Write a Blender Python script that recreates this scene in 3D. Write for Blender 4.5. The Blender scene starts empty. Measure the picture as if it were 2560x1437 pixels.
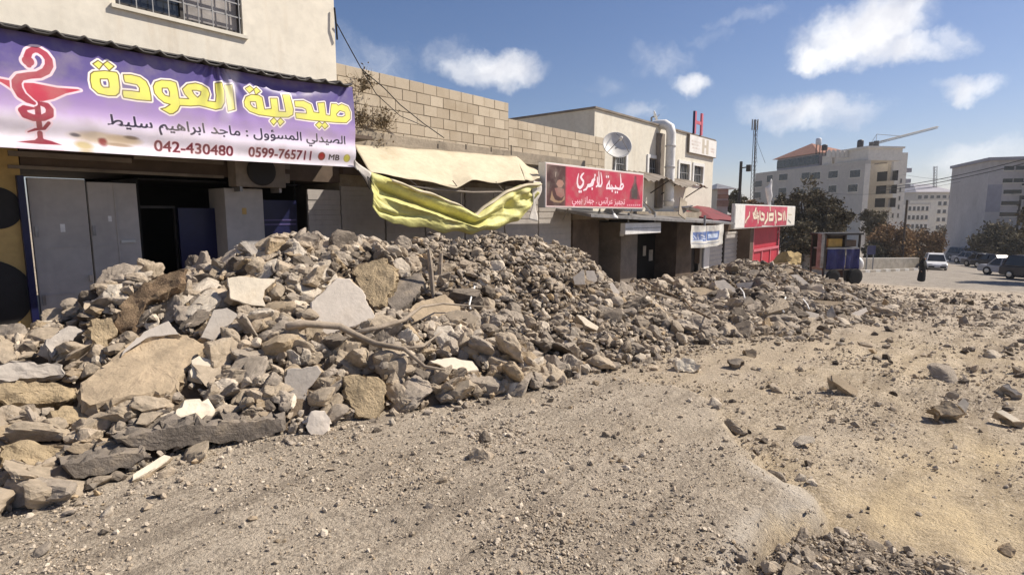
import bpy, bmesh, math, random
import numpy as np
from mathutils import Vector, Matrix
R = math.radians
random.seed(7); rng = np.random.default_rng(11)
sc = bpy.context.scene
COL = sc.collection

# ------------------------------------------------------------------ camera, world, sun
IW, IH, FPX = 2560.0, 1437.0, 1400.0
HOR = 535.0                                   # the horizon's row in the photograph
PITCH = math.atan((IH/2-HOR)/FPX)
AZ = math.atan(1170*math.cos(PITCH)/FPX)      # the street runs along +x, this far right of the view axis
CAM = np.array([0.0, 0.0, 1.7])
FH = np.array([math.cos(AZ), math.sin(AZ), 0]); RT = np.array([math.sin(AZ), -math.cos(AZ), 0]); UPV = np.array([0, 0, 1.0])
FW = FH*math.cos(PITCH)-UPV*math.sin(PITCH); UPC = FH*math.sin(PITCH)+UPV*math.cos(PITCH)
cd = bpy.data.cameras.new('camera'); cam = bpy.data.objects.new('camera', cd); COL.objects.link(cam)
cd.sensor_width = 36; cd.lens = FPX*36/IW; cd.clip_start = 0.05; cd.clip_end = 3000
M3 = Matrix((RT, UPC, -FW)).transposed(); cam.matrix_world = Matrix.Translation(CAM) @ M3.to_4x4()
sc.camera = cam
sc.view_settings.view_transform = 'Standard'; sc.view_settings.look = 'None'
sc.view_settings.exposure = 0.76; sc.view_settings.gamma = 1
SUN_EL = R(46.5); SUN_AZ = math.atan2(0.80, -0.60)
SUND = np.array([math.cos(SUN_EL)*math.sin(SUN_AZ), math.cos(SUN_EL)*math.cos(SUN_AZ), math.sin(SUN_EL)])
sl = bpy.data.lights.new('sun', 'SUN'); sl.energy = 4.1; sl.angle = R(0.5); sl.color = (1, .91, .79)
so = bpy.data.objects.new('sun', sl); COL.objects.link(so); so.location = (20, -20, 40)
so.rotation_euler = Vector(-SUND).to_track_quat('-Z', 'Y').to_euler()

def ray(px, py):
    """direction through a photograph pixel, scaled so that its horizontal forward component is 1"""
    cx, cy = (px-IW/2)/FPX, (IH/2-py)/FPX
    d = FW+cx*RT+cy*UPC
    return d/np.dot(d, FH)
def at(px, py, Z): return CAM+ray(px, py)*Z
def onY(px, py, Y):
    d = ray(px, py); return CAM+d*(Y/d[1])
def onZ(px, py, z=0.0):
    d = ray(px, py); return CAM+d*((z-CAM[2])/d[2])
def onP(px, py, p0, n):
    d = ray(px, py); return CAM+d*(np.dot(p0-CAM, n)/np.dot(d, n))

W = bpy.data.worlds.new('World'); sc.world = W; W.use_nodes = True
nt = W.node_tree; N = nt.nodes; L = nt.links; N.clear()
def nd(tree, t, **k):
    n = tree.nodes.new(t)
    for a, v in k.items():
        if a.startswith('i_'): n.inputs[a[2:].replace('_', ' ')].default_value = v
        else: setattr(n, a, v)
    return n
wo = nd(nt, 'ShaderNodeOutputWorld'); bg = nd(nt, 'ShaderNodeBackground'); L.new(bg.outputs[0], wo.inputs[0])
bg.inputs[1].default_value = 0.053
sky = nd(nt, 'ShaderNodeTexSky', sky_type='NISHITA', sun_disc=False, sun_elevation=SUN_EL, sun_rotation=SUN_AZ, altitude=300, air_density=1.0, dust_density=.7, ozone_density=2.2)
tc = nd(nt, 'ShaderNodeTexCoord')
def mth(op, a, b=None, c=None, tree=None):
    n = nd(tree or nt, 'ShaderNodeMath', operation=op)
    for i, x in enumerate((a, b, c)):
        if x is None: continue
        if isinstance(x, (int, float)): n.inputs[i].default_value = x
        else: (tree or nt).links.new(x, n.inputs[i])
    return n.outputs[0]
def vdot(v):
    n = nd(nt, 'ShaderNodeVectorMath', operation='DOT_PRODUCT'); L.new(warp.outputs[0], n.inputs[0]); n.inputs[1].default_value = tuple(v); return n.outputs['Value']
nz = nd(nt, 'ShaderNodeTexNoise', i_Scale=7.0, i_Detail=6.0, i_Roughness=.6); L.new(tc.outputs['Generated'], nz.inputs['Vector'])
sub = nd(nt, 'ShaderNodeVectorMath', operation='SUBTRACT'); L.new(nz.outputs['Color'], sub.inputs[0]); sub.inputs[1].default_value = (.5, .5, .5)
scl = nd(nt, 'ShaderNodeVectorMath', operation='SCALE'); L.new(sub.outputs[0], scl.inputs[0]); scl.inputs['Scale'].default_value = .13
warp = nd(nt, 'ShaderNodeVectorMath', operation='ADD'); L.new(tc.outputs['Generated'], warp.inputs[0]); L.new(scl.outputs[0], warp.inputs[1])
CLOUDS = [(2150, 70, 170, 95, 1.0), (2060, 120, 90, 55, .9), (2250, 130, 110, 45, .8), (2370, 95, 60, 40, .55), (1240, 175, 130, 55, .85), (1110, 145, 110, 45, .3),
          (2015, 285, 160, 55, .75), (2400, 212, 105, 36, .7), (1740, 205, 48, 30, .6), (1860, 45, 75, 28, .4), (1800, 85, 80, 25, .25), (1640, 150, 90, 40, .25), (920, 165, 150, 70, .38), (1580, 285, 70, 30, .5), (1500, 215, 60, 22, .12),
          (2500, 380, 160, 40, .4), (600, -220, 300, 120, .7), (3100, 120, 260, 90, .8), (3000, 420, 280, 70, .6)]
cm = None
for (px, py, a, b, s) in CLOUDS:
    d = ray(px, py); d = d/np.linalg.norm(d); r = np.cross(d, UPV); r /= np.linalg.norm(r); u = np.cross(r, d)
    k = FPX*(1+((px-1280)/FPX)**2*.6)
    q = mth('ADD', mth('POWER', mth('ABSOLUTE', mth('MULTIPLY', vdot(r), k/a)), 2.0), mth('POWER', mth('ABSOLUTE', mth('MULTIPLY', vdot(u), k/b)), 2.0))
    q = mth('ADD', q, mth('MULTIPLY', mth('LESS_THAN', vdot(d), .5), 99.))
    m = mth('MULTIPLY', mth('SUBTRACT', 1.15, q), s)
    cm = m if cm is None else mth('MAXIMUM', cm, m)
nz2 = nd(nt, 'ShaderNodeTexNoise', i_Scale=9.0, i_Detail=8.0, i_Roughness=.62); L.new(warp.outputs[0], nz2.inputs['Vector'])
cm = mth('ADD', cm, mth('MULTIPLY', mth('SUBTRACT', nz2.outputs['Fac'], .56), 1.5))
mr = nd(nt, 'ShaderNodeMapRange', interpolation_type='SMOOTHSTEP'); L.new(cm, mr.inputs[0]); mr.inputs[1].default_value = -.06; mr.inputs[2].default_value = 1.05; mr.inputs[4].default_value = .92
mixc = nd(nt, 'ShaderNodeMix', data_type='RGBA'); L.new(mr.outputs[0], mixc.inputs['Factor'])
hs = nd(nt, 'ShaderNodeHueSaturation'); hs.inputs['Saturation'].default_value = 1.16; hs.inputs['Value'].default_value = 1.0; L.new(sky.outputs[0], hs.inputs['Color'])
tint = nd(nt, 'ShaderNodeMix', data_type='RGBA', blend_type='MULTIPLY'); tint.inputs['Factor'].default_value = 1; tint.inputs['B'].default_value = (1.04, .97, 1.07, 1); L.new(hs.outputs[0], tint.inputs['A']); L.new(tint.outputs['Result'], mixc.inputs['A'])
nz3 = nd(nt, 'ShaderNodeTexNoise', i_Scale=14.0, i_Detail=5.0); L.new(warp.outputs[0], nz3.inputs['Vector'])
cr = nd(nt, 'ShaderNodeValToRGB'); L.new(nz3.outputs['Fac'], cr.inputs[0]); cr.color_ramp.elements[0].color = (9.0, 9.1, 9.8, 1); cr.color_ramp.elements[1].color = (14.5, 14.3, 14.0, 1)
cr.color_ramp.elements[0].position = .3; cr.color_ramp.elements[1].position = .65
L.new(cr.outputs[0], mixc.inputs['B']); L.new(mixc.outputs['Result'], bg.inputs[0])

# ------------------------------------------------------------------ helpers
def tag(o, label=None, cat=None, group=None, kind=None):
    if label: o['label'] = label
    if cat: o['category'] = cat
    if group: o['group'] = group
    if kind or cat: o['kind'] = kind or 'thing'
    return o
def empty(name, loc, rz=0.0, label=None, cat=None, group=None):
    o = bpy.data.objects.new(name, None); COL.objects.link(o); o.location = Vector([float(v) for v in loc]); o.rotation_euler = (0, 0, rz); o.empty_display_size = .2
    return tag(o, label, cat, group)
def link(name, me, mat=None, parent=None, world=True):
    o = bpy.data.objects.new(name, me); COL.objects.link(o)
    if mat is not None:
        for m in (mat if isinstance(mat, (list, tuple)) else [mat]): me.materials.append(m)
    if parent is not None:
        o.parent = parent
        if world:
            p = parent; T = Matrix.Identity(4)
            while p is not None:
                T = p.matrix_parent_inverse @ (Matrix.LocRotScale(p.location, p.rotation_euler, p.scale)) @ T if p.parent is None else p.matrix_parent_inverse @ Matrix.LocRotScale(p.location, p.rotation_euler, p.scale) @ T
                p = p.parent
            o.matrix_parent_inverse = T.inverted()
    return o
def mesh_np(name, V, F, mat=None, parent=None, col=None, smooth=False, world=True, recenter=False, attrs=None):
    me = bpy.data.meshes.new(name); V = np.asarray(V, float)
    c = None
    if recenter: c = V.mean(0); c[2] = V[:, 2].min(); V = V-c
    me.from_pydata(V, [], F if isinstance(F, list) else F.tolist()); me.update()
    if col is not None:
        a = me.color_attributes.new('Col', 'FLOAT_COLOR', 'POINT'); cc = np.ones((len(V), 4), np.float32); cc[:, :3] = col; a.data.foreach_set('color', cc.ravel())
    for k, v in (attrs or {}).items():
        a = me.attributes.new(k, 'FLOAT', 'POINT'); a.data.foreach_set('value', np.asarray(v, np.float32).ravel())
    if smooth: me.polygons.foreach_set('use_smooth', np.ones(len(me.polygons), bool))
    o = link(name, me, mat, parent, world)
    if recenter: o.location = Vector(c)
    return o
class Fr:
    """a vertical plane: origin, unit vector along it, outward unit normal"""
    def __init__(s, o, ex, n): s.o = np.array(o, float); s.ex = np.array(ex, float); s.n = np.array(n, float)
    def p(s, u, z, d): return s.o+s.ex*u+UPV*z+s.n*d
def FY(Y): return Fr((0, Y, 0), (1, 0, 0), (0, -1, 0))
class MB:
    def __init__(s): s.v = []; s.f = []
    def add(s, V, F):
        k = len(s.v); s.v += [tuple(p) for p in V]; s.f += [tuple(i+k for i in f) for f in F]; return s
    def fbox(s, fr, u0, u1, z0, z1, d0, d1):
        P = [fr.p(u, z, d) for d in (d0, d1) for z in (z0, z1) for u in (u0, u1)]
        fl = np.dot(np.cross(fr.ex, UPV), fr.n)*(u1-u0)*(z1-z0)*(d1-d0) > 0
        F = [(0, 2, 3, 1), (4, 5, 7, 6), (0, 1, 5, 4), (2, 6, 7, 3), (0, 4, 6, 2), (1, 3, 7, 5)]
        return s.add(P, F if fl else [f[::-1] for f in F])
    def box(s, c, size, rz=0.0, M=None):
        hx, hy, hz = [k/2 for k in size]; P = []
        for z in (-hz, hz):
            for y in (-hy, hy):
                for x in (-hx, hx):
                    p = np.array([x, y, z])
                    if M is not None: p = M @ p
                    elif rz: p = np.array([x*math.cos(rz)-y*math.sin(rz), x*math.sin(rz)+y*math.cos(rz), z])
                    P.append(p+np.array(c, float))
        return s.add(P, [(0, 2, 3, 1), (4, 5, 7, 6), (0, 1, 5, 4), (2, 6, 7, 3), (0, 4, 6, 2), (1, 3, 7, 5)])
    def tube(s, pts, r, n=8, caps=True):
        pts = [np.array(p, float) for p in pts]; k = len(pts); rs = r if hasattr(r, '__len__') else [r]*k
        ref = None; rings = []
        for i, p in enumerate(pts):
            t = pts[min(i+1, k-1)]-pts[max(i-1, 0)]; t = t/(np.linalg.norm(t)+1e-9)
            if ref is None: ref = np.array([0, 0, 1.0]) if abs(t[2]) < .9 else np.array([1.0, 0, 0])
            a = np.cross(t, ref); a /= np.linalg.norm(a)+1e-9; b = np.cross(a, t); ref = b
            rings.append([p+rs[i]*(math.cos(2*math.pi*j/n)*a+math.sin(2*math.pi*j/n)*b) for j in range(n)])
        V = [q for g in rings for q in g]; F = [(i*n+j, i*n+(j+1) % n, (i+1)*n+(j+1) % n, (i+1)*n+j) for i in range(k-1) for j in range(n)]
        if caps: F += [tuple(range(n))[::-1], tuple((k-1)*n+j for j in range(n))]
        return s.add(V, F)
    def lathe(s, c, prof, n=20, axis=None):
        c = np.array(c, float); ax = UPV if axis is None else np.array(axis, float)/np.linalg.norm(axis)
        a = np.cross(ax, [0, 0, 1.0] if abs(ax[2]) < .9 else [1.0, 0, 0]); a /= np.linalg.norm(a); b = np.cross(ax, a); k = len(prof)
        V = [c+ax*z+max(r, 1e-4)*(math.cos(2*math.pi*j/n)*a+math.sin(2*math.pi*j/n)*b) for r, z in prof for j in range(n)]
        return s.add(V, [(i*n+j, i*n+(j+1) % n, (i+1)*n+(j+1) % n, (i+1)*n+j) for i in range(k-1) for j in range(n)]+[tuple(range(n))[::-1], tuple((k-1)*n+j for j in range(n))])
    def prism(s, poly, ext):
        n = len(poly); P = [np.array(p, float) for p in poly]; e = np.array(ext, float)
        return s.add(P+[p+e for p in P], [tuple(range(n)), tuple(range(2*n-1, n-1, -1))]+[(i, i+n, (i+1) % n+n, (i+1) % n) for i in range(n)])
    def build(s, name, mat, parent=None, world=True, bevel=0, smooth=False, recenter=False):
        V = np.array(s.v, float); c = None
        if recenter: c = V.mean(0); c[2] = V[:, 2].min(); V = V-c
        me = bpy.data.meshes.new(name); me.from_pydata(V, [], s.f); me.update()
        bm = bmesh.new(); bm.from_mesh(me); bmesh.ops.recalc_face_normals(bm, faces=bm.faces)
        if bevel: bmesh.ops.bevel(bm, geom=list(bm.edges), offset=bevel, segments=2, affect='EDGES', profile=.6)
        bm.to_mesh(me); bm.free()
        if smooth: me.polygons.foreach_set('use_smooth', np.ones(len(me.polygons), bool))
        o = link(name, me, mat, parent, world)
        if recenter: o.location = Vector(c)
        return o

# ------------------------------------------------------------------ value noise
def vnoise(x, y, seed=0):
    x = np.asarray(x, float); y = np.asarray(y, float); xi = np.floor(x).astype(np.int64); yi = np.floor(y).astype(np.int64); xf = x-xi; yf = y-yi
    def h(a, b):
        n = (a*374761393+b*668265263+seed*974634541) & 0xffffffff; n = ((n ^ (n >> 13))*1274126177) & 0xffffffff
        return ((n ^ (n >> 16)) & 0xffff)/65535.0
    u = xf*xf*(3-2*xf); v = yf*yf*(3-2*yf)
    return (h(xi, yi)*(1-u)+h(xi+1, yi)*u)*(1-v)+(h(xi, yi+1)*(1-u)+h(xi+1, yi+1)*u)*v
def fbm(x, y, sc_, oct=4, seed=0):
    s = 0; a = .5; t = 0
    for o in range(oct): s = s+a*(vnoise(x/sc_*2**o, y/sc_*2**o, seed+o*17)-.5); t += a; a *= .5
    return s/t*2
def sstep(a, b, x):
    t = np.clip((x-a)/(b-a), 0, 1); return t*t*(3-2*t)
def poly_sd(px, py, poly):
    """signed distance to a polygon, positive inside"""
    px = np.asarray(px, float); py = np.asarray(py, float); d = np.full(px.shape, 1e9); ins = np.zeros(px.shape, bool); n = len(poly)
    for i in range(n):
        ax, ay = poly[i]; bx, by = poly[(i+1) % n]; ex, ey = bx-ax, by-ay
        t = np.clip(((px-ax)*ex+(py-ay)*ey)/(ex*ex+ey*ey+1e-12), 0, 1)
        d = np.minimum(d, (px-ax-t*ex)**2+(py-ay-t*ey)**2)
        c = (ay > py) != (by > py)
        with np.errstate(divide='ignore', invalid='ignore'): ins ^= c & (px < ex*(py-ay)/(ey if abs(ey) > 1e-12 else 1e-12)+ax)
    return np.where(ins, 1, -1)*np.sqrt(d)

# ------------------------------------------------------------------ materials
def newmat(name):
    m = bpy.data.materials.new(name); m.use_nodes = True; t = m.node_tree
    b = t.nodes['Principled BSDF']; return m, t, b
def mixcol(t, fac, a, b, mode='MIX'):
    n = nd(t, 'ShaderNodeMix', data_type='RGBA', blend_type=mode)
    for k, x in (('Factor', fac), ('A', a), ('B', b)):
        if isinstance(x, (int, float)): n.inputs[k].default_value = x
        elif isinstance(x, tuple): n.inputs[k].default_value = (*x, 1)[:4]
        else: t.links.new(x, n.inputs[k])
    return n.outputs['Result']
def noise(t, co, scale, detail=5, rough=.6):
    n = nd(t, 'ShaderNodeTexNoise', i_Scale=scale, i_Detail=float(detail), i_Roughness=rough); t.links.new(co, n.inputs['Vector']); return n.outputs['Fac']
def ramp(t, fac, p0, p1):
    n = nd(t, 'ShaderNodeMapRange', interpolation_type='SMOOTHSTEP'); t.links.new(fac, n.inputs[0]); n.inputs[1].default_value = p0; n.inputs[2].default_value = p1; return n.outputs[0]
def bump(t, b, h, s, d):
    n = nd(t, 'ShaderNodeBump'); n.inputs['Strength'].default_value = s; n.inputs['Distance'].default_value = d; t.links.new(h, n.inputs['Height']); t.links.new(n.outputs[0], b.inputs['Normal'])
def mat(name, c, rough=.8, var=.25, scale=3.0, stain=None, stain_amt=.5, bs=.3, bd=.01, bscale=None, metal=0.0, rand=0.0, attr=False, spec=.3, stretch=None):
    """a surface colour broken up by two sizes of noise, optional stains of a second colour, fine bump"""
    m, t, b = newmat(name); tcn = nd(t, 'ShaderNodeTexCoord'); co = tcn.outputs['Object']
    geo = nd(t, 'ShaderNodeNewGeometry'); 
    if stretch:
        mp = nd(t, 'ShaderNodeMapping'); mp.inputs['Scale'].default_value = stretch; t.links.new(co, mp.inputs[0]); co2 = mp.outputs[0]
    else: co2 = co
    n1 = noise(t, co, scale, 6); n2 = noise(t, co, scale*7.3, 5)
    dark = tuple(x*(1-var) for x in c); lite = tuple(min(.92, x*(1+var*.8)) for x in c)
    col = mixcol(t, ramp(t, n1, .3, .7), dark, lite)
    col = mixcol(t, mth('MULTIPLY', ramp(t, n2, .35, .7), .35, tree=t), col, tuple(x*.7 for x in c))
    if attr:
        a = nd(t, 'ShaderNodeAttribute', attribute_name='Col'); col = mixcol(t, 1.0, a.outputs['Color'], col, 'MULTIPLY')
    if stain:
        n3 = noise(t, co2, scale*.8, 7, .65); col = mixcol(t, mth('MULTIPLY', ramp(t, n3, .5, .72), stain_amt, tree=t), col, stain)
    if rand:
        oi = nd(t, 'ShaderNodeObjectInfo'); r = mth('ADD', mth('MULTIPLY', oi.outputs['Random'], rand*2), 1-rand, tree=t)
        cc = nd(t, 'ShaderNodeCombineColor'); [t.links.new(r, cc.inputs[i]) for i in range(3)]; col = mixcol(t, 1.0, col, cc.outputs[0], 'MULTIPLY')
    t.links.new(col, b.inputs['Base Color']); b.inputs['Roughness'].default_value = rough; b.inputs['Metallic'].default_value = metal; b.inputs['Specular IOR Level'].default_value = spec
    if bs: bump(t, b, noise(t, co, bscale or scale*12, 6, .65), bs, bd)
    return m
def plain(name, c, rough=.6, metal=0.0, spec=.4): return mat(name, c, rough, .12, 2.0, None, 0, .12, .004, metal=metal, spec=spec)
MT = dict(
    white_wall=mat('white_plaster', (.77, .72, .61), .85, .07, .9, (.50, .39, .26), .5, .25, .006, stretch=(2.2, 2.2, .25)),
    cream_wall=mat('cream_plaster', (.70, .66, .56), .85, .06, .8, (.45, .37, .27), .25, .2, .006, stretch=(2, 2, .3)),
    yellow_wall=mat('yellow_plaster', (.52, .36, .14), .85, .15, 1.5, (.25, .17, .08), .4),
    block=None,
    mortar=mat('mortar', (.30, .26, .20), .95, .3, 5.0, bs=.6),
    cement=mat('cement_render', (.33, .28, .215), .92, .25, 1.7, (.15, .12, .09), .6, .6, .02),
    grey_metal=mat('grey_door_paint', (.43, .40, .37), .5, .10, 1.0, (.22, .2, .19), .35, .12, .004, stretch=(3, 3, .3)),
    shut_metal=mat('shutter_metal', (.50, .48, .46), .5, .10, 1.2, (.28, .25, .22), .4, .15, .004),
    dark_metal=mat('dark_metal', (.045, .04, .037), .55, .3, 2.0),
    brown=mat('brown_panel', (.13, .095, .07), .75, .3, 1.6, (.06, .045, .035), .5),
    fascia=mat('grey_brown_fascia', (.24, .205, .17), .8, .25, 1.5, (.1, .08, .06), .5),
    navy=mat('navy_panel', (.012, .014, .06), .35, .3, 1.0, bs=.1),
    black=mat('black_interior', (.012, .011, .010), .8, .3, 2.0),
    blackpaint=mat('black_paint', (.02, .018, .017), .6, .3, 2.0),
    white_paint=plain('white_paint', (.78, .77, .74), .5),
    grey_paint=plain('grey_paint', (.33, .33, .33), .5),
    steel=mat('worn_steel', (.30, .29, .28), .45, .3, 4.0, (.16, .09, .05), .5, metal=.5),
    dish=mat('dish_metal', (.60, .59, .57), .5, .08, 2.0, (.33, .25, .18), .3, .1),
    glass=mat('dark_glass', (.025, .028, .032), .12, .3, 1.0, bs=0, spec=.6),
    curtain=mat('grey_curtain', (.34, .32, .31), .9, .35, 2.0, stretch=(8, 8, .4)),
    red=mat('red_paint', (.50, .035, .06), .5, .12, 1.5, (.3, .03, .04), .4),
    darkred=mat('dark_red_roof', (.16, .018, .022), .7, .3, 2.0),
    awn=mat('beige_awning_cloth', (.57, .50, .36), .85, .10, 1.6, (.36, .28, .17), .4, .3, .01),
    yellow=mat('yellow_tarpaulin', (.62, .59, .22), .55, .12, 2.2, (.38, .32, .16), .6, .7, .02, bscale=9),
    cloth=mat('dirty_white_cloth', (.62, .58, .52), .9, .2, 5.0),
    wood=mat('weathered_wood', (.34, .28, .215), .9, .3, 4.0, (.18, .14, .1), .6, .5, .01, stretch=(.4, .4, .4)),
    rust=mat('rusty_sheet', (.23, .16, .10), .9, .5, 6.0, (.30, .22, .13), .7, .8, .03),
    far_wall=mat('stone_cladding', (.52, .48, .42), .9, .06, .25, (.30, .27, .23), .3, 0),
    far_wall2=mat('pale_stone_cladding', (.74, .69, .60), .9, .06, .25, (.45, .4, .34), .3, 0),
    blue_grey=mat('blue_grey_render', (.34, .33, .36), .9, .1, .3, bs=0),
    roof_tile=mat('red_roof_tile', (.33, .16, .11), .9, .2, 1.5),
    bark=mat('bark', (.10, .075, .055), .95, .4, 5.0, bs=.6, bd=.02),
    leaf_dark=mat('dusty_dark_leaves', (.115, .098, .062), .85, .4, .9, bs=0, attr='soft', spec=.08),
    leaf_brown=mat('dry_brown_leaves', (.19, .125, .068), .85, .4, .8, bs=0, attr='soft', spec=.08),
    weed=mat('dry_weed', (.20, .15, .09), .9, .4, 6.0, bs=0),
    tyre=plain('tyre_rubber', (.02, .02, .02), .9),
    chrome=plain('bright_metal', (.55, .55, .55), .3, .8),
    lamp=plain('lamp_glass', (.7, .7, .68), .15),
    lampred=plain('red_lamp_glass', (.25, .01, .01), .2),
    bodywhite=plain('white_car_paint', (.72, .72, .72), .25), bodygrey=plain('grey_car_paint', (.20, .20, .21), .25), bodydark=plain('dark_car_paint', (.03, .03, .04), .25), bodysilver=plain('silver_car_paint', (.42, .42, .44), .3),
    tarp=mat('navy_tarpaulin', (.018, .02, .11), .55, .4, 2.0, bs=.5, bd=.03),
    ochre=mat('ochre_paint', (.42, .27, .07), .6, .3, 3.0, (.2, .13, .05), .5),
    abaya=plain('black_cloth', (.012, .012, .013), .9), skin=plain('skin', (.45, .27, .18), .6),
    cable=plain('black_cable', (.02, .02, .02), .7), kerbw=mat('white_kerb_paint', (.6, .58, .54), .8, .2, 3.0),
    stonewall=mat('low_stone_wall', (.40, .36, .30), .9, .25, 2.0, (.25, .2, .16), .5, .5, .02),
    tank_black=plain('black_tank', (.015, .015, .02), .5), tank_white=plain('white_tank', (.7, .7, .72), .5),
)
def dusty(m, amt):
    """pale street dust settled on the upper faces of the stone"""
    t = m.node_tree; b = t.nodes['Principled BSDF']; src = b.inputs['Base Color'].links[0].from_socket; g = nd(t, 'ShaderNodeNewGeometry'); sp_ = nd(t, 'ShaderNodeSeparateXYZ'); t.links.new(g.outputs['Normal'], sp_.inputs[0])
    tcn = nd(t, 'ShaderNodeTexCoord'); nn = noise(t, tcn.outputs['Object'], 5.0, 6, .7); f = mth('MULTIPLY', ramp(t, mth('ADD', sp_.outputs['Z'], mth('MULTIPLY', mth('SUBTRACT', nn, .5, tree=t), 1.6, tree=t), tree=t), .1, .9), amt, tree=t)
    t.links.new(mixcol(t, f, src, (.40, .335, .262)), b.inputs['Base Color']); return m
def stonemat(name, c, rand=.22, speck=.5): return dusty(mat(name, c, .93, .25, 3.2, tuple(x*1.35 for x in c), speck, .85, .02, bscale=30, rand=rand, spec=.12), .45)
ST = dict(tan=stonemat('tan_stone', (.42, .345, .252)), grey=stonemat('grey_stone', (.34, .292, .238)), pale=stonemat('pale_stone', (.60, .535, .44)), dark=stonemat('dark_asphalt_chunk', (.125, .105, .085)), ochre=stonemat('ochre_stone', (.40, .31, .20)))
SLAB = dict(smooth=mat('smooth_concrete', (.56, .50, .43), .88, .12, 2.6, (.38, .31, .235), .5, .5, .008, bscale=30), cream=mat('cream_concrete', (.70, .62, .49), .88, .12, 3.0, (.50, .38, .24), .5, .5, .01, bscale=30),
            grey=mat('grey_concrete', (.40, .36, .315), .9, .14, 2.6, (.25, .2, .15), .5, .55, .01, bscale=30), asphalt=mat('broken_asphalt', (.20, .17, .14), .95, .35, 6.0, (.36, .29, .2), .5, .9, .02, bscale=30),
            tanrib=mat('layered_tan_slab', (.40, .315, .215), .92, .22, 3.0, (.24, .18, .12), .5, .6, .02, bscale=30), sandy=mat('sandy_slab', (.43, .335, .21), .95, .28, 5.0, (.24, .19, .13), .5, 1.0, .03, bscale=34))
rockattr = dusty(mat('crushed_stone', (1.0, 1.0, 1.0), .95, .22, 4.0, None, 0, .8, .015, bscale=34, attr=True, spec=.12), .40)

# ------------------------------------------------------------------ terrain shape
EDGE = [onZ(px, py)[:2] for px, py in [(1690, 960), (1780, 985), (1832, 1065), (1845, 1100), (1888, 1118), (1897, 1160), (1950, 1185), (2000, 1208), (2050, 1245), (2058, 1268), (2020, 1290), (1930, 1300), (1880, 1345), (1840, 1437), (1800, 1600)]]
PLATE = [tuple(p) for p in EDGE]+[(-.2, .2), (-6, 2), (-6, 6), (5, 5)]
DARKG = [tuple(onZ(px, py)[:2]) for px, py in [(1840, 1437), (1870, 1350), (1960, 1305), (2050, 1282), (2120, 1300), (2250, 1335), (2400, 1385), (2560, 1425), (2700, 1470), (2600, 1700), (1900, 1700)]]
SANDC = [(2180, 1270, .9), (2350, 1290, .9), (2500, 1330, .8), (1960, 1150, .45), (2120, 1200, .5), (2450, 1130, .6), (2250, 1230, .8), (1760, 1065, .35), (2300, 870, .3)]
SXK = [-400, 7, 12, 19, 26, 45, 62, 80, 150, 400, 2500]; SZK = [0, 0, -.28, -.82, -1.42, -2.72, -3.35, -4.0, -6.1, -11, -40]
def gbase(x):
    x = np.asarray(x, float); return (np.interp(x-1.2, SXK, SZK)+np.interp(x, SXK, SZK)+np.interp(x+1.2, SXK, SZK))/3
def G(x, y, detail=True):
    x = np.asarray(x, float); y = np.asarray(y, float); z = gbase(x)
    if detail:
        d = np.hypot(x, y); near = np.exp(-np.maximum(d-9, 0)/24)
        rough_ = sstep(4.5, 9, x-y*.35)*sstep(52, 38, x)
        z = z+fbm(x, y, .085, 2, 15)*.010*np.exp(-np.maximum(d-6, 0)/4)+fbm(x, y, 1.6, 4, 3)*(.020+.05*rough_)*near+fbm(x, y, .34, 3, 9)*(.012+.030*rough_)*near
        sd = poly_sd(x, y, PLATE)+(fbm(x, y, .18, 3, 21)*.035+fbm(x, y, .05, 2, 24)*.018)
        z = z-.075*(1-sstep(-.03, .02, sd))*np.exp(-np.maximum(d-7, 0)/3)
        z = z-.06*np.exp(-((sd+.05)/.045)**2)*np.exp(-np.maximum(d-5.5, 0)/1.5)+fbm(x*.22+y*.05, y*2.4, .5, 4, 14)*(.018+.062*rough_)*near*sstep(1.2, 3.5, x)-.028*np.exp(-((np.mod(y+.10*x+.06*fbm(x, y, 1.5, 2, 19), 1.55)-.78)/.13)**2)*sstep(3.0, 5.5, x)*near
        z = z+.045*sstep(-.05, .25, poly_sd(x, y, DARKG))+fbm(x, y, .12, 2, 5)*.03*sstep(0, .2, poly_sd(x, y, DARKG))
        z = z-.022*np.exp(-((y+.18*x-2.35+.15*fbm(x, y*0, 2.0, 2, 77))/.22)**2)*sstep(1, 2, x)*sstep(9, 6, x)
    return z
AX = dict(x=[-3, -1.5, 0, 1.1, 1.9, 2.8, 4, 5.1, 6.5, 7.8, 9.7, 11, 12.6, 13.6],
          z=[.15, .30, .46, .68, 1.12, 1.52, 1.42, 1.60, 1.55, 1.42, 1.26, .86, .12, 0],
          r=[7.2, 7.2, 7.1, 7.0, 6.9, 6.8, 6.8, 6.8, 6.8, 6.8, 7.0, 7.2, 7.5, 7.6],
          t=[4.1, 4.1, 4.05, 4.0, 3.95, 3.75, 3.35, 3.1, 2.75, 3.1, 4.3, 5.3, 6.6, 7.3])
BX = dict(x=[6.6, 7.6, 8.6, 10, 11.5, 12.8, 15.7, 19.5, 23.5, 26, 28, 30], z=[0, .10, .14, .18, .24, .36, .68, .98, .84, .22, .0, 0],
          r=[3.7, 4.2, 4.6, 5.2, 5.5, 5.6, 5.8, 6.0, 5.4, 4.8, 4.4, 4.2], t=[3.4, 2.7, 2.1, 1.8, 1.6, 1.5, 1.6, 2.2, 2.6, 2.8, 3.2, 3.5])
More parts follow.
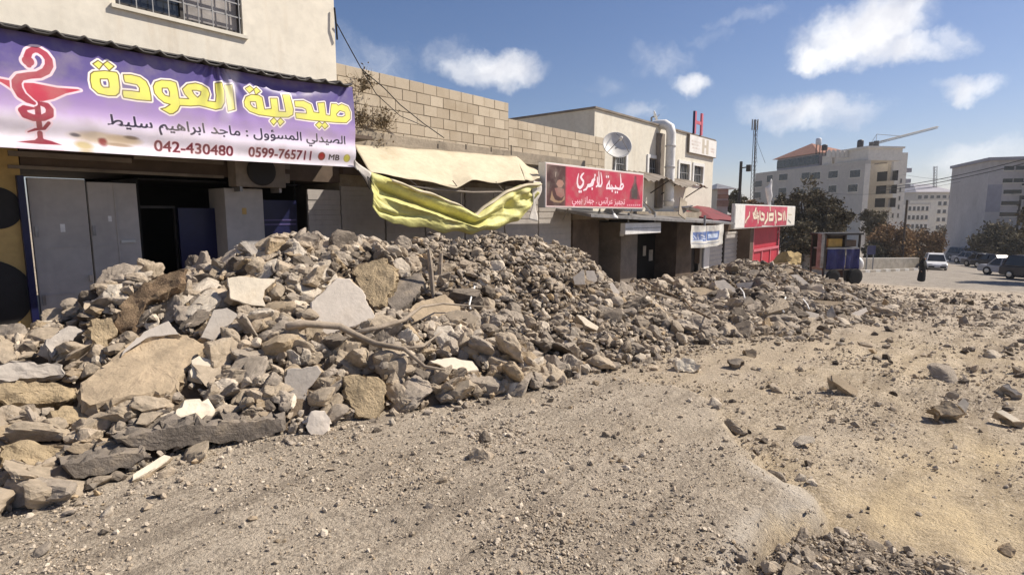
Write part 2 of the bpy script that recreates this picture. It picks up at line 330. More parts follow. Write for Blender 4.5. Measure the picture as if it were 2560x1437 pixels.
def heap(x, y):
    """height of both rubble heaps above the bare ground"""
    x = np.asarray(x, float); y = np.asarray(y, float)
    def one(K, back):
        zr = np.interp(x, K['x'], K['z'], 0, 0); yr = np.interp(x, K['x'], K['r']); yt = np.interp(x, K['x'], K['t'])+fbm(x, x*0, 1.1, 3, 41)*.3
        t = np.where(y < yr, (yr-y)/np.maximum(yr-yt, .3), (y-yr)/back)
        return zr*np.clip(1-t, 0, 1)**1.05*(1-.12*np.exp(-(t/.15)**2))
    h = np.maximum(one(AX, 2.6), one(BX, 3.0))
    return h*(1+.35*fbm(x, y, 1.3, 3, 61))+np.where(h > .04, fbm(x, y, .5, 3, 63)*.13, 0)
def surf(x, y): return G(x, y)+np.maximum(heap(x, y), 0)
def hit(px, py):
    """first point of ground or heap under a photograph pixel"""
    d = ray(px, py); t = np.linspace(1.5, 70, 6000); P = CAM+d*t[:, None]; below = P[:, 2] < gbase(P[:, 0])+np.maximum(heap(P[:, 0], P[:, 1]), 0)
    return P[np.argmax(below)] if below.any() else P[-1]

# ------------------------------------------------------------------ ground
def axis(segs):
    a = [segs[0][0]]
    for (lo, hi, st, gr) in segs:
        s = st
        while a[-1] < hi-1e-6: a.append(min(hi, a[-1]+s)); s = max(s*gr, .1)
    return np.array(a)
gx = axis([(-1500, -40, 200, .9), (-40, -2, 4, .82), (-2, .4, .10, 1), (.4, 8.0, .03, 1), (8, 22, .075, 1), (22, 50, .16, 1.01), (50, 2500, 1.0, 1.12)])
gy = axis([(-1500, -60, 200, .9), (-60, -5, 5, .85), (-5, -2.6, .10, 1), (-2.6, 4.4, .03, 1), (4.4, 10, .10, 1), (10, 2000, .4, 1.2)])
GX, GY = np.meshgrid(gx, gy); GZ = G(GX, GY)
GZ = np.where((GX > 28) & (np.abs(GY) < 40), GZ, GZ)
nx, ny = len(gx), len(gy); idx = np.arange(nx*ny).reshape(ny, nx)
GF = np.stack([idx[:-1, :-1], idx[:-1, 1:], idx[1:, 1:], idx[1:, :-1]], -1).reshape(-1, 4)
plate = sstep(-.03, .03, poly_sd(GX, GY, PLATE)+(fbm(GX, GY, .18, 3, 21)*.035+fbm(GX, GY, .05, 2, 24)*.018))
sdp = poly_sd(GX, GY, PLATE)+(fbm(GX, GY, .18, 3, 21)*.035+fbm(GX, GY, .05, 2, 24)*.018); lip = sstep(-.01, .02, sdp)*sstep(.16, .03, sdp-fbm(GX, GY, .35, 3, 22)*.12)*sstep(.0, .35, fbm(GX, GY, .6, 2, 23)+.25)*sstep(4.6, 3.6, GX)
dark = sstep(-.08, .2, poly_sd(GX, GY, DARKG)+fbm(GX, GY, .2, 3, 25)*.12)
sand = np.zeros_like(GX)
for (px, py, a) in SANDC:
    c = onZ(px, py); s = (.135 if py > 900 else .30)*c[0]/math.hypot(1, 1)
    ang = .5; ddx = (GX-c[0]); ddy = (GY-c[1]); u = ddx*.87-ddy*.5; v = ddx*.5+ddy*.87
    sand = np.maximum(sand, a*np.exp(-(u/(s*2.6))**2-(v/(s*1.15))**2))
sand = np.clip(sand*(1+.8*fbm(GX, GY, .5, 4, 31)), 0, 1)*(1-dark)*(1-.8*plate*sstep(0, .1, poly_sd(GX, GY, PLATE)))
roadm = sstep(35, 40, GX+fbm(GX, GY, 2.5, 3, 91)*2.5+(GY-2)*.25)
smoothb = np.exp(-((GY-.62*(0)-np.interp(GX, [4, 6.5, 8, 10, 14], [2.6, 2.25, 1.75, 1.3, .9]))/.42)**2)*sstep(5.0, 6.4, GX)*sstep(16, 11, GX)
m, t, b = newmat('trampled_earth'); tcn = nd(t, 'ShaderNodeTexCoord'); co = tcn.outputs['Object']
A = lambda n: nd(t, 'ShaderNodeAttribute', attribute_name=n).outputs['Fac']
n1 = noise(t, co, 1.1, 6); n2 = noise(t, co, 9, 6, .65); n3 = noise(t, co, 42, 5, .7)
vor = nd(t, 'ShaderNodeTexVoronoi', i_Scale=46.0); t.links.new(co, vor.inputs['Vector'])
vor2 = nd(t, 'ShaderNodeTexVoronoi', i_Scale=72.0); t.links.new(co, vor2.inputs['Vector'])
n4 = noise(t, co, 2.3, 7, .7); n5 = noise(t, co, 95, 4, .7)
c = mixcol(t, ramp(t, n1, .3, .7), (.39, .32, .24), (.55, .465, .362))
c = mixcol(t, mth('MULTIPLY', mth('MULTIPLY', ramp(t, n4, .50, .62), ramp(t, n3, .40, .58), tree=t), .7, tree=t), c, (.185, .145, .106))
c = mixcol(t, mth('MULTIPLY', ramp(t, n2, .52, .70), .45, tree=t), c, (.19, .150, .112))
c = mixcol(t, mth('MULTIPLY', ramp(t, n3, .54, .70), .55, tree=t), c, (.52, .445, .345))
sepc = nd(t, 'ShaderNodeSeparateColor'); t.links.new(vor.outputs['Color'], sepc.inputs[0]); sep2 = nd(t, 'ShaderNodeSeparateColor'); t.links.new(vor2.outputs['Color'], sep2.inputs[0])
c = mixcol(t, mth('MULTIPLY', ramp(t, sep2.outputs[0], .68, .92), .75, tree=t), c, (.68, .59, .46))
c = mixcol(t, mth('MULTIPLY', ramp(t, sep2.outputs[1], .72, .95), .72, tree=t), c, (.10, .08, .06))
mpp = nd(t, 'ShaderNodeMapping'); mpp.inputs['Scale'].default_value = (.35, 2.6, 1); mpp.inputs['Rotation'].default_value = (0, 0, .12); t.links.new(co, mpp.inputs[0]); ns = noise(t, mpp.outputs[0], 1.6, 7, .7)
c = mixcol(t, mth('MULTIPLY', ramp(t, ns, .50, .62), .62, tree=t), c, (.185, .148, .112)); c = mixcol(t, mth('MULTIPLY', ramp(t, ns, .46, .34), .5, tree=t), c, (.52, .445, .35))
c = mixcol(t, mth('MULTIPLY', A('plate'), .25, tree=t), c, (.40, .35, .285)); c = mixcol(t, mth('MULTIPLY', A('lip'), .75, tree=t), c, (.58, .53, .46))
c = mixcol(t, mth('MULTIPLY', A('smoothb'), .65, tree=t), c, (.40, .33, .25))
c = mixcol(t, mth('MULTIPLY', A('sand'), mth('ADD', .62, mth('MULTIPLY', ramp(t, n4, .62, .40), .38, tree=t), tree=t), tree=t), c, mixcol(t, ramp(t, n2, .4, .66), (.72, .57, .35), (.56, .44, .275)))
c = mixcol(t, mth('MULTIPLY', A('dark'), .8, tree=t), c, mixcol(t, ramp(t, n3, .4, .65), (.15, .122, .098), (.28, .235, .19)))
c = mixcol(t, mth('MULTIPLY', A('road'), .85, tree=t), c, mixcol(t, ramp(t, n1, .3, .7), (.235, .21, .182), (.31, .28, .24)))
t.links.new(c, b.inputs['Base Color']); b.inputs['Roughness'].default_value = .95; b.inputs['Specular IOR Level'].default_value = .15
hgt = mth('ADD', mth('MULTIPLY', n2, .9, tree=t), mth('ADD', mth('MULTIPLY', n3, .6, tree=t), mth('MULTIPLY', n5, .35, tree=t), tree=t), tree=t)
bump(t, b, hgt, 1.0, .045)
EARTH = m
ground = mesh_np('ground', np.stack([GX.ravel(), GY.ravel(), GZ.ravel()], 1), GF, EARTH, smooth=True, attrs=dict(plate=plate.ravel(), sand=sand.ravel(), dark=dark.ravel(), road=roadm.ravel(), smoothb=smoothb.ravel(), lip=lip.ravel()))
tag(ground, 'trampled earth and crushed gravel street surface', kind='structure')
# fill under the rubble
hx = np.arange(-3.0, 30.6, .055); hy = np.arange(1.5, 9.42, .055); HX, HY = np.meshgrid(hx, hy); HH = heap(HX, HY)
HZ = G(HX, HY)+HH-.05; n_ = len(hx); idx = np.arange(HX.size).reshape(HX.shape)
keep = (np.maximum.reduce([HH[:-1, :-1], HH[1:, 1:], HH[1:, :-1], HH[:-1, 1:]]) > .05)
HF = np.stack([idx[:-1, :-1], idx[:-1, 1:], idx[1:, 1:], idx[1:, :-1]], -1)[keep]
used = np.unique(HF); remap = -np.ones(HX.size, int); remap[used] = np.arange(len(used))
HZ = HZ+fbm(HX, HY, .16, 3, 71)*.05
fillm = mat('rubble_earth_fill', (.14, .106, .074), .95, .4, 2.6, (.40, .305, .19), .55, 1.0, .03, bscale=26)
fo = mesh_np('rubble_fill', np.stack([HX.ravel(), HY.ravel(), HZ.ravel()], 1)[used], remap[HF], fillm, smooth=True)
tag(fo, 'loose brown earth filling the gaps under the heaped stones', 'earth fill', kind='stuff')

# ------------------------------------------------------------------ rocks
def ico(level):
    bm = bmesh.new(); bmesh.ops.create_icosphere(bm, subdivisions=level, radius=1); V = np.array([v.co[:] for v in bm.verts]); F = np.array([[v.index for v in f.verts] for f in bm.faces]); bm.free(); return V/np.linalg.norm(V, axis=1)[:, None], F
ICO = {k: ico(k) for k in (1, 2, 3, 4)}
def rock(level, seed, planes=11, noise_=.05, flat=None):
    g = np.random.default_rng(seed); D, F = ICO[level]; n = g.normal(size=(planes, 3)); n /= np.linalg.norm(n, axis=1)[:, None]; h = g.uniform(.38, .95, planes)
    r = np.min(np.where(D @ n.T > .02, h/np.maximum(D @ n.T, .02), 9), axis=1); r = np.minimum(r, 1.15)
    nzv = fbm(D[:, 0]*3+seed, D[:, 1]*3+D[:, 2]*2.3, 1.0, 3, seed)
    r = r*(1+noise_*nzv*2)
    V = D*r[:, None]*np.array([g.uniform(.9, 1.35), g.uniform(.7, 1.1), g.uniform(.42, .95)]); V += (g.normal(size=V.shape)*.018 if 1 < level < 4 else 0)
    if level > 3: V = V*(1+.035*(fbm(V[:, 0]*1.0+seed*3.1, V[:, 1]+V[:, 2]*1.7, .22, 4, seed+5))[:, None])
    if flat: V[:, 2] *= flat
    return V, F
def rotm(g, k=1, lie=False):
    q = np.stack([np.ones(k), g.normal(size=k)*.45, g.normal(size=k)*.45, np.tan(g.uniform(-1.5, 1.5, k))], 1) if lie else g.normal(size=(k, 4)); q /= np.linalg.norm(q, axis=1)[:, None]; w, x, y, z = q.T
    return np.stack([np.stack([1-2*(y*y+z*z), 2*(x*y-z*w), 2*(x*z+y*w)], -1), np.stack([2*(x*y+z*w), 1-2*(x*x+z*z), 2*(y*z-x*w)], -1), np.stack([2*(x*z-y*w), 2*(y*z+x*w), 1-2*(x*x+y*y)], -1)], 1)
PAL = dict(tan=(.43, .352, .26), grey=(.34, .292, .238), pale=(.64, .555, .44), dark=(.12, .098, .076), ochre=(.43, .32, .195))
def merged(name, P, S, C, level, nvar, seed, mat_, label, cat, kind='stuff', noise_=.05, flat=None):
    g = np.random.default_rng(seed); Vs, Fs, Cs, off = [], [], [], 0; which = g.integers(0, nvar, len(P)); 
    for k in range(nvar):
        sel = np.where(which == k)[0]
        if not len(sel): continue
        V, F = rock(level, seed*100+k, 10, noise_, flat); RM = rotm(g, len(sel), True) if flat is None else None
        if RM is None:
            a = g.uniform(0, 6.28, len(sel)); RM = np.zeros((len(sel), 3, 3)); RM[:, 0, 0] = np.cos(a); RM[:, 0, 1] = -np.sin(a); RM[:, 1, 0] = np.sin(a); RM[:, 1, 1] = np.cos(a); RM[:, 2, 2] = 1
        A_ = np.einsum('nij,vj->nvi', RM, V)*S[sel][:, None, None]+P[sel][:, None, :]
        Vs.append(A_.reshape(-1, 3)); Fs.append((F[None]+(np.arange(len(sel))*len(V))[:, None, None]+off).reshape(-1, 3)); Cs.append(np.repeat(C[sel], len(V), 0)); off += len(sel)*len(V)
    o = mesh_np(name, np.concatenate(Vs), np.concatenate(Fs), mat_, col=np.concatenate(Cs))
    return tag(o, label, cat, kind=kind)
# ------------------------------------------------------------------ slabs and big stones that can be told apart
def project(P):
    q = np.asarray(P)-CAM; z = q @ FW; return IW/2+FPX*(q @ RT)/z, IH/2-FPX*(q @ UPC)/z, z
Z1 = lambda L_: [(x/2.114, 560+y/2.114) for x, y in L_]
Z2 = lambda L_: [(680+x/2.566, 540+y/2.566) for x, y in L_]
Z3 = lambda L_: [(1400+x/2.207, 600+y/2.207) for x, y in L_]
HERO = []
def nrm(a): a = np.array(a, float); return a/np.linalg.norm(a)
def slab(name, poly, mix, thick, m, label, cat='slab', lift=.05, rag=.018, rough_=.004, anchor=None, group=None):
    """a broken slab: outline at its real place and size on the heap, jagged sides, real thickness"""
    cx = sum(p[0] for p in poly)/len(poly); cy = sum(p[1] for p in poly)/len(poly)
    h = hit(*(anchor or (cx, cy))); toC = CAM-h; toC[2] = 0; toC = nrm(toC); rt = np.array([-toC[1], toC[0], 0])
    n = nrm(UPV*mix[0]+toC*mix[1]+rt*mix[2]); p0 = h+n*lift
    Q = np.array([onP(px, py, p0, n) for px, py in poly]); g = np.random.default_rng(int(cx*7+cy))
    out = []
    for i in range(len(Q)):
        a, b_ = Q[i], Q[(i+1) % len(Q)]; k = max(1, int(np.linalg.norm(b_-a)/.035))
        for j in range(k): out.append(a+(b_-a)*j/k+(0 if j == 0 else 1)*(g.normal(size=3)*rag*(.22 if rough_ < .006 else .6)))
    out = np.array(out); out -= np.outer((out-p0) @ n, n); c = out.mean(0)
    def ring(s, d, jit): 
        r = c+(out-c)*s-n*d; return r+g.normal(size=r.shape)*jit
    e1 = nrm(np.cross(n, [.3, .2, .9])); e2 = np.cross(n, e1)
    def top(s):
        r = c+(out-c)*s; q = r-c; hgt = fbm(q @ e1+cx, q @ e2+cy, .16, 4, 5)*rough_*1.5
        return r+np.outer(hgt, n)
    rows = [top(s) for s in (.12, .3, .46, .6, .72, .82, .90, .965)]+[ring(1.0, .012, .003)]
    k = max(2, int(thick/.035))
    for j in range(1, k+1): rows.append(ring(1.0+(.02 if j < k else -.08), .012+thick*j/k, rag))
    V = np.concatenate(rows+[[rows[0].mean(0)], [c-n*(thick+.01)]]); N_ = len(out); F = []
    for r in range(len(rows)-1):
        for j in range(N_): F.append((r*N_+j, (r+1)*N_+j, (r+1)*N_+(j+1) % N_, r*N_+(j+1) % N_))
    tc_, bc = len(rows)*N_, len(rows)*N_+1
    F += [(tc_, j, (j+1) % N_) for j in range(N_)]+[(bc, (len(rows)-1)*N_+(j+1) % N_, (len(rows)-1)*N_+j) for j in range(N_)]
    nt_ = 9*N_
    me = bpy.data.meshes.new(name); o0 = V.mean(0); me.from_pydata((V-o0).tolist(), [], F); me.update()
    if rough_ < .006: me.polygons.foreach_set('material_index', [1 if (nt_-N_ <= i < (len(rows)-1)*N_) else 0 for i in range(len(F))])
    bm = bmesh.new(); bm.from_mesh(me); bmesh.ops.recalc_face_normals(bm, faces=bm.faces); bm.to_mesh(me); bm.free()
    o = link(name, me, [m, S['tanrib']] if rough_ < .006 and m in (S['smooth'], S['cream'], S['grey']) else [m, m]); o.location = Vector(o0); tag(o, label, cat, group); HERO.append((poly, np.linalg.norm(h-CAM))); return o
S = SLAB
slab('concrete_slab', Z2([(415, 395), (500, 400), (580, 470), (620, 570), (665, 640), (650, 665), (300, 780), (270, 740), (250, 610), (248, 550), (340, 470)]), (.55, .8, .1), .16, S['smooth'], 'largest smooth pale grey slab leaning on the near heap, five-sided', lift=.16)
slab('broken_slab', Z2([(515, 350), (560, 310), (720, 265), (780, 340), (790, 400), (760, 470), (690, 590), (650, 590), (610, 540), (560, 450)]), (.7, .6, -.2), .14, S['sandy'], 'sandy yellow-brown slab with a crumbly face just behind the largest pale slab', lift=.06, rough_=.02)
slab('broken_slab', Z2([(780, 400), (960, 360), (985, 430), (930, 500), (880, 560), (800, 620), (740, 560), (730, 520)]), (.9, .45, .1), .10, S['asphalt'], 'dull grey-brown slab lying right of the sandy yellow-brown slab', lift=.03, rough_=.012)
slab('concrete_slab', Z2([(870, 600), (920, 560), (1110, 500), (1210, 580), (1200, 620), (1050, 650), (910, 680)]), (.95, .4, .1), .11, S['tanrib'], 'flat tan slab above the fork of the dead branch', lift=.07, rough_=.008)
slab('concrete_slab', Z1([(1200, 285), (1270, 275), (1370, 285), (1460, 290), (1400, 350), (1390, 395), (1410, 440), (1330, 430), (1215, 395)]), (.45, .85, .1), .12, S['cream'], 'bright cream slab with a yellowish stain near the left crest of the heap', lift=.12)
slab('concrete_slab', Z1([(1130, 450), (1200, 440), (1260, 475), (1230, 520), (1180, 560), (1130, 620), (1060, 600), (1090, 540)]), (.6, .75, .15), .09, S['grey'], 'upright grey slab below the bright cream slab', lift=.10)
slab('concrete_slab', Z2([(95, 985), (290, 960), (320, 1000), (270, 1070), (230, 1110), (215, 1200), (65, 1125)]), (.35, .9, .1), .07, S['grey'], 'blue-grey slab standing on edge low on the heap, left of the big upright tan block', lift=.12)
slab('stone_block', Z2([(455, 1030), (560, 1015), (680, 1035), (730, 1090), (725, 1230), (660, 1300), (550, 1290), (530, 1240), (475, 1170)]), (.45, .85, .15), .22, S['sandy'], 'big upright tan block with a rough face at the foot of the near heap', 'stone', lift=.22, rough_=.02)
slab('broken_slab', Z1([(420, 850), (560, 740), (620, 680), (720, 590), (990, 580), (1090, 640), (1040, 720), (980, 760), (930, 860), (900, 885), (480, 945), (430, 920)]), (.92, .38, .0), .16, S['tanrib'], 'very large layered tan slab, tilted, on the left side of the heap', lift=.12, rough_=.02)
slab('broken_slab', Z1([(640, 690), (760, 570), (890, 510), (950, 580), (720, 600), (650, 670)]), (.8, .5, .1), .06, S['grey'], 'thin grey slab lying on the upper edge of the very large layered slab', lift=.14)
slab('kerb_stone', Z1([(612, 1135), (700, 1118), (760, 1100), (1000, 1060), (1500, 1028), (1512, 1090), (1420, 1130), (1090, 1165), (790, 1200), (690, 1180)]), (.05, 1, .05), .34, S['asphalt'], 'long dark broken kerb slab lying along the front foot of the heap', lift=.10, rough_=.008, anchor=(480, 1110))
slab('kerb_stone', Z1([(325, 1270), (385, 1262), (760, 1198), (772, 1230), (690, 1290), (440, 1345), (390, 1342), (350, 1300)]), (.08, 1, .05), .36, S['asphalt'], 'shorter dark slab with a pale top, nearest the left corner of the street', lift=.10, rough_=.008, anchor=(250, 1185))
slab('plank', Z1([(700, 1322), (870, 1215), (905, 1225), (880, 1250), (760, 1322), (700, 1348)]), (.95, .3, 0), .03, S['cream'], 'short pale plank on the ground beside the shorter dark slab', 'plank', lift=.06, rag=.004)
slab('broken_slab', Z1([(345, 1190), (400, 1160), (660, 1150), (675, 1180), (560, 1205), (385, 1215)]), (.25, .95, .0), .30, S['tanrib'], 'rough tan slab sandwiched above the shorter dark slab', lift=.08, rough_=.02)
slab('stone_block', Z1([(255, 1000), (330, 960), (520, 948), (512, 1000), (440, 1050), (340, 1062), (270, 1030)]), (.75, .6, .2), .20, S['sandy'], 'wide sandy boulder at the left with a dark hollow under it', 'stone', lift=.12, rough_=.04)
slab('stone_block', Z1([(930, 980), (990, 925), (1060, 920), (1140, 990), (1112, 1030), (1000, 1060), (920, 1020)]), (.6, .7, .1), .14, S['cream'], 'bright whitish stone lying on the dark kerb slab', 'stone', lift=.10, rough_=.02)
slab('stone_block', Z1([(1010, 720), (1050, 695), (1120, 720), (1110, 780), (1070, 840), (1010, 810)]), (.5, .8, .1), .13, S['cream'], 'cream cube-like stone right of the very large layered slab', 'stone', lift=.10, rough_=.015)
slab('rusted_sheet', Z1([(600, 545), (650, 410), (740, 330), (900, 250), (975, 238), (960, 310), (850, 385), (760, 440), (700, 560), (640, 585)]), (.45, .8, -.35), .10, MT['rust'], 'rust-brown crumpled strip leaning on the left crest below the shop doors', 'debris', lift=.12, rough_=.035)
slab('concrete_slab', Z2([(458, 92), (500, 80), (710, 82), (702, 112), (560, 128), (455, 118)]), (.30, .95, 0), .38, S['grey'], 'flat grey slab perched on the crest left of the yellow tarpaulin', lift=.12, anchor=(912, 592))
slab('concrete_slab', Z1([(810, 262), (890, 150), (925, 190), (925, 235), (870, 255)]), (.35, .9, .0), .07, S['smooth'], 'pale grey triangular slab poking up in front of the dark shop doorway', lift=.08)
slab('stone_block', Z2([(215, 1350), (250, 1250), (340, 1250), (370, 1330), (360, 1380), (300, 1425), (250, 1400)]), (.5, .8, .1), .12, S['smooth'], 'six-sided pale stone on the ground below the blue-grey slab', 'stone', lift=.11, rough_=.01)
slab('broken_slab', Z2([(1010, 925), (1150, 905), (1290, 930), (1330, 985), (1250, 1000), (1100, 970)]), (.8, .5, .2), .07, S['cream'], 'white flat slab at the right tip of the dead branch', lift=.10)
slab('stone_block', Z3([(640, 690), (680, 645), (740, 655), (780, 690), (740, 725), (650, 718)]), (.55, .75, .1), .16, S['cream'], 'single bright white rock at the right toe of the near heap', 'stone', lift=.06, rough_=.03)
slab('stone_block', Z1([(240, 610), (360, 540), (450, 560), (330, 650), (275, 705), (255, 660)]), (.6, .7, .2), .12, S['grey'], 'grey wedge-shaped block by the navy door post', 'stone', lift=.12, rough_=.02)
slab('stone_block', Z1([(465, 545), (515, 500), (590, 500), (620, 560), (560, 650), (510, 640)]), (.5, .8, .1), .16, S['sandy'], 'yellowish rounded block between the grey wedge and the layered slab', 'stone', lift=.12, rough_=.03)
slab('kerb_stone', Z1([(-60, 760), (80, 722), (330, 742), (345, 790), (150, 815), (-60, 830)]), (.5, .8, .1), .22, S['grey'], 'long grey weathered stone cut by the left frame edge below the yellow wall', 'stone', lift=.12, rough_=.03)
slab('stone_block', Z1([(-60, 860), (120, 835), (280, 835), (400, 860), (390, 920), (250, 945), (130, 965), (-60, 930)]), (.6, .7, .1), .22, S['sandy'], 'broad sandy lump at the left frame edge below the long grey stone', 'stone', lift=.10, rough_=.05)
slab('stone_block', Z1([(-40, 1085), (60, 1055), (200, 1080), (190, 1128), (60, 1145), (-40, 1130)]), (.7, .6, 0), .14, S['tanrib'], 'flat tan stone near the left frame edge low on the heap', 'stone', lift=.09, rough_=.03)
slab('stone_block', Z1([(0, 1180), (150, 1150), (330, 1170), (340, 1230), (200, 1260), (0, 1280)]), (.9, .35, 0), .12, S['sandy'], 'low brown crust of earth and stone at the left foot of the heap', 'stone', lift=.05, rough_=.05)
slab('broken_slab', Z3([(850, 225), (905, 218), (960, 260), (1000, 302), (920, 292), (862, 262)]), (.6, .75, .2), .10, S['smooth'], 'left one of two pale slabs side by side on the far heap', lift=.16)
slab('broken_slab', Z3([(970, 238), (1070, 230), (1045, 282), (988, 292)]), (.6, .75, -.1), .10, S['smooth'], 'right one of two pale slabs side by side on the far heap', lift=.16)
slab('broken_slab', Z3([(1268, 192), (1312, 188), (1382, 246), (1350, 254)]), (.6, .7, .3), .07, S['smooth'], 'narrow pale slab on the right shoulder of the far heap', lift=.18)
slab('stone_block', Z3([(1470, 400), (1500, 360), (1530, 420), (1470, 432)]), (.5, .8, .1), .10, S['grey'], 'grey pointed stone at the front of the far heap', 'stone', lift=.1)
slab('broken_slab', Z3([(1590, 410), (1690, 370), (1700, 390), (1640, 430), (1600, 440)]), (.8, .5, .1), .08, S['smooth'], 'grey slab at the right end of the far heap', lift=.12)
slab('broken_slab', Z3([(1500, 742), (1525, 742), (1650, 828), (1640, 866), (1560, 818), (1502, 775)]), (.75, .55, .45), .07, S['tanrib'], 'tilted tan plate propped up alone on the open street', lift=.05)
slab('broken_slab', Z3([(2400, 942), (2440, 935), (2550, 998), (2500, 1002)]), (.85, .5, .2), .06, S['cream'], 'thin white slab at the right edge of the street', lift=.045)
slab('stone_block', Z3([(2060, 925), (2150, 880), (2230, 958), (2190, 966), (2100, 966)]), (.6, .75, .2), .14, S['tanrib'], 'tan pyramid-shaped rock on the right of the open street', 'stone', lift=.04, rough_=.02)
slab('stone_block', Z3([(2440, 800), (2480, 788), (2556, 852), (2520, 854)]), (.6, .7, .3), .12, S['grey'], 'dark-sided grey rock at the right frame edge above the thin white slab', 'stone', lift=.04, rough_=.02)
slab('stone_block', Z3([(1020, 604), (1060, 596), (1085, 610), (1085, 642), (1030, 650)]), (.5, .8, .1), .12, S['tanrib'], 'small squarish stone standing alone on the smooth track', 'stone', lift=.04, rough_=.01)
slab('broken_slab', Z3([(925, 655), (1000, 650), (1020, 668), (990, 690), (940, 680)]), (.85, .45, .1), .07, S['asphalt'], 'flat dark chunk in front of the small squarish stone', lift=.035, rough_=.01)
slab('broken_slab', Z3([(2190, 905), (2230, 870), (2260, 900), (2240, 955)]), (.6, .75, .2), .08, S['cream'], 'pale chip leaning on the tan pyramid-shaped rock', lift=.06)
slab('plank', Z3([(1330, 142), (1350, 138), (1512, 200), (1492, 208)]), (.7, .7, 0), .05, MT['white_paint'], 'white beam sticking out of the far heap beside the blue cart', 'beam', lift=.34, rag=.003)
slab('plank', Z3([(1575, 292), (1590, 290), (1700, 352), (1690, 362)]), (.8, .5, 0), .03, S['smooth'], 'thin pale batten on the right slope of the far heap', 'beam', lift=.18, rag=.003)
slab('plank', Z3([(520, 295), (528, 285), (690, 340), (685, 352)]), (.8, .5, 0), .03, MT['wood'], 'dark weathered batten between the two heaps', 'beam', lift=.16, rag=.003)
slab('broken_slab', Z3([(265, 240), (290, 232), (330, 290), (318, 318), (290, 290)]), (.6, .7, .3), .08, S['smooth'], 'narrow pale shard on the right slope of the near heap', lift=.12)
slab('broken_slab', Z3([(90, 410), (130, 420), (215, 480), (205, 500), (140, 470)]), (.7, .6, .3), .08, S['cream'], 'long cream shard half-way up the right slope of the near heap', lift=.12)
slab('broken_slab', Z2([(1930, 390), (2000, 340), (2010, 440), (1940, 440)]), (.55, .8, .1), .08, S['grey'], 'left half of a split grey slab below the right crest', lift=.12)
slab('broken_slab', Z2([(2012, 350), (2070, 350), (2090, 420), (2020, 440)]), (.55, .8, .1), .08, S['smooth'], 'right half of a split grey slab below the right crest', lift=.12)
slab('stone_block', Z2([(1880, 190), (1950, 180), (2030, 200), (2055, 235), (1990, 250), (1900, 230)]), (.5, .8, .1), .22, S['tanrib'], 'long rounded boulder on the right crest before the brown wall', 'stone', lift=.14, rough_=.03)
slab('stone_block', Z2([(1790, 170), (1850, 160), (1868, 190), (1840, 215), (1795, 205)]), (.5, .8, .1), .16, S['grey'], 'grey rounded stone on the right crest left of the long boulder', 'stone', lift=.14, rough_=.02)
slab('stone_block', Z1([(1120, 130), (1180, 80), (1260, 120), (1290, 180), (1230, 210), (1130, 180)]), (.4, .85, 0), .22, S['asphalt'], 'dark clod on the left crest in front of the navy panel', 'stone', lift=.18, rough_=.05)
slab('stone_block', Z1([(1265, 100), (1300, 88), (1380, 140), (1395, 165), (1330, 165)]), (.4, .85, .3), .14, S['grey'], 'dark grey wedge on the left crest in front of the grey pillar', 'stone', lift=.16, rough_=.02)

gq = np.random.default_rng(77)
for i in range(22):
    x_ = gq.uniform(10.5, 24); y_ = np.interp(x_, BX['x'], BX['t'])+gq.uniform(.15, .95)*(np.interp(x_, BX['x'], BX['r'])-np.interp(x_, BX['x'], BX['t'])); p_ = np.array([x_, y_, surf(x_, y_)+.10]); u_, v_, d_ = project(p_); rx_, ry_ = FPX/d_*gq.uniform(.18, .42), FPX/d_*gq.uniform(.05, .14); a_ = gq.uniform(-.2, .5)
    pts = [(u_+rx_*math.cos(q)*math.cos(a_)-ry_*math.sin(q)*math.sin(a_), v_+rx_*math.cos(q)*math.sin(a_)+ry_*math.sin(q)*math.cos(a_)) for q in sorted(gq.uniform(0, 6.28, 6))]
    area = abs(sum(pts[k][0]*pts[(k+1) % 6][1]-pts[(k+1) % 6][0]*pts[k][1] for k in range(6)))/2
    if area < rx_*ry_*1.1 or any(poly_sd(np.array([u_]), np.array([v_]), P_)[0] > -8 for P_, _ in HERO): continue
    k_ = int(gq.integers(4)); slab('broken_plate', pts, (.75, .55, gq.uniform(-.3, .5)), .06, [S['smooth'], S['grey'], S['asphalt'], S['tanrib']][k_], ['pale', 'grey', 'dark', 'tan'][k_]+' flat plate of broken paving among the stones of the far heap', 'slab', lift=.10, group='flat plates on the far heap')
def tubeobj(name, px_pts, radii, m, label, cat, lift=.08, n=8, group=None):
    P = [hit(*p)+np.array([0, -.03, lift]) for p in px_pts]; radii = radii if hasattr(radii, '__len__') else [radii]*len(P)
    return tag(MB().tube(P, radii, n).build(name, m, smooth=True, recenter=True), label, cat, group)
br = empty('dead_branch', hit(900, 890), label='bare forked grey branch lying across the middle of the near heap', cat='branch')
def bpt(L_, l): return [hit(px, py)+np.array([0, -.05, l+(.02*((i*7) % 3))]) for i, (px, py) in enumerate(Z2(L_))]
main = bpt([(80, 822), (190, 812), (420, 840), (560, 885), (650, 940), (830, 985), (960, 1075), (1090, 1110)], .17)
MB().tube(main, [.032, .036, .034, .032, .027, .023, .016, .010], 8).build('stem', MT['wood'], br, smooth=True)
MB().tube([main[2]+(main[3]-main[2])*.6]+bpt([(680, 815), (830, 780), (940, 700), (1080, 650), (1250, 675), (1360, 690)], .17), [.026, .024, .020, .016, .013, .010, .006], 7).build('limb', MT['wood'], br, smooth=True)
MB().tube([main[5]]+bpt([(950, 925), (1070, 840)], .15), [.018, .014, .006], 7).build('limb', MT['wood'], br, smooth=True)
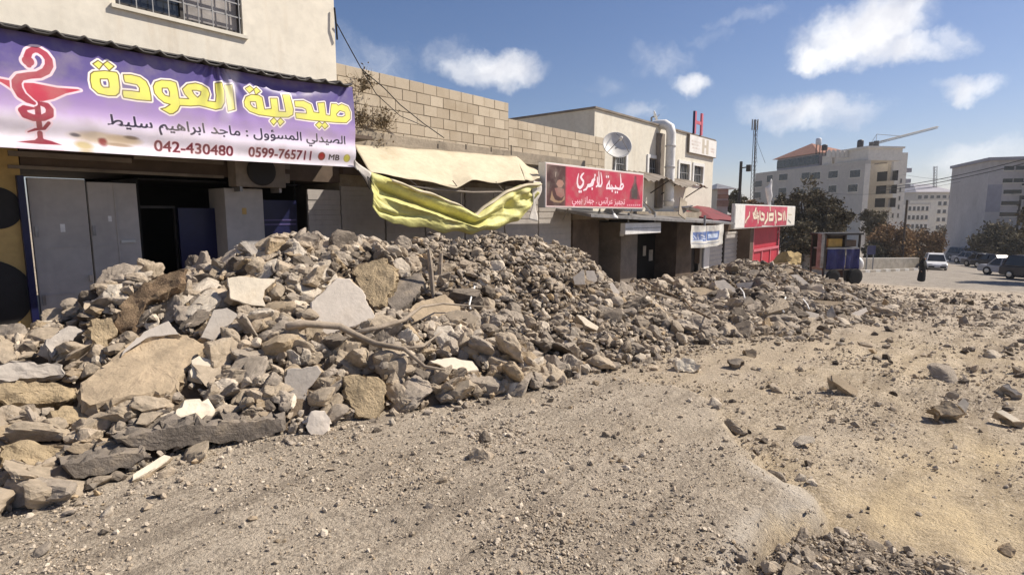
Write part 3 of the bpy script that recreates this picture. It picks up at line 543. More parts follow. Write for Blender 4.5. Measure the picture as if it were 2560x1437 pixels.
for i, (a, b_, lab) in enumerate([((1005, 215), (1035, 480), 'left pale wooden stake upright in the heap above the flat tan slab'), ((1085, 240), (1078, 390), 'right shorter wooden stake upright in the heap beside its twin')]):
    (x0, y0), (x1, y1) = Z2([a, b_]); p1 = hit(x1, y1); p0 = at(x0, y0, np.dot(p1-CAM, FH)+.1)
    tag(MB().tube([p1-[0, 0, .1], p1*.5+p0*.5, p0], [.030, .032, .026], 7).build('wooden_stake', MT['wood'], recenter=True), lab, 'stake')
tubeobj('bent_cable', [(p[0], p[1]) for p in Z2([(1290, 520), (1270, 580), (1255, 640), (1262, 668)])], .012, MT['white_paint'], 'white bent cable end curling out right of the flat tan slab', 'cable', .14)
tubeobj('bent_cable', Z3([(985, 300), (1003, 325), (1008, 360)]), .015, MT['white_paint'], 'white cable end hanging below the two pale slabs of the far heap', 'cable', .14)
tubeobj('bent_cable', Z3([(1235, 350), (1220, 380), (1205, 410), (1222, 440)]), .015, MT['white_paint'], 'pale cable loop on the front of the far heap', 'cable', .14)
tubeobj('bent_cable', Z3([(1330, 360), (1352, 390), (1362, 420)]), .014, MT['white_paint'], 'short pale cable right of the cable loop on the far heap', 'cable', .14)
tubeobj('steel_bar', Z3([(440, 250), (520, 300), (640, 355)]), .014, MT['rust'], 'rusty bar running down between the two heaps', 'bar', .14)
tubeobj('steel_bar', [(1705, 760), (1725, 790), (1770, 815)], .016, MT['rust'], 'rusty bent bar at the front left of the far heap', 'bar', .12)
tubeobj('steel_bar', [(1885, 680), (1960, 672), (2040, 700)], .02, MT['rust'], 'long dark bar on the crest of the far heap', 'bar', .2)
p1 = hit(1392, 612); p0 = at(1412, 545, np.dot(p1-CAM, FH))
tag(MB().tube([p1, p0], .012, 6).build('steel_bar', MT['white_paint'], recenter=True), 'thin white rod sticking up from the right crest under the red sign', 'bar')

# ------------------------------------------------------------------ loose stones: the largest in view one by one, the rest as stuff
def scatter(n, x0, x1, y0, y1, seed):
    g = np.random.default_rng(seed); return g.uniform(x0, x1, n), g.uniform(y0, y1, n), g
rx, ry, rr, rc, rz_ = [], [], [], [], []
def cls(g, n, w): return np.array(list(PAL))[g.choice(5, n, p=np.array(w)/sum(w))]
x, y, g = scatter(24000, -2, 13.4, 2.2, 7.6, 1)
h = heap(x, y); k = (h > .02) & (y < np.interp(x, AX['x'], AX['r'])+.35); front = heap(x, y-.2) < h+.35; x, y, h = x[k & front], y[k & front], h[k & front]
left = sstep(5.6, 4.6, x)
r = np.exp(g.normal(np.log(.043+.014*left), .42+.16*left)); r = np.clip(r, .018, .125+.045*left)
rx.append(x); ry.append(y); rr.append(r); rc.append(cls(g, len(x), (.40, .28, .14, .12, .06)))
x, y, g = scatter(15000, 6.8, 29.5, 1.2, 6.2, 2)
h = heap(x, y); k = (h > .02) & (y < np.interp(x, BX['x'], BX['r'])+.3); x, y = x[k], y[k]
r = np.clip(np.exp(g.normal(np.log(.058), .5, len(x))), .022, .25); rx.append(x); ry.append(y); rr.append(r); rc.append(cls(g, len(x), (.34, .30, .14, .18, .04)))
nheap = sum(len(a) for a in rx)
x, y, g = scatter(30000, .3, 34, -7, 5.2, 3)
hp = heap(x, y); rough_ = sstep(5.0, 8.5, x-y*.35)*(.35+.65*sstep(24, 12, x))*sstep(36, 22, x); toe = np.exp(-np.maximum(np.interp(x, AX['x'], AX['t'])-y, 0)/.45)*sstep(13, 11, x)+.7*np.exp(-np.abs(np.interp(x, BX['x'], BX['t'])-y)/.4)*sstep(7, 8, x)*sstep(19, 15, x)
edge_ = poly_sd(x, y, PLATE); edge_ = np.exp(-((edge_+.13)/.14)**2)*sstep(1.6, 2.2, x)*(np.hypot(x, y) < 8)*(y < 2.6)
dens = np.clip(.05+1.0*edge_+.75*rough_*(.18+2.2*np.clip(fbm(x*.5, y, 1.3, 4, 51)+.12, 0, 1))+.9*toe, 0, 1); tr = np.exp(-((y-np.interp(x, [4, 6.5, 8, 10, 14], [2.6, 2.25, 1.75, 1.3, .9]))/.35)**2)*sstep(5, 6.4, x)*sstep(16, 11, x)
k = (hp < .03) & (g.uniform(size=len(x)) < dens*(1-.9*tr)) & (y < 4.8) & (x < 34); x, y = x[k], y[k]
r = np.clip(np.exp(g.normal(np.log(.027), .60, len(x))), .010, .16)*(.8+.5*sstep(4, 12, x)); rx.append(x); ry.append(y); rr.append(r); rc.append(cls(g, len(x), (.40, .27, .13, .15, .05)))
rx, ry, rr, rc = map(np.concatenate, (rx, ry, rr, rc)); isheap = np.arange(len(rx)) < nheap
g = np.random.default_rng(5); rz0 = surf(rx, ry)+rr*np.where(isheap, g.uniform(-.25, .35, len(rx)), .22)
P = np.stack([rx, ry, rz0], 1); px, py, dz = project(P)
drop = np.zeros(len(rx), bool)
for poly, dist in HERO:
    sd = poly_sd(px, py, poly); drop |= (sd > -rr/dz*FPX*.45) & (np.abs(np.linalg.norm(P-CAM, axis=1)-dist) < 1.6)
P, rr, rc, px, py, dz, isheap = P[~drop], rr[~drop], rc[~drop], px[~drop], py[~drop], dz[~drop], isheap[~drop]
inv = (px > -20) & (px < 2580) & (py < 1450)
score = np.where(inv, rr/dz, 0)*np.where(isheap, 1, 1.05); order = np.argsort(-score); big = order[:286]; rest = order[286:]
BASE = [rock(4, 900+k, 9 if k % 2 else 13, .08) for k in range(18)]
RM_ME = {}
WORD = dict(tan='tan', grey='grey', pale='pale cream', dark='dark asphalt', ochre='ochre')
def region(p, hp):
    x_, y_ = p[0], p[1]
    if not hp: return ('on the open street right of the heaps', 'stones on the open street') if x_ > 6 else ('on the ground at the foot of the near heap', 'stones at the foot of the near heap')
    if heap(x_, y_) > 0 and (x_ > 9.5 and y_ < 6.2 or x_ > 7.8 and y_ < np.interp(x_, AX['x'], AX['t'])-.1): return 'on the far heap by the red shutter', 'stones of the far heap'
    t_ = (np.interp(x_, AX['x'], AX['r'])-y_)
    if x_ < 2.2: return 'in the low left end of the near heap', 'stones of the near heap, left end'
    if t_ < .9: return ('on the crest of the near heap below the shop doors' if x_ < 4.6 else 'on the crest of the near heap below the yellow tarpaulin'), 'stones of the near heap, crest'
    return ('in the coarse left face of the near heap' if x_ < 4.9 else 'in the fine right slope of the near heap'), 'stones of the near heap, face'
g = np.random.default_rng(8); proto = {}
for i in big:
    k = int(g.integers(18)); c_ = str(rc[i])
    if (k, c_) not in proto:
        V, F = BASE[k]; me = bpy.data.meshes.new('rubble_stone'); me.from_pydata(V.tolist(), [], F.tolist()); me.materials.append(ST[c_]); o = bpy.data.objects.new('rubble_stone', me); proto[(k, c_)] = o; first = o
    else: o = proto[(k, c_)].copy()
    COL.objects.link(o); o.location = Vector(P[i]); o.rotation_euler = (g.uniform(-.9, .9)+.3, g.uniform(-.8, .8), g.uniform(0, 6.28)) if isheap[i] else (g.uniform(-.4, .4), g.uniform(-.4, .4), g.uniform(0, 6.28))
    s = rr[i]*1.12; o.scale = (s*g.uniform(.85, 1.2), s*g.uniform(.85, 1.2), s*g.uniform(.7, 1.0))
    place, grp = region(P[i], isheap[i]); size = 'large' if rr[i] > .145 else ('medium' if rr[i] > .10 else 'small')
    tag(o, f'{size} {WORD[c_]} broken stone {place}', 'stone', grp)
CC = np.array([PAL[str(c_)] for c_ in rc])*g.uniform(.62, 1.32, (len(rc), 1))
size_ = rr[rest]/np.linalg.norm(P[rest]-CAM, axis=1); far_ = size_ < .0085
near_ = size_ > .0130
merged('rubble', P[rest][near_], rr[rest][near_]*1.1, CC[rest][near_], 3, 24, 13, rockattr, 'medium broken stone packed between the largest pieces of the heaps', 'rubble')
far_ = far_ | near_; merged('rubble', P[rest][~far_], rr[rest][~far_]*1.08, CC[rest][~far_], 2, 18, 3, rockattr, 'mass of smaller broken stone and asphalt filling both heaps', 'rubble')
far_ = far_ & ~near_; merged('rubble', P[rest][far_], rr[rest][far_]*1.1, CC[rest][far_], 1, 14, 4, rockattr, 'fine crushed stone lying between the larger pieces of the heaps', 'rubble')
# gravel on the near street and grit over the heaps
g = np.random.default_rng(9); n = 230000
az = g.uniform(-1.0, 1.02, n)*math.atan(IW/2/FPX)*1.1; dd = np.exp(g.uniform(np.log(1.9), np.log(16), n)); 
x = CAM[0]+dd*(FH[0]+np.tan(az)*RT[0]); y = CAM[1]+dd*(FH[1]+np.tan(az)*RT[1])
hp = heap(x, y); clump = fbm(x, y, .55, 4, 81)+.25*fbm(x, y, 2.2, 2, 83); sdD = sstep(-.1, .15, poly_sd(x, y, DARKG)+fbm(x, y, .2, 3, 25)*.12)
prob = np.clip(.34+.85*clump, .05, 1)
tr = np.exp(-((y-np.interp(x, [4, 6.5, 8, 10, 14], [2.6, 2.25, 1.75, 1.3, .9]))/.35)**2)*sstep(5, 6.4, x)*sstep(16, 11, x)
for (qx, qy, a) in SANDC:
    c_ = onZ(qx, qy); s = .10*c_[0]; prob = prob*(1-.75*a*np.exp(-(((x-c_[0])*.87-(y-c_[1])*.5)/(s*2.6))**2-(((x-c_[0])*.5+(y-c_[1])*.87)/(s*1.15))**2))
prob = np.maximum(prob*(1-.85*tr), sdD*.9)
k = (hp < .06) & (g.uniform(size=n) < prob) & (y < 5) & (x > -1); x, y, dd, sdD = x[k], y[k], dd[k], sdD[k]
r = np.clip(np.exp(g.normal(np.log(.0050), .55, len(x))), .003, .028)*(.62+.16*dd)*(1+.7*sdD)
c_ = cls(g, len(x), (.42, .16, .32, .05, .05)); Cc = np.array([PAL[str(q)] for q in c_])*g.uniform(.8, 1.25, (len(x), 1)); Cc = np.where((sdD > .5)[:, None], Cc*.88, Cc*1.12)
merged('gravel', np.stack([x, y, G(x, y)+r*.30], 1), r, Cc, 1, 16, 6, rockattr, 'fine pale and brown gravel strewn over the near street', 'gravel')
# ------------------------------------------------------------------ writing and artwork, rasterised into mesh colours
FORMS = {}
for i_, (ch, base, nf) in enumerate([('ا', 0xFE8D, 2), ('ب', 0xFE8F, 4), ('ة', 0xFE93, 2), ('ت', 0xFE95, 4), ('ج', 0xFE9D, 4), ('د', 0xFEA9, 2), ('ر', 0xFEAD, 2), ('ز', 0xFEAF, 2), ('س', 0xFEB1, 4), ('ص', 0xFEB9, 4), ('ط', 0xFEC1, 4), ('ع', 0xFEC9, 4),
        ('ل', 0xFEDD, 4), ('م', 0xFEE1, 4), ('ن', 0xFEE5, 4), ('ه', 0xFEE9, 4), ('و', 0xFEED, 2), ('ي', 0xFEF1, 4), ('ؤ', 0xFE85, 2), ('ئ', 0xFE89, 4)]): FORMS[ch] = (base, nf)
def shape_arabic(s):
    out = []
    for i, ch in enumerate(s):
        if ch not in FORMS: out.append(ch); continue
        b_, nf = FORMS[ch]; prev = i > 0 and s[i-1] in FORMS and FORMS[s[i-1]][1] == 4; nxt = nf == 4 and i+1 < len(s) and s[i+1] in FORMS
        if ch == 'ا' and i > 0 and s[i-1] == 'ل': out[-1] = chr(0xFEFC if (i > 1 and s[i-2] in FORMS and FORMS[s[i-2]][1] == 4) else 0xFEFB); continue
        out.append(chr(b_+(3 if prev and nxt else 1 if prev else 2 if nxt else 0)))
    return ''.join(out[::-1])
def glyph_tris(text):
    c_ = bpy.data.curves.new('lettering', 'FONT'); c_.body = text; c_.dimensions = '2D'; c_.fill_mode = 'BOTH'; c_.resolution_u = 4
    o = bpy.data.objects.new('lettering', c_); COL.objects.link(o); dg = bpy.context.evaluated_depsgraph_get(); dg.update()
    me = o.evaluated_get(dg).to_mesh(); me.calc_loop_triangles(); V = np.array([v.co[:2] for v in me.vertices]); T = np.array([t_.vertices[:] for t_ in me.loop_triangles])
    bpy.data.objects.remove(o); bpy.data.curves.remove(c_); return V, T
class Canvas:
    """artwork on a sheet: coordinates in metres on the sheet, h rows from the bottom"""
    def __init__(s, x0, x1, z0, z1, res): s.x0, s.z0, s.res = x0, z0, res; s.w = int((x1-x0)*res)+1; s.h = int((z1-z0)*res)+1; s.x1 = x0+(s.w-1)/res; s.z1 = z0+(s.h-1)/res; s.C = np.zeros((s.h, s.w, 3)); s.X, s.Z = np.meshgrid(x0+np.arange(s.w)/res, z0+np.arange(s.h)/res)
    def poly(s, pts, holes=()):
        sd = poly_sd(s.X, s.Z, pts)
        for h in holes: sd = np.minimum(sd, -poly_sd(s.X, s.Z, h))
        return sd
    def stroke(s, pts, w):
        ws = w if hasattr(w, '__len__') else [w]*len(pts); best = np.full(s.X.shape, -1e9)
        for (ax, ay), (bx, by), wa, wb in zip(pts[:-1], pts[1:], ws[:-1], ws[1:]):
            ex, ey = bx-ax, by-ay; t_ = np.clip(((s.X-ax)*ex+(s.Z-ay)*ey)/(ex*ex+ey*ey+1e-12), 0, 1)
            best = np.maximum(best, (wa+(wb-wa)*t_)/2-np.hypot(s.X-ax-t_*ex, s.Z-ay-t_*ey))
        return best
    def text(s, V, T, a, b_, height):
        """triangles of a line of text laid from point a to point b, letters of the given height above the line -> coverage"""
        lo, hi = V.min(0), V.max(0); a = np.array(a); d = np.array(b_)-a; L_ = np.linalg.norm(d); d /= L_; n = np.array([-d[1], d[0]]); cap = .70
        P = a+np.outer((V[:, 0]-lo[0])/(hi[0]-lo[0])*L_, d)+np.outer(V[:, 1]/cap*height, n); ss = 3
        Q = (P-[s.x0, s.z0])*s.res*ss; cov = np.zeros((s.h*ss, s.w*ss), bool)
        for t_ in T:
            q = Q[t_]; x0, y0 = np.maximum(np.floor(q.min(0)).astype(int), 0); x1, y1 = np.minimum(np.ceil(q.max(0)).astype(int)+1, [s.w*ss, s.h*ss])
            if x1 <= x0 or y1 <= y0: continue
            X_, Y_ = np.meshgrid(np.arange(x0, x1)+.5, np.arange(y0, y1)+.5); e = [(q[(k+1) % 3][0]-q[k][0])*(Y_-q[k][1])-(q[(k+1) % 3][1]-q[k][1])*(X_-q[k][0]) for k in range(3)]
            cov[y0:y1, x0:x1] |= ((e[0] >= -.3) & (e[1] >= -.3) & (e[2] >= -.3)) | ((e[0] <= .3) & (e[1] <= .3) & (e[2] <= .3))
        return cov.reshape(s.h, ss, s.w, ss).mean((1, 3))
    def fat(s, cov, px):
        k = int(math.ceil(px)); out = cov.copy()
        for dy in range(-k, k+1):
            for dx in range(-k, k+1):
                if 0 < dx*dx+dy*dy <= px*px: out = np.maximum(out, np.roll(np.roll(cov, dy, 0), dx, 1))
        return out
    def paint(s, cov, c_): s.C += (np.array(c_)-s.C)*np.clip(cov, 0, 1)[..., None]
    def paint_sd(s, sd, c_, soft=None): s.paint(np.clip(sd*s.res*(soft or 1)+.5, 0, 1), c_)
def lin(r, g_, b_): return tuple(((v/255+.055)/1.055)**2.4 if v > 10 else v/255/12.92 for v in (r, g_, b_))
def sheet(name, cv, pos, m, parent=None, thick=.004, **kw):
    """the painted canvas as a cloth or board: pos(x, z) gives world points; a back sheet gives it thickness"""
    Pw = pos(cv.X, cv.Z).reshape(-1, 3); n_ = cv.w*cv.h; idx = np.arange(n_).reshape(cv.h, cv.w)
    F = np.stack([idx[:-1, :-1], idx[:-1, 1:], idx[1:, 1:], idx[1:, :-1]], -1).reshape(-1, 4)
    return mesh_np(name, Pw, F, m, parent, col=np.clip(cv.C, 0, 1).reshape(-1, 3), smooth=True, **kw)
def printmat(name, rough, spec):
    m, t, b = newmat(name); tcn = nd(t, 'ShaderNodeTexCoord'); a = nd(t, 'ShaderNodeAttribute', attribute_name='Col'); nn = noise(t, tcn.outputs['Object'], 3.0, 6)
    c_ = mixcol(t, mth('MULTIPLY', ramp(t, nn, .42, .75), .32, tree=t), a.outputs['Color'], (.42, .37, .30)); t.links.new(c_, b.inputs['Base Color']); b.inputs['Roughness'].default_value = rough; b.inputs['Specular IOR Level'].default_value = spec
    bump(t, b, noise(t, tcn.outputs['Object'], 14, 4), .12, .004); return m
VINYL = printmat('printed_vinyl', .42, .35); BOARD = printmat('printed_board', .45, .3)

# ------------------------------------------------------------------ pharmacy building on the left
YB, YW = 8.3, 9.5
def pz(px, py, Y=YB): p = onY(px, py, Y); return (p[0], p[2])
def PZ(L_, Y=YB): return [pz(x_, y_, Y) for x_, y_ in L_]
def rect(mb, x0, y0, x1, y1, Y, d0, d1):
    """box on the street front seen between two photograph corners, d metres proud of plane Y"""
    a = onY(x0, y0, Y-d1); b_ = onY(x1, y1, Y-d1); return mb.fbox(FY(Y), a[0], b_[0], b_[2], a[2], d0, d1)
cv = Canvas(pz(-260, 215)[0], pz(884, 300)[0], pz(885, 418)[1]-.02, pz(0, 75)[1]+.05, 250)
bt = np.interp(cv.X, [pz(p, q)[0] for p, q in [(0, 70), (440, 150), (700, 198), (880, 218)]], [pz(p, q)[1] for p, q in [(0, 70), (440, 150), (700, 198), (880, 218)]])
bb = np.interp(cv.X, [pz(p, q)[0] for p, q in [(0, 369), (440, 394), (885, 418)]], [pz(p, q)[1] for p, q in [(0, 369), (440, 394), (885, 418)]])
V_ = np.clip((cv.Z-bb)/(bt-bb), 0, 1)
wv = V_+.05*fbm(cv.X, cv.Z, 1.1, 3, 4)
for k, stops in enumerate(zip(*[lin(244, 238, 246), lin(238, 229, 243), lin(196, 172, 216), lin(168, 142, 200), lin(102, 90, 150), lin(90, 78, 138)])): cv.C[..., k] = np.interp(wv, [0, .24, .36, .50, .68, 1.0], stops)
k1 = lambda L_, sx, ox, oy: PZ([(ox+a/sx, oy+b_/sx) for a, b_ in L_])
T2 = lambda L_: k1(L_, 7.11, 200, 130)
T3 = lambda L_: k1(L_, 5.747, 540, 170)
TS = lambda L_: k1(L_, 4.954, 0, 90)
TITLE = [(T2([(175, 400), (230, 358), (430, 342), (640, 370), (672, 420), (695, 640), (680, 740), (620, 790), (480, 790), (300, 750), (190, 650), (165, 520)]), [T2([(345, 490), (480, 490), (500, 560), (500, 640), (400, 640), (360, 600), (345, 540)])]),
    (T2([(220, 220), (315, 158), (405, 225), (330, 320)]), []), (T2([(405, 225), (480, 172), (600, 262), (510, 340)]), []),
    (T2([(760, 410), (900, 410), (1060, 450), (1170, 530), (1220, 640), (1245, 780), (1250, 880), (1000, 860), (760, 820), (740, 760), (745, 690), (900, 700), (1040, 720), (1045, 650), (1000, 590), (900, 570), (790, 550), (770, 500)]), []),
    (T2([(1290, 620), (1330, 540), (1440, 505), (1600, 515), (1700, 550), (1730, 680), (1750, 830), (1765, 960), (1720, 1050), (1640, 1105), (1580, 1110), (1420, 1020), (1500, 1000), (1590, 940), (1480, 910), (1380, 830), (1310, 740)]), [T2([(1450, 650), (1550, 650), (1580, 720), (1575, 800), (1500, 780), (1450, 720)])]),
    (T2([(1735, 830), (1920, 840), (1850, 760), (1810, 665), (1900, 580), (2040, 560), (2160, 590), (2250, 660), (2290, 760), (2255, 880), (2400, 890), (2430, 960), (2400, 1030), (2100, 960), (1950, 970), (1750, 960)]), [T2([(1980, 690), (2060, 690), (2140, 710), (2130, 770), (2080, 815), (2010, 750)])]),
    (T2([(2395, 560), (2500, 550), (2545, 700), (2555, 900), (2500, 1010), (2400, 1030), (2250, 990), (2280, 890), (2400, 890), (2410, 780), (2400, 700)]), []),
    (T3([(110, 250), (225, 245), (265, 600), (160, 630), (135, 480)]), []),
    (T3([(390, 490), (420, 420), (500, 385), (600, 395), (655, 430), (685, 600), (780, 590), (765, 440), (870, 440), (885, 630), (985, 635), (945, 390), (1050, 385), (1095, 600), (1085, 680), (1020, 715), (850, 715), (600, 680), (470, 630), (400, 560)]), [T3([(480, 490), (560, 490), (575, 590), (520, 570), (485, 530)])]),
    (T3([(410, 300), (480, 260), (540, 312), (470, 370)]), []), (T3([(535, 310), (575, 280), (632, 340), (560, 395)]), []), (T3([(760, 770), (815, 718), (862, 770), (810, 830)]), []), (T3([(862, 770), (910, 723), (962, 780), (900, 840)]), []),
    (T3([(1110, 480), (1240, 475), (1350, 530), (1385, 640), (1460, 650), (1440, 510), (1540, 500), (1560, 680), (1620, 690), (1640, 520), (1720, 520), (1740, 545), (1790, 522), (1880, 560), (1915, 640), (1910, 740), (1850, 795), (1700, 790), (1300, 755), (1130, 730), (1120, 650), (1280, 660), (1270, 600), (1220, 575), (1120, 565)]), [T3([(1710, 670), (1760, 620), (1830, 640), (1835, 690), (1790, 710), (1720, 700)])]),
    (T3([(1405, 825), (1460, 775), (1512, 820), (1460, 880)]), []), (T3([(1490, 830), (1542, 780), (1592, 840), (1540, 885)]), [])]
sds = [cv.poly(p, h) for p, h in TITLE]
top_sd = np.max(np.stack(sds), 0)
cv.paint_sd(top_sd+.026, lin(250, 240, 232)); 
for sd in sds: cv.paint_sd(sd+.007, lin(110, 92, 40)); 
for sd in sds: cv.paint_sd(sd-.006, lin(234, 232, 112))
PINK, RED_, DRED = lin(248, 222, 232), lin(200, 70, 90), lin(150, 50, 68)
bowl = [cv.poly(TS([(280, 590), (400, 592), (700, 650), (950, 668), (985, 682), (800, 722), (650, 790), (520, 818), (430, 818), (330, 745), (275, 660)])), cv.poly(TS([(-400, 470), (0, 540), (130, 565), (160, 690), (60, 620), (0, 582), (-400, 500)]))]
snake = cv.stroke(TS([(348, 375), (340, 320), (330, 270), (355, 205), (410, 175), (470, 182), (545, 230), (595, 300), (600, 375), (560, 445), (470, 490), (350, 500), (235, 522), (192, 580), (200, 650), (250, 740), (330, 800), (405, 840)]), [w/4.954/170 for w in (45, 95, 60, 58, 58, 62, 64, 66, 70, 70, 68, 66, 70, 76, 80, 78, 66, 40)])
coil = cv.stroke(TS([(410, 905), (290, 900), (262, 930), (300, 985), (400, 1022), (520, 1022), (600, 985), (603, 920), (565, 870), (505, 850)]), [w/4.954/170 for w in (20, 50, 62, 66, 62, 60, 64, 60, 54, 44)])
stem = np.maximum.reduce([cv.stroke(TS([(445, 820), (462, 1000)]), .055), cv.stroke(TS([(470, 1070), (482, 1130)]), .052), cv.stroke(TS([(490, 1205), (500, 1290)]), .05), cv.stroke(TS([(345, 1190), (430, 1162), (540, 1150), (592, 1085)]), [.015, .028, .035, .036]), cv.poly(TS([(200, 1312), (430, 1290), (470, 1255), (520, 1258), (545, 1280), (640, 1305), (770, 1355), (480, 1342), (330, 1328)]))])
for sd in (stem, bowl[0], bowl[1], coil, snake): cv.paint_sd(sd+.022, PINK)
cv.paint_sd(stem, DRED); cv.paint_sd(bowl[0], RED_); cv.paint_sd(bowl[1], RED_); cv.paint_sd(coil, lin(165, 60, 78)); cv.paint_sd(snake+.012, PINK); cv.paint_sd(snake-.003, lin(176, 66, 86))
VV, TT = glyph_tris(shape_arabic('الصيدلي المسؤول : ماجد ابراهيم سليط')); cvr = cv.text(VV, TT, pz(268, 313), pz(861, 361), .125); cv.paint(cv.fat(cvr, 3.2)*.35, lin(235, 225, 240)); cv.paint(cv.fat(cvr, 1.6), lin(48, 40, 62))
for s_, a_, b_, h_ in [('042-430480', (388, 377), (584, 390), .135), ('0599-765711', (623, 391), (778, 400), .135)]:
    VV, TT = glyph_tris(s_); cvr = cv.text(VV, TT, pz(*a_), pz(*b_), h_); cv.paint(cv.fat(cvr, 4)*.5, lin(250, 215, 222)); cv.paint(cv.fat(cvr, 1.7), lin(122, 44, 58))
for (px_, py_, r_, c_) in [(803, 391, 11, (150, 80, 60)), (803, 391, 7, (190, 60, 60)), (866, 396, 11, (205, 190, 110)), (866, 396, 8, (228, 222, 95))]: q = pz(px_, py_); cv.paint_sd(r_/170-np.hypot(cv.X-q[0], cv.Z-q[1]), lin(*c_), .4)
VV, TT = glyph_tris('MB'); cv.paint(cv.fat(cv.text(VV, TT, pz(822, 399), pz(848, 401), .085), 1), lin(70, 55, 50))
for (px_, py_, a_, b_, c_) in [(262, 348, 62, 13, (226, 206, 178)), (312, 350, 34, 9, (214, 192, 164)), (210, 364, 18, 9, (196, 178, 122)), (257, 355, 9, 10, (150, 52, 56)), (243, 338, 16, 6, (236, 218, 196)), (328, 345, 15, 4, (140, 122, 104)), (298, 363, 26, 4, (176, 152, 128)), (187, 338, 10, 4, (110, 105, 112))]:
    q = pz(px_, py_); cv.paint(np.clip(1.3-((cv.X-q[0])*170/a_)**2-((cv.Z-q[1])*170/b_+(cv.X-q[0])*170/a_*.2)**2, 0, 1)*.9, lin(*c_))
painted_sheen = sstep(.10, .0, np.abs(cv.X-pz(560, 230)[0]-.25*(V_-.5))-.05*V_)*sstep(.25, .6, V_); cv.paint(painted_sheen*.35, lin(240, 235, 245))  # pale sheen of the cloth painted into the artwork
def banner_pos(X, Z):
    u = (X-cv.x0)/(cv.x1-cv.x0); v = np.clip((Z-cv.z0)/(cv.z1-cv.z0), 0, 1); sag = .035*np.sin(v*math.pi)*(1+.5*np.sin(u*9))
    tt = pz(700, 200)[0]; fold = .05*np.exp(-((Z-bt+.12-.10*np.abs(X-tt-.25))/.09)**2)*sstep(.9, .1, np.abs(X-tt-.2))
    pull = .022*np.sin((X-pz(540, 160)[0])*30/(.35+(bt-Z)*1.8))*np.exp(-((X-pz(540, 160)[0])/(.15+.35*np.maximum(bt-Z, 0)))**2)*sstep(.9, 0, bt-Z)
    low = .018*np.sin((Z-bb)*16+X*.8)*sstep(.7, .1, Z-bb)
    corner = .03*np.exp(-((X-Z*.8-pz(860, 235)[0]+pz(860, 235)[1]*.8)/.05)**2)*sstep(.6, .1, pz(884, 225)[0]-X)
    z = bb+np.clip((Z-cv.z0)/(cv.z1-cv.z0), 0, 1)*(bt-bb)
    y_ = YB-sag+fold-pull-low+corner+.02*fbm(X, Z, .7, 3, 12)
    return np.stack([X, y_, z], -1)
# the art was drawn at true height: resample rows so the cloth edge follows its slightly sloping hem
rows_ = (bb+np.linspace(0, 1, cv.h)[:, None]*(bt-bb)-cv.z0)*cv.res; lo_ = np.clip(rows_.astype(int), 0, cv.h-2); fr_ = np.clip(rows_-lo_, 0, 1)[..., None]; cols_ = np.arange(cv.w)[None, :]
cv.C = cv.C[lo_, cols_]*(1-fr_)+cv.C[lo_+1, cols_]*fr_
bn = sheet('shop_banner', cv, banner_pos, VINYL); tag(bn, 'long purple and white pharmacy banner with yellow Arabic title and red snake-and-bowl emblem', 'banner')
sm = bn.modifiers.new('thickness', 'SOLIDIFY'); sm.thickness = .004; sm.offset = -1

px0 = -7.0; xe = onY(838, 100, YW)[0]
def ex(px, py=500, Y=YW): return onY(px, py, Y)[0]
def ez(px, py, Y=YW): return onY(px, py, Y)[2]
ph = empty('shop_building', ((px0+xe)/2, YW, 0), label='cream two-storey pharmacy building with dark shopfront under a purple banner', cat='building')
f = FY(YW)
zl = ez(200, 372)   # bottom of upper wall behind banner
zc = ez(0, 62, YB)+.02
wx0, wx1 = ex(288, 0), ex(607, 60); wz0 = ez(290, 8)-.02
mb = MB()
mb.fbox(f, px0, wx0, 3.1, 9.0, -3, 0).fbox(f, wx1, xe, 3.1, 9.0, -3, 0).fbox(f, wx0, wx1, 3.1, wz0, -3, 0).fbox(f, wx0, wx1, wz0+1.5, 9.0, -3, 0)
mb.build('upper_wall', MT['white_wall'], ph)
win = MB().fbox(f, wx0, wx0+.05, wz0, wz0+1.5, -.14, -.06).fbox(f, wx1-.05, wx1, wz0, wz0+1.5, -.14, -.06).fbox(f, wx0+.05, wx1-.05, wz0, wz0+.06, -.14, -.06).fbox(f, (wx0+wx1)/2-.03, (wx0+wx1)/2+.03, wz0+.06, wz0+1.5, -.13, -.065).build('window', MT['dark_metal'], ph)
MB().fbox(f, wx0+.05, (wx0+wx1)/2-.03, wz0+.06, wz0+1.5, -.12, -.10).build('pane', MT['glass'], win)
MB().fbox(f, (wx0+wx1)/2+.03, wx1-.05, wz0+.06, wz0+1.5, -.12, -.10).build('curtain', MT['curtain'], win)
gb = MB()
for k in range(1, 5): gb.fbox(f, wx0+.02, wx1-.02, wz0+.04+.21*k, wz0+.058+.21*k, -.03, -.012)
for k in range(9): q = wx0+.05+(wx1-wx0-.1)*k/8; gb.fbox(f, q-.006, q+.006, wz0+.01, wz0+1.5, -.012, .0)
gb.build('window_bars', MT['grey_paint'], win)
MB().fbox(f, wx0-.06, wx1+.06, wz0-.055, wz0-.002, -.1, .05).build('sill', MT['cream_wall'], win)
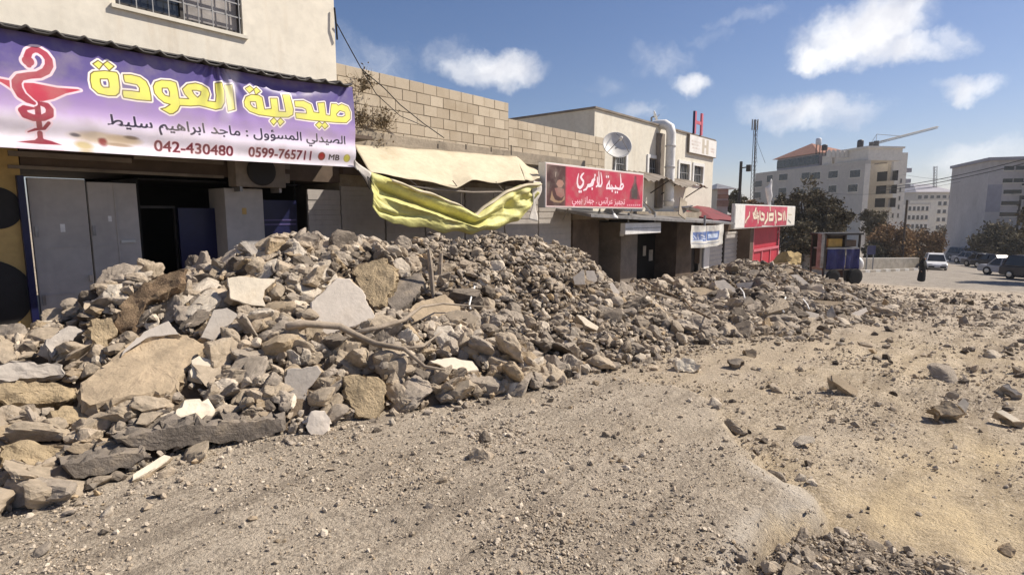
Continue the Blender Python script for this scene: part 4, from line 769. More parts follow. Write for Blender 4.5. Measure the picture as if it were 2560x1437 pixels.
# shopfront
zt = ez(150, 442); 
MB().fbox(f, ex(62), xe-.004, ez(300, 430), 3.1-.003, -2.4, -.02).build('lintel_wall', MT['brown'], ph)
fb = MB()
for (x0, y0, x1, y1) in [(20, 376, 330, 408), (334, 376, 560, 412), (20, 412, 560, 446)]: rect(fb, x0, y0, x1, y1, YW, -.018, .04)
for (x0, y0, x1, y1) in [(592, 400, 725, 424), (592, 428, 725, 458)]: rect(fb, x0, y0, x1, y1, YW, -.018, .04)
fb.build('fascia_board', MT['fascia'], ph)
MB().fbox(f, px0, ex(58), -.3, 3.1-.003, -3, -.002).build('yellow_wall', MT['yellow_wall'], ph)
pm = MB()
for cy_, r_, dx in [(520, 52, -14), (738, 92, -40)]:
    p = onY(0, cy_, YW); rad = r_/1400*7.1; pts = [np.array([p[0]+(dx+(48 if cy_ < 600 else 92)*math.cos(a)*1.0-((0 if cy_ < 600 else 0)))/1400*7.1*1.25, YW-.002, p[2]+rad*math.sin(a)*(1+.12*math.cos(a))]) for a in np.linspace(-math.pi/2, math.pi/2, 24)]; pm.prism(pts, (0, -.006, 0))
pm.build('painted_shape', MT['blackpaint'], ph)
MB().fbox(f, ex(60, 640), ex(78, 640), -.3, ez(65, 440), -.05, .08).build('door_post', MT['navy'], ph)
zd = -.1
def leaf(x0, x1, ztop, name='door_leaf', m=None, d=.03, back=-.04, ridge=None):
    mbl = MB().fbox(f, ex(x0, 600), ex(x1, 600), zd, ztop, back, d)
    if ridge: q = ex(ridge, 600); mbl.fbox(f, q, q+.02, zd+.02, ztop-.02, d, d+.012)
    return mbl.build(name, m or MT['grey_metal'], ph, bevel=.006)
leaf(82, 224, ez(150, 447)); leaf(229, 350, ez(300, 458), ridge=292)
MB().fbox(f, ex(300, 600), ex(336, 600), ez(310, 607), ez(310, 600), .03, .05).build('sun_streak', MT['chrome'], ph)  # bright bar standing in for a thin sun streak on the leaf
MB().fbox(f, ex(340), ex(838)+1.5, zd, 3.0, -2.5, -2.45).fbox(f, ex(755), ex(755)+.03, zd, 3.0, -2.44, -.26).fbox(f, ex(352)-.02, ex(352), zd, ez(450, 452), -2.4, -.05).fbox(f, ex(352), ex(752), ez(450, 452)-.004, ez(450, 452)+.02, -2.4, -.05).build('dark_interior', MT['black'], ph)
MB().fbox(f, ex(365), ex(370), zd, ez(365, 505), -.5, -.44).fbox(f, ex(375), ex(460), ez(365, 520), ez(365, 513), -.5, -.45).fbox(f, ex(460), ex(464), zd, ez(365, 513), -.5, -.45).build('door_frame', MT['dark_metal'], ph)
MB().fbox(f, ex(462), ex(558), zd, ez(500, 520), -.36, -.30).build('navy_door', MT['navy'], ph)
leaf(562, 656, ez(600, 472), 'pillar', None, .10, -.5)
MB().fbox(f, ex(658), ex(755), zd, ez(700, 500), -.25, -.20).build('navy_door', MT['navy'], ph)
nb = MB()
for yy in (549, 560): nb.fbox(f, ex(672), ex(752), ez(700, yy+3), ez(700, yy), -.20, -.19)
nb.build('door_rail', plain('violet_trim', (.10, .08, .22), .4), ph)
for u_, v_, w_, h_, m_ in [(150, 560, 14, 20, 'white_paint'), (270, 540, 10, 14, 'white_paint'), (600, 520, 12, 16, 'yellow_wall')]:
    a, b_ = onY(u_, v_, YW-.035), onY(u_+w_, v_+h_, YW-.035); d_ = .101 if u_ == 600 else .031; MB().fbox(f, a[0], b_[0], b_[2], a[2], d_, d_+.003).build('sticker', MT[m_], ph)
for u_, zz in [(88, .5), (88, 1.4), (232, .5), (232, 1.4)]: MB().fbox(f, ex(u_, 600), ex(u_, 600)+.035, zz, zz+.14, .031, .05).build('hinge', MT['steel'], ph)
for u0, u1 in [(84, 222), (231, 290), (294, 348)]:
    for zz in (.62, 1.25): MB().fbox(f, ex(u0, 600)+.03, ex(u1, 600)-.03, zz, zz+.012, .030, .037).build('door_rib', MT['grey_metal'], ph)
MB().fbox(f, ex(215, 640), ex(215, 640)+.05, .78, .86, .031, .07).build('padlock', MT['chrome'], ph)
# canopy with corrugated sheet
zc0 = ez(440, 150, YB)+.015
cvx = np.arange(px0, onY(880, 218, YB-.12)[0]+.02, .012); prof = .030*np.maximum(np.cos(2*math.pi*cvx/.262), -.2)+.05*np.clip(np.cos(2*math.pi*cvx/.262)-.72, 0, 1)
ztop = np.interp(cvx, [pz(p, q)[0] for p, q in [(0, 70), (440, 150), (700, 198), (880, 218)]], [pz(p, q)[1] for p, q in [(0, 70), (440, 150), (700, 198), (880, 218)]])
ys = np.linspace(YB-.10, YW-.002, 6); Vc = np.array([[x_, y_, z_+.030+p_+(y_-YB)*.10] for y_ in ys for x_, z_, p_ in zip(cvx, ztop, prof)]); nn_ = len(cvx); ii = np.arange(len(Vc)).reshape(6, nn_)
cf = np.stack([ii[:-1, :-1], ii[:-1, 1:], ii[1:, 1:], ii[1:, :-1]], -1).reshape(-1, 4)
co_ = mesh_np('canopy_roof', Vc, cf, MT['dark_metal'], ph, smooth=True); sm = co_.modifiers.new('thickness', 'SOLIDIFY'); sm.thickness = .025  # dark sheet colour stands in for the shadowed underside of the corrugation
MB().tube([(px0, YB-.02, zc0+.01+(ztop[0]-zc0)), (cvx[nn_//2], YB-.02, ztop[nn_//2]), (cvx[-1]-.02, YB-.02, ztop[-1]-.005)], .022, 6).build('canopy_beam', MT['dark_metal'], ph)
MB().fbox(f, px0, xe-.05, 3.0, 3.06, .002, 1.1).build('canopy_soffit', MT['brown'], ph)
ac = empty('air_conditioner', onY(650, 440, YW-.3), label='grey outdoor cooling unit with round fan grille half hidden under the purple banner', cat='air conditioner')
pA = onY(650, 425, YW-.30); fa = Fr((pA[0], YW-.06, pA[2]), (1, 0, 0), (0, -1, 0))
MB().fbox(fa, -.42, .42, -.28, .26, 0, .28).build('casing', MT['fascia'], ac, bevel=.015)
MB().lathe((pA[0], YW-.34, pA[2]-.02), [(.21, -.003), (.24, .004), (.24, .02), (.20, .03), (.03, .022)], 28, axis=(0, -1, 0)).build('fan_grille', MT['blackpaint'], ac)
for u_ in (-.35, .31): MB().fbox(fa, u_, u_+.04, -.36, -.281, -.05, .25).build('bracket', MT['steel'], ac)

# ------------------------------------------------------------------ middle: shuttered shops, block walls, awning, lingerie sign
ms = empty('shop_row', (ex(1150), YW, 0), label='low dark shuttered shopfront under the torn beige awning', cat='building')
xa, xb = xe+.002, ex(1432)
zr_ = ez(1100, 385)
MB().fbox(f, xa, xb, -.4, zr_, -3, -.05).build('wall', MT['cement'], ms)
for i, (a, b_) in enumerate([(770, 850), (853, 960), (965, 1060), (1064, 1160), (1164, 1260), (1263, 1345), (1348, 1428)]):
    sh = MB(); zt_ = ez((a+b_)/2, 468); q0, q1 = ex(a), ex(b_); k = 0; z_ = -.2
    while z_ < zt_-.05: sh.fbox(f, q0, q1, z_, min(z_+.092, zt_), -.05, -.005+.012*(k % 2)); z_ += .094; k += 1
    sh.build('roller_shutter', MT['grey_metal'], ms)
MB().fbox(f, xa, xb, ez(1100, 440)-.1, ez(1100, 415), -.045, .10).build('shutter_box', MT['brown'], ms)
# block walls: every block is pattern inside its wall's mesh
def blockwall(name, x0, x1, z0, z1, Y, seed, label, step=None, thick=.2):
    g = np.random.default_rng(seed); bw, bh, j = .40, .235, .012; mb = MB(); z_ = z1; row = 0; fr_ = FY(Y)
    while z_-bh > z0-.3:
        q = x0-(bw/2 if row % 2 else 0)
        while q < x1:
            a, b_ = max(q, x0), min(q+bw-j, x1)
            if b_-a > .05: d = g.uniform(-.006, .008); mb.fbox(fr_, a, b_, max(z_-bh+j, z0), z_-g.uniform(0, .004), -thick+.03, .0+d)
            q += bw
        z_ -= bh; row += 1
    o = mb.build(name, MT['block'], None, bevel=.006)
    return o
m, t, b = newmat('concrete_block'); geo = nd(t, 'ShaderNodeNewGeometry'); tcn = nd(t, 'ShaderNodeTexCoord')
c_ = mixcol(t, geo.outputs['Random Per Island'], (.44, .372, .283), (.57, .495, .385)); nn = noise(t, tcn.outputs['Object'], 1.1, 7, .65); c_ = mixcol(t, mth('MULTIPLY', ramp(t, nn, .46, .7), .5, tree=t), c_, (.33, .265, .185)); c_ = mixcol(t, mth('MULTIPLY', ramp(t, noise(t, tcn.outputs['Object'], 40, 4), .4, .7), .3, tree=t), c_, (.36, .29, .2))
t.links.new(c_, b.inputs['Base Color']); b.inputs['Roughness'].default_value = .95; b.inputs['Specular IOR Level'].default_value = .1; bump(t, b, noise(t, tcn.outputs['Object'], 55, 5), .5, .012); MT['block'] = m
YK = 9.8
bx1 = onY(1271, 255, YK)[0]; bzt = onY(1100, 218, YK)[2]; bx0 = xe+.02
for nm, x0, x1, z0, z1, lab, sd_ in [('block_wall', bx0, bx1, zr_+.28, bzt, 'taller tan concrete block wall rising above the beige awning', 1), ('block_wall', bx1+.01, onY(1512, 400, YK)[0], onY(1400, 405, YK)[2]-.3, onY(1400, 323, YK)[2], 'lower tan concrete block wall behind the red lingerie sign', 2)]:
    w_ = empty(nm, ((x0+x1)/2, YK, z0), label=lab, cat='wall'); o = blockwall('blockwork', x0, x1, z0, z1, YK, sd_, lab); o.parent = w_; o.matrix_parent_inverse = Matrix.Translation(w_.location).inverted()
    MB().fbox(FY(YK), x0+.004, x1-.004, z0+.004, z1-.006, -.17, -.010).build('mortar', MT['mortar'], w_)
pa = empty('roof_parapet', (ex(1100), YW, zr_), label='stained grey cement roof edge between the block wall and the beige awning', cat='roof edge')
MB().fbox(f, xa, ex(1440, 395), zr_-.02, zr_+.10, -.3, .06).fbox(f, xa, bx1+3.5, zr_+.104, zr_+.30, -.4, -.1).build('cement_edge', MT['cement'], pa, bevel=.01)
for px_, py_ in [(1095, 374), (1165, 374), (1228, 380), (1278, 388)]:
    p = onY(px_, py_, YW-.03); MB().tube([p, p+[0, 0, .12 if px_ < 1270 else .25]], .014, 6).build('iron_stub', MT['dark_metal'], pa)
for k, (px_, py_, n_, s_, lab) in enumerate([(905, 205, 26, .42, 'dry weed tuft growing high at the joint of white wall and block wall'), (900, 290, 34, .5, 'brown dry weed bush beside the right end of the purple banner'), (955, 300, 34, .42, 'spiky dry weed growing on the ledge of the block wall'), (940, 340, 26, .35, 'dry brown weed hanging below the spiky weed on the block wall ledge')]):
    wp = empty('dry_weed', onY(px_, py_, YW+.12)-[0, .0, s_*.4], label=lab, cat='weed', group='dry weeds on the block wall'); base = np.array(wp.location); g = np.random.default_rng(k+50); st_, lf = MB(), MB()
    for j in range(n_):
        d = g.normal(size=3)*[.55, .35, .35]+[0, -.15, .75 if k != 3 else -.3]; d /= np.linalg.norm(d); L_ = s_*g.uniform(.5, 1.1); p1 = base+d*L_*.5+g.normal(size=3)*.03; p2 = base+d*L_+g.normal(size=3)*.06; st_.tube([base+g.normal(size=3)*.03, p1, p2], [.006, .005, .002], 4)
        for q in range(7):
            c0 = base+(p2-base)*g.uniform(.3, 1)+g.normal(size=3)*.03; a_ = nrm(g.normal(size=3))*.035; b2 = nrm(g.normal(size=3))*.018; lf.add([c0, c0+a_+b2, c0+a_*2, c0+a_-b2], [(0, 1, 2, 3)])
    st_.build('stems', MT['weed'], wp); lf.build('dead_leaves', MT['weed'], wp)
# torn awning
YA = 8.25
aw = empty('torn_awning', (onY(1120, 480, YA)[0], YA, onY(1120, 560, YA)[2]), label='torn beige shop awning with a drooping yellow tarpaulin valance', cat='awning')
def interp_poly(P, n):
    P = np.array(P, float); L_ = np.r_[0, np.cumsum(np.linalg.norm(np.diff(P, axis=0), axis=1))]; s_ = np.linspace(0, L_[-1], n); return np.stack([np.interp(s_, L_, P[:, k]) for k in range(P.shape[1])], 1)
def cloth(name, top, bot, n, m_, mt_, disp, parent, thick=.006):
    A_ = interp_poly(top, n); B_ = interp_poly(bot, n); v = np.linspace(0, 1, m_)[:, None, None]; P_ = A_[None]*(1-v)+B_[None]*v; u, vv = np.meshgrid(np.linspace(0, 1, n), np.linspace(0, 1, m_)); P_ = P_+disp(u, vv)
    idx = np.arange(n*m_).reshape(m_, n); o = mesh_np(name, P_.reshape(-1, 3), np.stack([idx[:-1, :-1], idx[1:, :-1], idx[1:, 1:], idx[:-1, 1:]], -1).reshape(-1, 4), mt_, parent, smooth=True); s_ = o.modifiers.new('thickness', 'SOLIDIFY'); s_.thickness = thick; return o
O3 = lambda L_, Y: [onY(px_, py_, Y) for px_, py_ in L_]
def d_top(u, v):
    s_ = -.10*v*(1-v)*(1+.4*np.sin(u*11)); rag = np.where(v > .9, .0, 0); return np.stack([0*u, .012*fbm(u*6, v*2, .8, 3, 2), s_+.012*fbm(u*7, v*3, .7, 3, 8)+v**6*.02*np.sin(u*23)], -1)
cloth('top_cloth', O3([(886, 362), (960, 366), (1100, 376), (1292, 392)], YW-.06), O3([(925, 430), (980, 440), (1040, 447), (1100, 463), (1140, 468), (1180, 452), (1250, 456), (1312, 450)], YA+.02), 90, 14, MT['awn'], d_top, aw)
cloth('side_cloth', O3([(1292, 392), (1316, 412), (1345, 428)], YW-.05), O3([(1312, 450), (1325, 452), (1350, 446)], YA+.04), 16, 8, MT['awn'], lambda u, v: np.stack([0*u, .02*np.sin(v*7), .015*np.sin(u*9)], -1), aw)
YL = [(926, 430), (975, 446), (1040, 470), (1100, 490), (1150, 512), (1186, 534), (1222, 505), (1262, 478), (1300, 462), (1350, 456)]; YLB = [(931, 518), (950, 540), (985, 563), (1050, 568), (1110, 579), (1180, 583), (1240, 573), (1295, 552), (1325, 525), (1340, 490)]
def d_yel(u, v):
    mid = np.exp(-((u-.56)/.30)**2); hang = np.sin(np.pi*np.clip(v, 0, 1)); q = v+.30*np.abs(u-.57)
    big = .11*np.sin(q*7.2+.6)*hang**.7*(.45+.75*mid)+.06*fbm(u*5, v*2.2+u*2, .7, 4, 5)*hang+.03*fbm(u*22-v*9, v*6, 1, 3, 6)*hang
    crease = -.20*np.exp(-np.abs(v-(.26+.50*u))/.06)*sstep(.0, .10, u)*sstep(.66, .5, u)+.15*np.exp(-np.abs(v-(.46+.46*u))/.07)*sstep(.02, .12, u)*sstep(.68, .5, u)-.09*np.exp(-np.abs(v-(.9-.9*u))/.03)*sstep(.0, .05, u)*sstep(.3, .15, u)
    rightf = (.07*np.sin((u-.7)*30+v*5+2*fbm(u*4, v*3, 1, 2, 9))+.05*np.sin(u*55-v*12))*sstep(.64, .78, u)*hang
    left = .06*np.sin(u*42+v*4)*sstep(.18, .05, u)*hang
    return np.stack([.03*np.sin(v*6)*mid, -(big+crease+rightf+left)*.9-.12*hang*mid, -.02*np.sin(u*40)*v**4+.02*fbm(u*14, v*0, 1, 3, 2)*v**3], -1)
cloth('yellow_valance', O3(YL, YA), O3(YLB, YA-.05), 150, 60, MT['yellow'], d_yel, aw, .005)
cloth('rolled_hem', O3(YL[1:], YA-.04), [p+np.array([.0, -.03, -.07]) for p in O3(YL[1:], YA-.03)], 80, 6, MT['awn'], lambda u, v: np.stack([0*u, -.05*np.sin(v*3.1)+.012*np.sin(u*50), .012*np.sin(u*37)], -1), aw)
cloth('torn_strip', O3([(1335, 452), (1352, 455)], YA-.02), O3([(1326, 548), (1340, 556)], YA-.02), 8, 26, MT['cloth'], lambda u, v: np.stack([.015*np.sin(v*9), .05*np.sin(v*8+u*3), .02*u*v], -1), aw)
fm = MB().tube(O3([(905, 428), (1000, 462), (1090, 474), (1180, 481), (1260, 480), (1335, 470)], YA+.10), .022, 8)
fm.build('frame_tube', MT['fascia'], aw)
fm = MB()
for (a, b_, c_) in [((1025, 450), (1050, 470), .1), ((1132, 452), (1152, 478), .1), ((1240, 455), (1262, 482), .1)]: fm.tube([onY(*a, YA+.04), onY(*b_, YA+.10), onY(b_[0], b_[1]+60, YW-.1)], .010, 6)
for px_ in (1152, 1235): fm.tube([onY(px_, 480, YA+.1), onY(px_, 560, YA+.25)], .012, 6)
fm.build('frame_struts', MT['fascia'], aw)
cloth('end_flap', O3([(886, 398), (926, 432)], YA+.0), O3([(888, 420), (930, 470)], YA+.02), 8, 6, MT['cloth'], lambda u, v: np.stack([0*u, .03*np.sin(u*5+v*3), 0*u], -1), aw)
def wire(name, pts, r, label, cat='cable', parent=None, m_='cable'):
    return tag(MB().tube(interp_poly(pts, 28), r, 5).build(name, MT[m_], parent, recenter=True), label, cat)
wire('power_cable', [onY(842, 60, YW-.05), onY(870, 112, YW-.02), onY(905, 175, YW), onY(960, 220, YW), onY(1000, 262, YK-.25), onY(1060, 310, YK-.25), onY(1110, 345, YK-.25)], .011, 'thin dark cable sagging from the white wall corner across the block wall')
wire('power_cable', [onY(905, 175, YW), onY(940, 235, YW+.02), onY(1000, 290, YK-.25), onY(1065, 318, YK-.25)], .009, 'second thinner cable just under the sagging cable on the block wall')
wire('power_cable', [onY(836, 20, YW-.06), onY(840, 60, YW-.08), onY(843, 100, YW-.05)], .018, 'short dark cable hanging on the corner of the white wall')
wire('power_cable', [onY(895, 425, YA-.05), onY(912, 450, YA-.05), onY(925, 475, YA-.03), onY(918, 440, YA-.06), onY(935, 462, YA-.05)], .008, 'tangled dark wire at the left end of the awning')

# red lingerie sign
YR = 8.4
r0, r1 = onY(1365, 404, YR), onY(1609, 438, YR); rb0, rb1 = onY(1365, 515, YR), onY(1606, 523, YR)
rc_ = Canvas(r0[0], r1[0], (rb0[2]+rb1[2])/2, (r0[2]+r1[2])/2, 210)
def rp(px_, py_): p = onY(px_, py_, YR); return (p[0], p[2])
KR = lambda L_: [rp(1350+a/9.143, 390+b_/9.143) for a, b_ in L_]
rc_.C[:] = lin(192, 58, 82); rc_.C *= (1+.12*fbm(rc_.X, rc_.Z, 1.2, 3, 3))[..., None]
dk = sstep(rp(1417, 460)[0], rp(1411, 460)[0], rc_.X)[..., None]; rc_.C = rc_.C*(1-dk)+np.array(lin(84, 56, 52))*dk*(1+.6*fbm(rc_.X, rc_.Z, .5, 3, 6))[..., None]
for L_, c_ in [([(370, 640), (400, 560), (450, 540), (520, 570), (545, 640), (490, 720), (420, 720)], (168, 128, 112)), ([(330, 740), (430, 720), (550, 760), (560, 900), (480, 960), (380, 900)], (150, 106, 96)), ([(230, 1000), (270, 790), (290, 900), (340, 1000), (420, 1030), (500, 1020), (560, 900), (560, 1000), (470, 1070), (320, 1060)], (160, 132, 104)), ([(340, 480), (350, 370), (372, 370), (355, 480)], (165, 150, 140))]: rc_.paint_sd(rc_.poly(KR(L_)), lin(*c_), .25)
for L_, c_ in [([(2160, 460), (2200, 460), (2205, 620), (2260, 860), (2290, 1000), (2040, 1000), (2060, 800), (2140, 600)], (120, 48, 62)), ([(2170, 620), (2200, 640), (2230, 900), (2210, 990), (2090, 960), (2090, 780)], (78, 66, 62))]: rc_.paint_sd(rc_.poly(KR(L_)), lin(*c_), .25)
WH = lin(250, 225, 232)
# the calligraphic title drawn as pen strokes
q_ = lambda L_, w: rc_.stroke(KR(L_), [v/9.143/76 for v in w] if hasattr(w, '__len__') else w/9.143/76)
strokes = [q_([(1835, 420), (1845, 540), (1850, 640), (1830, 720)], [28, 48, 48, 50]), q_([(1830, 720), (1850, 660), (1890, 640), (1905, 690), (1870, 750), (1800, 755), (1740, 735), (1720, 680)], [40, 40, 40, 44, 50, 50, 46, 30]), q_([(1740, 740), (1690, 745), (1650, 730), (1635, 670)], [44, 44, 44, 26]), q_([(1650, 740), (1600, 745), (1560, 735), (1520, 740), (1530, 680), (1565, 620), (1585, 570), (1580, 640), (1600, 720)], [44, 46, 46, 48, 46, 42, 34, 40, 40]),
    q_([(1340, 360), (1350, 520), (1345, 640), (1300, 690)], [26, 40, 46, 40]), q_([(1315, 500), (1308, 600), (1340, 690), (1390, 690), (1415, 620), (1405, 480), (1390, 390)], [40, 44, 48, 48, 46, 38, 26]), q_([(1300, 690), (1285, 700)], 40), q_([(1255, 430), (1240, 520), (1200, 560), (1180, 600)], [20, 40, 46, 46]), q_([(1250, 540), (1180, 620), (1150, 660), (1090, 670)], [40, 50, 52, 46]), q_([(1190, 560), (1220, 600), (1200, 660), (1130, 690), (1090, 690), (1050, 760), (990, 785)], [40, 48, 52, 50, 46, 46, 26]),
    q_([(1000, 395), (960, 430), (930, 490), (960, 540), (990, 580), (985, 640), (950, 700), (910, 730), (870, 700), (850, 620), (855, 520), (880, 410)], [24, 44, 50, 52, 52, 54, 58, 60, 56, 50, 42, 22])]
dots = [(1520, 475), (1560, 475), (1720, 830), (1765, 830), (1648, 800), (1190, 750), (895, 815), (935, 815), (1255, 440)]
sdT = np.max(np.stack(strokes), 0)
for dx, dy in dots: q = KR([(dx, dy)])[0]; sdT = np.maximum(sdT, 27/9.143/76-np.hypot(rc_.X-q[0], rc_.Z-q[1]))
rc_.paint_sd(sdT+.01, lin(150, 40, 62), .6); rc_.paint_sd(sdT, WH)
VV, TT = glyph_tris(shape_arabic('تجهيز عرائس . جهاز بيبي')); rc_.paint(rc_.fat(rc_.text(VV, TT, rp(1430, 506), rp(1562, 511), .17), 1.2), lin(240, 190, 200))
for k in range(7): a_ = 1567+k*5; rc_.paint_sd(rc_.poly([rp(a_, 511), rp(a_+3.4, 511), rp(a_+3.4, 515), rp(a_, 515)]), lin(225, 150, 165), .5)
for sd in (rc_.X-rc_.x0, rc_.x1-rc_.X, rc_.Z-rc_.z0, rc_.z1-rc_.Z): rc_.paint_sd(.03-sd, lin(226, 200, 196))
rs = empty('shop_sign', (rc_.x0/2+rc_.x1/2, YR, rc_.z0), label='big red lightbox sign with white Arabic lettering and a dark dress, below the satellite dish', cat='sign')
sheet('sign_face', rc_, lambda X, Z: np.stack([X, 0*X+YR-.004, Z], -1), BOARD, rs)
MB().fbox(FY(YR), rc_.x0-.02, rc_.x1+.02, rc_.z0-.02, rc_.z1+.02, -.22, -.002).build('sign_box', MT['white_paint'], rs, bevel=.008)
sb_ = MB()
for px_ in (1420, 1500, 1580): sb_.tube([onY(px_, 522, YR+.12), onY(px_-12, 548, YW-.1)], .018, 6); sb_.tube([onY(px_, 522, YR+.12), onY(px_, 540, YW-.15)], .014, 6)
sb_.build('sign_brace', MT['steel'], rs)
fl_ = onY(1535, 528, YR-.05); spot = empty('flood_lamp', fl_, label='small white floodlight hanging under the red lingerie sign', cat='lamp')
MB().lathe(fl_+np.array([0, 0, -.22]), [(.13, 0), (.12, .05), (.05, .12), (.03, .16)], 14).build('lamp_shade', MT['white_paint'], spot, smooth=True); MB().tube([fl_+np.array([0, 0, -.07]), fl_+np.array([0, .1, .08])], .012, 6).build('lamp_arm', MT['steel'], spot)
# big dish
YD = 8.85; dc = onY(1543, 363, YD); dd_ = np.linalg.norm(dc-CAM); drad = 35/1400*np.dot(dc-CAM, FH)*1.0
ax_ = nrm(nrm((CAM-dc)*[1, 1, 0])*.80+np.array([.10, -.25, .45])); dh = empty('satellite_dish', onY(1543, 470, YD), label='large round grey satellite dish on a pole above the red lingerie sign', cat='satellite dish')
prof = [(drad*k/10, .28*drad*(k/10)**2) for k in range(0, 11)]; profb = [(r_, z_-.02) for r_, z_ in prof[::-1]]
MB().lathe(dc-ax_*.1, prof+[(drad+.015, .28*drad+.005), (drad+.015, .28*drad-.02)]+profb[1:], 40, axis=ax_).build('reflector', MT['dish'], dh, smooth=True)
fp = dc+ax_*drad*.95+np.array([0, 0, -.02]); rim = [dc-ax_*.1+ax_*.28*drad+nrm(np.cross(ax_, [0, 0, 1.0]))*drad*math.cos(a)*.96+nrm(np.cross(np.cross(ax_, [0, 0, 1.0]), ax_))*drad*math.sin(a)*.96 for a in (-math.pi/2-.9, -math.pi/2+.9, math.pi/2)]
arm_ = MB(); [arm_.tube([r_, fp], .012, 6) for r_ in rim]; arm_.build('feed_arm', MT['steel'], dh)
MB().lathe(fp-ax_*.12, [(.03, 0), (.05, .02), (.05, .14), (.02, .18)], 12, axis=ax_).build('feed_horn', MT['white_paint'], dh)
MB().tube([dc-ax_*.12, dc-ax_*.25+np.array([0, 0, -.3]), onY(1543, 440, YD)+[0, .15, 0], onY(1543, 480, YD)+[0, .15, -.3]], [.06, .05, .045, .045], 10).build('mount_pole', MT['steel'], dh)
# ------------------------------------------------------------------ cream building with the roof letter, and the shops below it
YH = 10.6; fh = FY(YH)
hx0, hx1 = onY(1487, 272, YH)[0], onY(1786, 343, YH)[0]; hz = onY(1487, 272, YH)[2]
hb = empty('corner_building', ((hx0+hx1)/2, YH, -1), label='cream two-storey building with barred windows and a red roof letter', cat='building')
wins = []
for (x0, y0, x1, y1) in [(1538, 398, 1562, 452), (1621, 393, 1646, 444), (1698, 406, 1721, 452), (1734, 411, 1755, 456)]:
    a, b_ = onY(x0, y0, YH), onY(x1, y1, YH); wins.append((a[0], b_[0], b_[2], onY((x0+x1)/2, (y0+y0)/2, YH)[2]))
zw0, zw1 = np.mean([w_[2] for w_ in wins]), np.mean([w_[3] for w_ in wins]); zb = -2.6; zsh = 2.55
wb = MB(); q = hx0; dx_ = onY(1664, 300, YH)[0]
for (a, b_, _, _) in wins: wb.fbox(fh, q, a, zw0, zw1, -.3, 0); q = b_
wb.fbox(fh, q, hx1, zw0, zw1, -.3, 0).fbox(fh, hx0, hx1, zb, zw0, -.3, 0).fbox(fh, hx0, hx1, zw1, hz, -.3, 0).fbox(fh, hx0, hx0+.3, zb, hz, -9, -.3).fbox(fh, hx1-.3, hx1, zb, hz, -9, -.3).fbox(fh, hx0+.3, hx1-.3, hz-.4, hz-.25, -9, -.3).fbox(fh, hx0+.3, hx1-.3, zb, hz, -9, -8.7)
wb.build('wall', MT['cream_wall'], hb)
MB().fbox(fh, hx0-.05, hx1+.05, hz+.003, hz+.07, -.35, .06).fbox(fh, hx0-.05, hx0+.35, hz+.003, hz+.07, -9, -.351).build('coping', MT['fascia'], hb)
for a, b_, _, _ in wins:
    w_ = MB().fbox(fh, a, a+.06, zw0, zw1, -.16, -.08).fbox(fh, b_-.06, b_, zw0, zw1, -.16, -.08).fbox(fh, a+.06, b_-.06, zw0, zw0+.06, -.16, -.08).fbox(fh, a+.06, b_-.06, zw1-.06, zw1, -.16, -.08).fbox(fh, (a+b_)/2-.03, (a+b_)/2+.03, zw0+.06, zw1-.06, -.15, -.09).build('window', MT['dark_metal'], hb)
    MB().fbox(fh, a+.06, b_-.06, zw0+.06, zw1-.06, -.14, -.12).build('pane', MT['glass'], w_)
    bb_ = MB(); n_ = 6
    for k in range(1, n_): u = a+(b_-a)*k/n_; bb_.fbox(fh, u-.012, u+.012, zw0, zw1, -.05, -.028)
    bb_.fbox(fh, a, b_, (zw0+zw1)/2-.012, (zw0+zw1)/2+.012, -.028, -.01).build('window_bars', MT['grey_paint'], w_)
    MB().fbox(fh, a-.14, a, zw0-.12, zw1+.14, .002, .05).fbox(fh, b_, b_+.14, zw0-.12, zw1+.14, .002, .05).fbox(fh, a, b_, zw1, zw1+.14, .002, .05).fbox(fh, a, b_, zw0-.12, zw0, .002, .07).build('window_surround', MT['white_paint'], w_)
# recess shade put into a raised dark strip, and big white vent pipe
rx0, rx1 = onY(1641, 330, YH)[0], onY(1664, 330, YH)[0]
MB().fbox(fh, rx0, rx0+.55, zsh-.6, hz-.3, .002, .14).build('recess_strip', MT['fascia'], hb)
vx0, vx1 = onY(1667, 330, YH-.5)[0], onY(1689, 330, YH-.5)[0]; vr = 11.5/1400*np.dot(onY(1678, 330, YH-.5)-CAM, FH); vc = (vx0+vx1)/2; vt = onY(1678, 305, YH-.5)[2]
vp = empty('vent_pipe', (vc, YH-.5, zsh-.8), label='thick white vent pipe bending over the roof edge of the cream building', cat='pipe')
MB().tube([(vc, YH-.5, onY(1678, 515, YH-.5)[2]), (vc, YH-.5, 2.4), (vc, YH-.5, vt-.45), (vc-.0, YH-.44, vt-.22), (vc-.0, YH-.2, vt-.06), (vc-.0, YH+.2, vt-.04), (vc-.0, YH+.7, vt-.2)], vr, 18).build('duct', MT['white_paint'], vp, smooth=True)
cl_ = MB()
for z_ in (2.2, 3.6, vt-1.0): cl_.lathe((vc, YH-.5, z_), [(vr+.01, 0), (vr+.03, .01), (vr+.03, .06), (vr+.01, .07)], 18)
cl_.build('pipe_band', MT['dish'], vp)
p = onY(1637, 291, YH+.5); sd_ = empty('satellite_dish', p-[0, 0, .5], label='small white dish standing on the roof edge of the cream building', cat='satellite dish'); rr_ = 13/1400*np.dot(p-CAM, FH); a2 = nrm(np.array([.45, -.8, .35]))
MB().lathe(p, [(rr_*k/6, .25*rr_*(k/6)**2) for k in range(7)]+[(rr_*k/6, .25*rr_*(k/6)**2-.03) for k in range(6, -1, -1)], 24, axis=a2).build('reflector', MT['white_paint'], sd_, smooth=True)
MB().tube([p, p-a2*.15, p-a2*.12+[0, 0, -.55]], .04, 8).build('mount_pole', MT['steel'], sd_)
MB().tube([p-[0, 0, rr_*.7], p+a2*rr_*.9], .015, 6).build('feed_arm', MT['steel'], sd_)
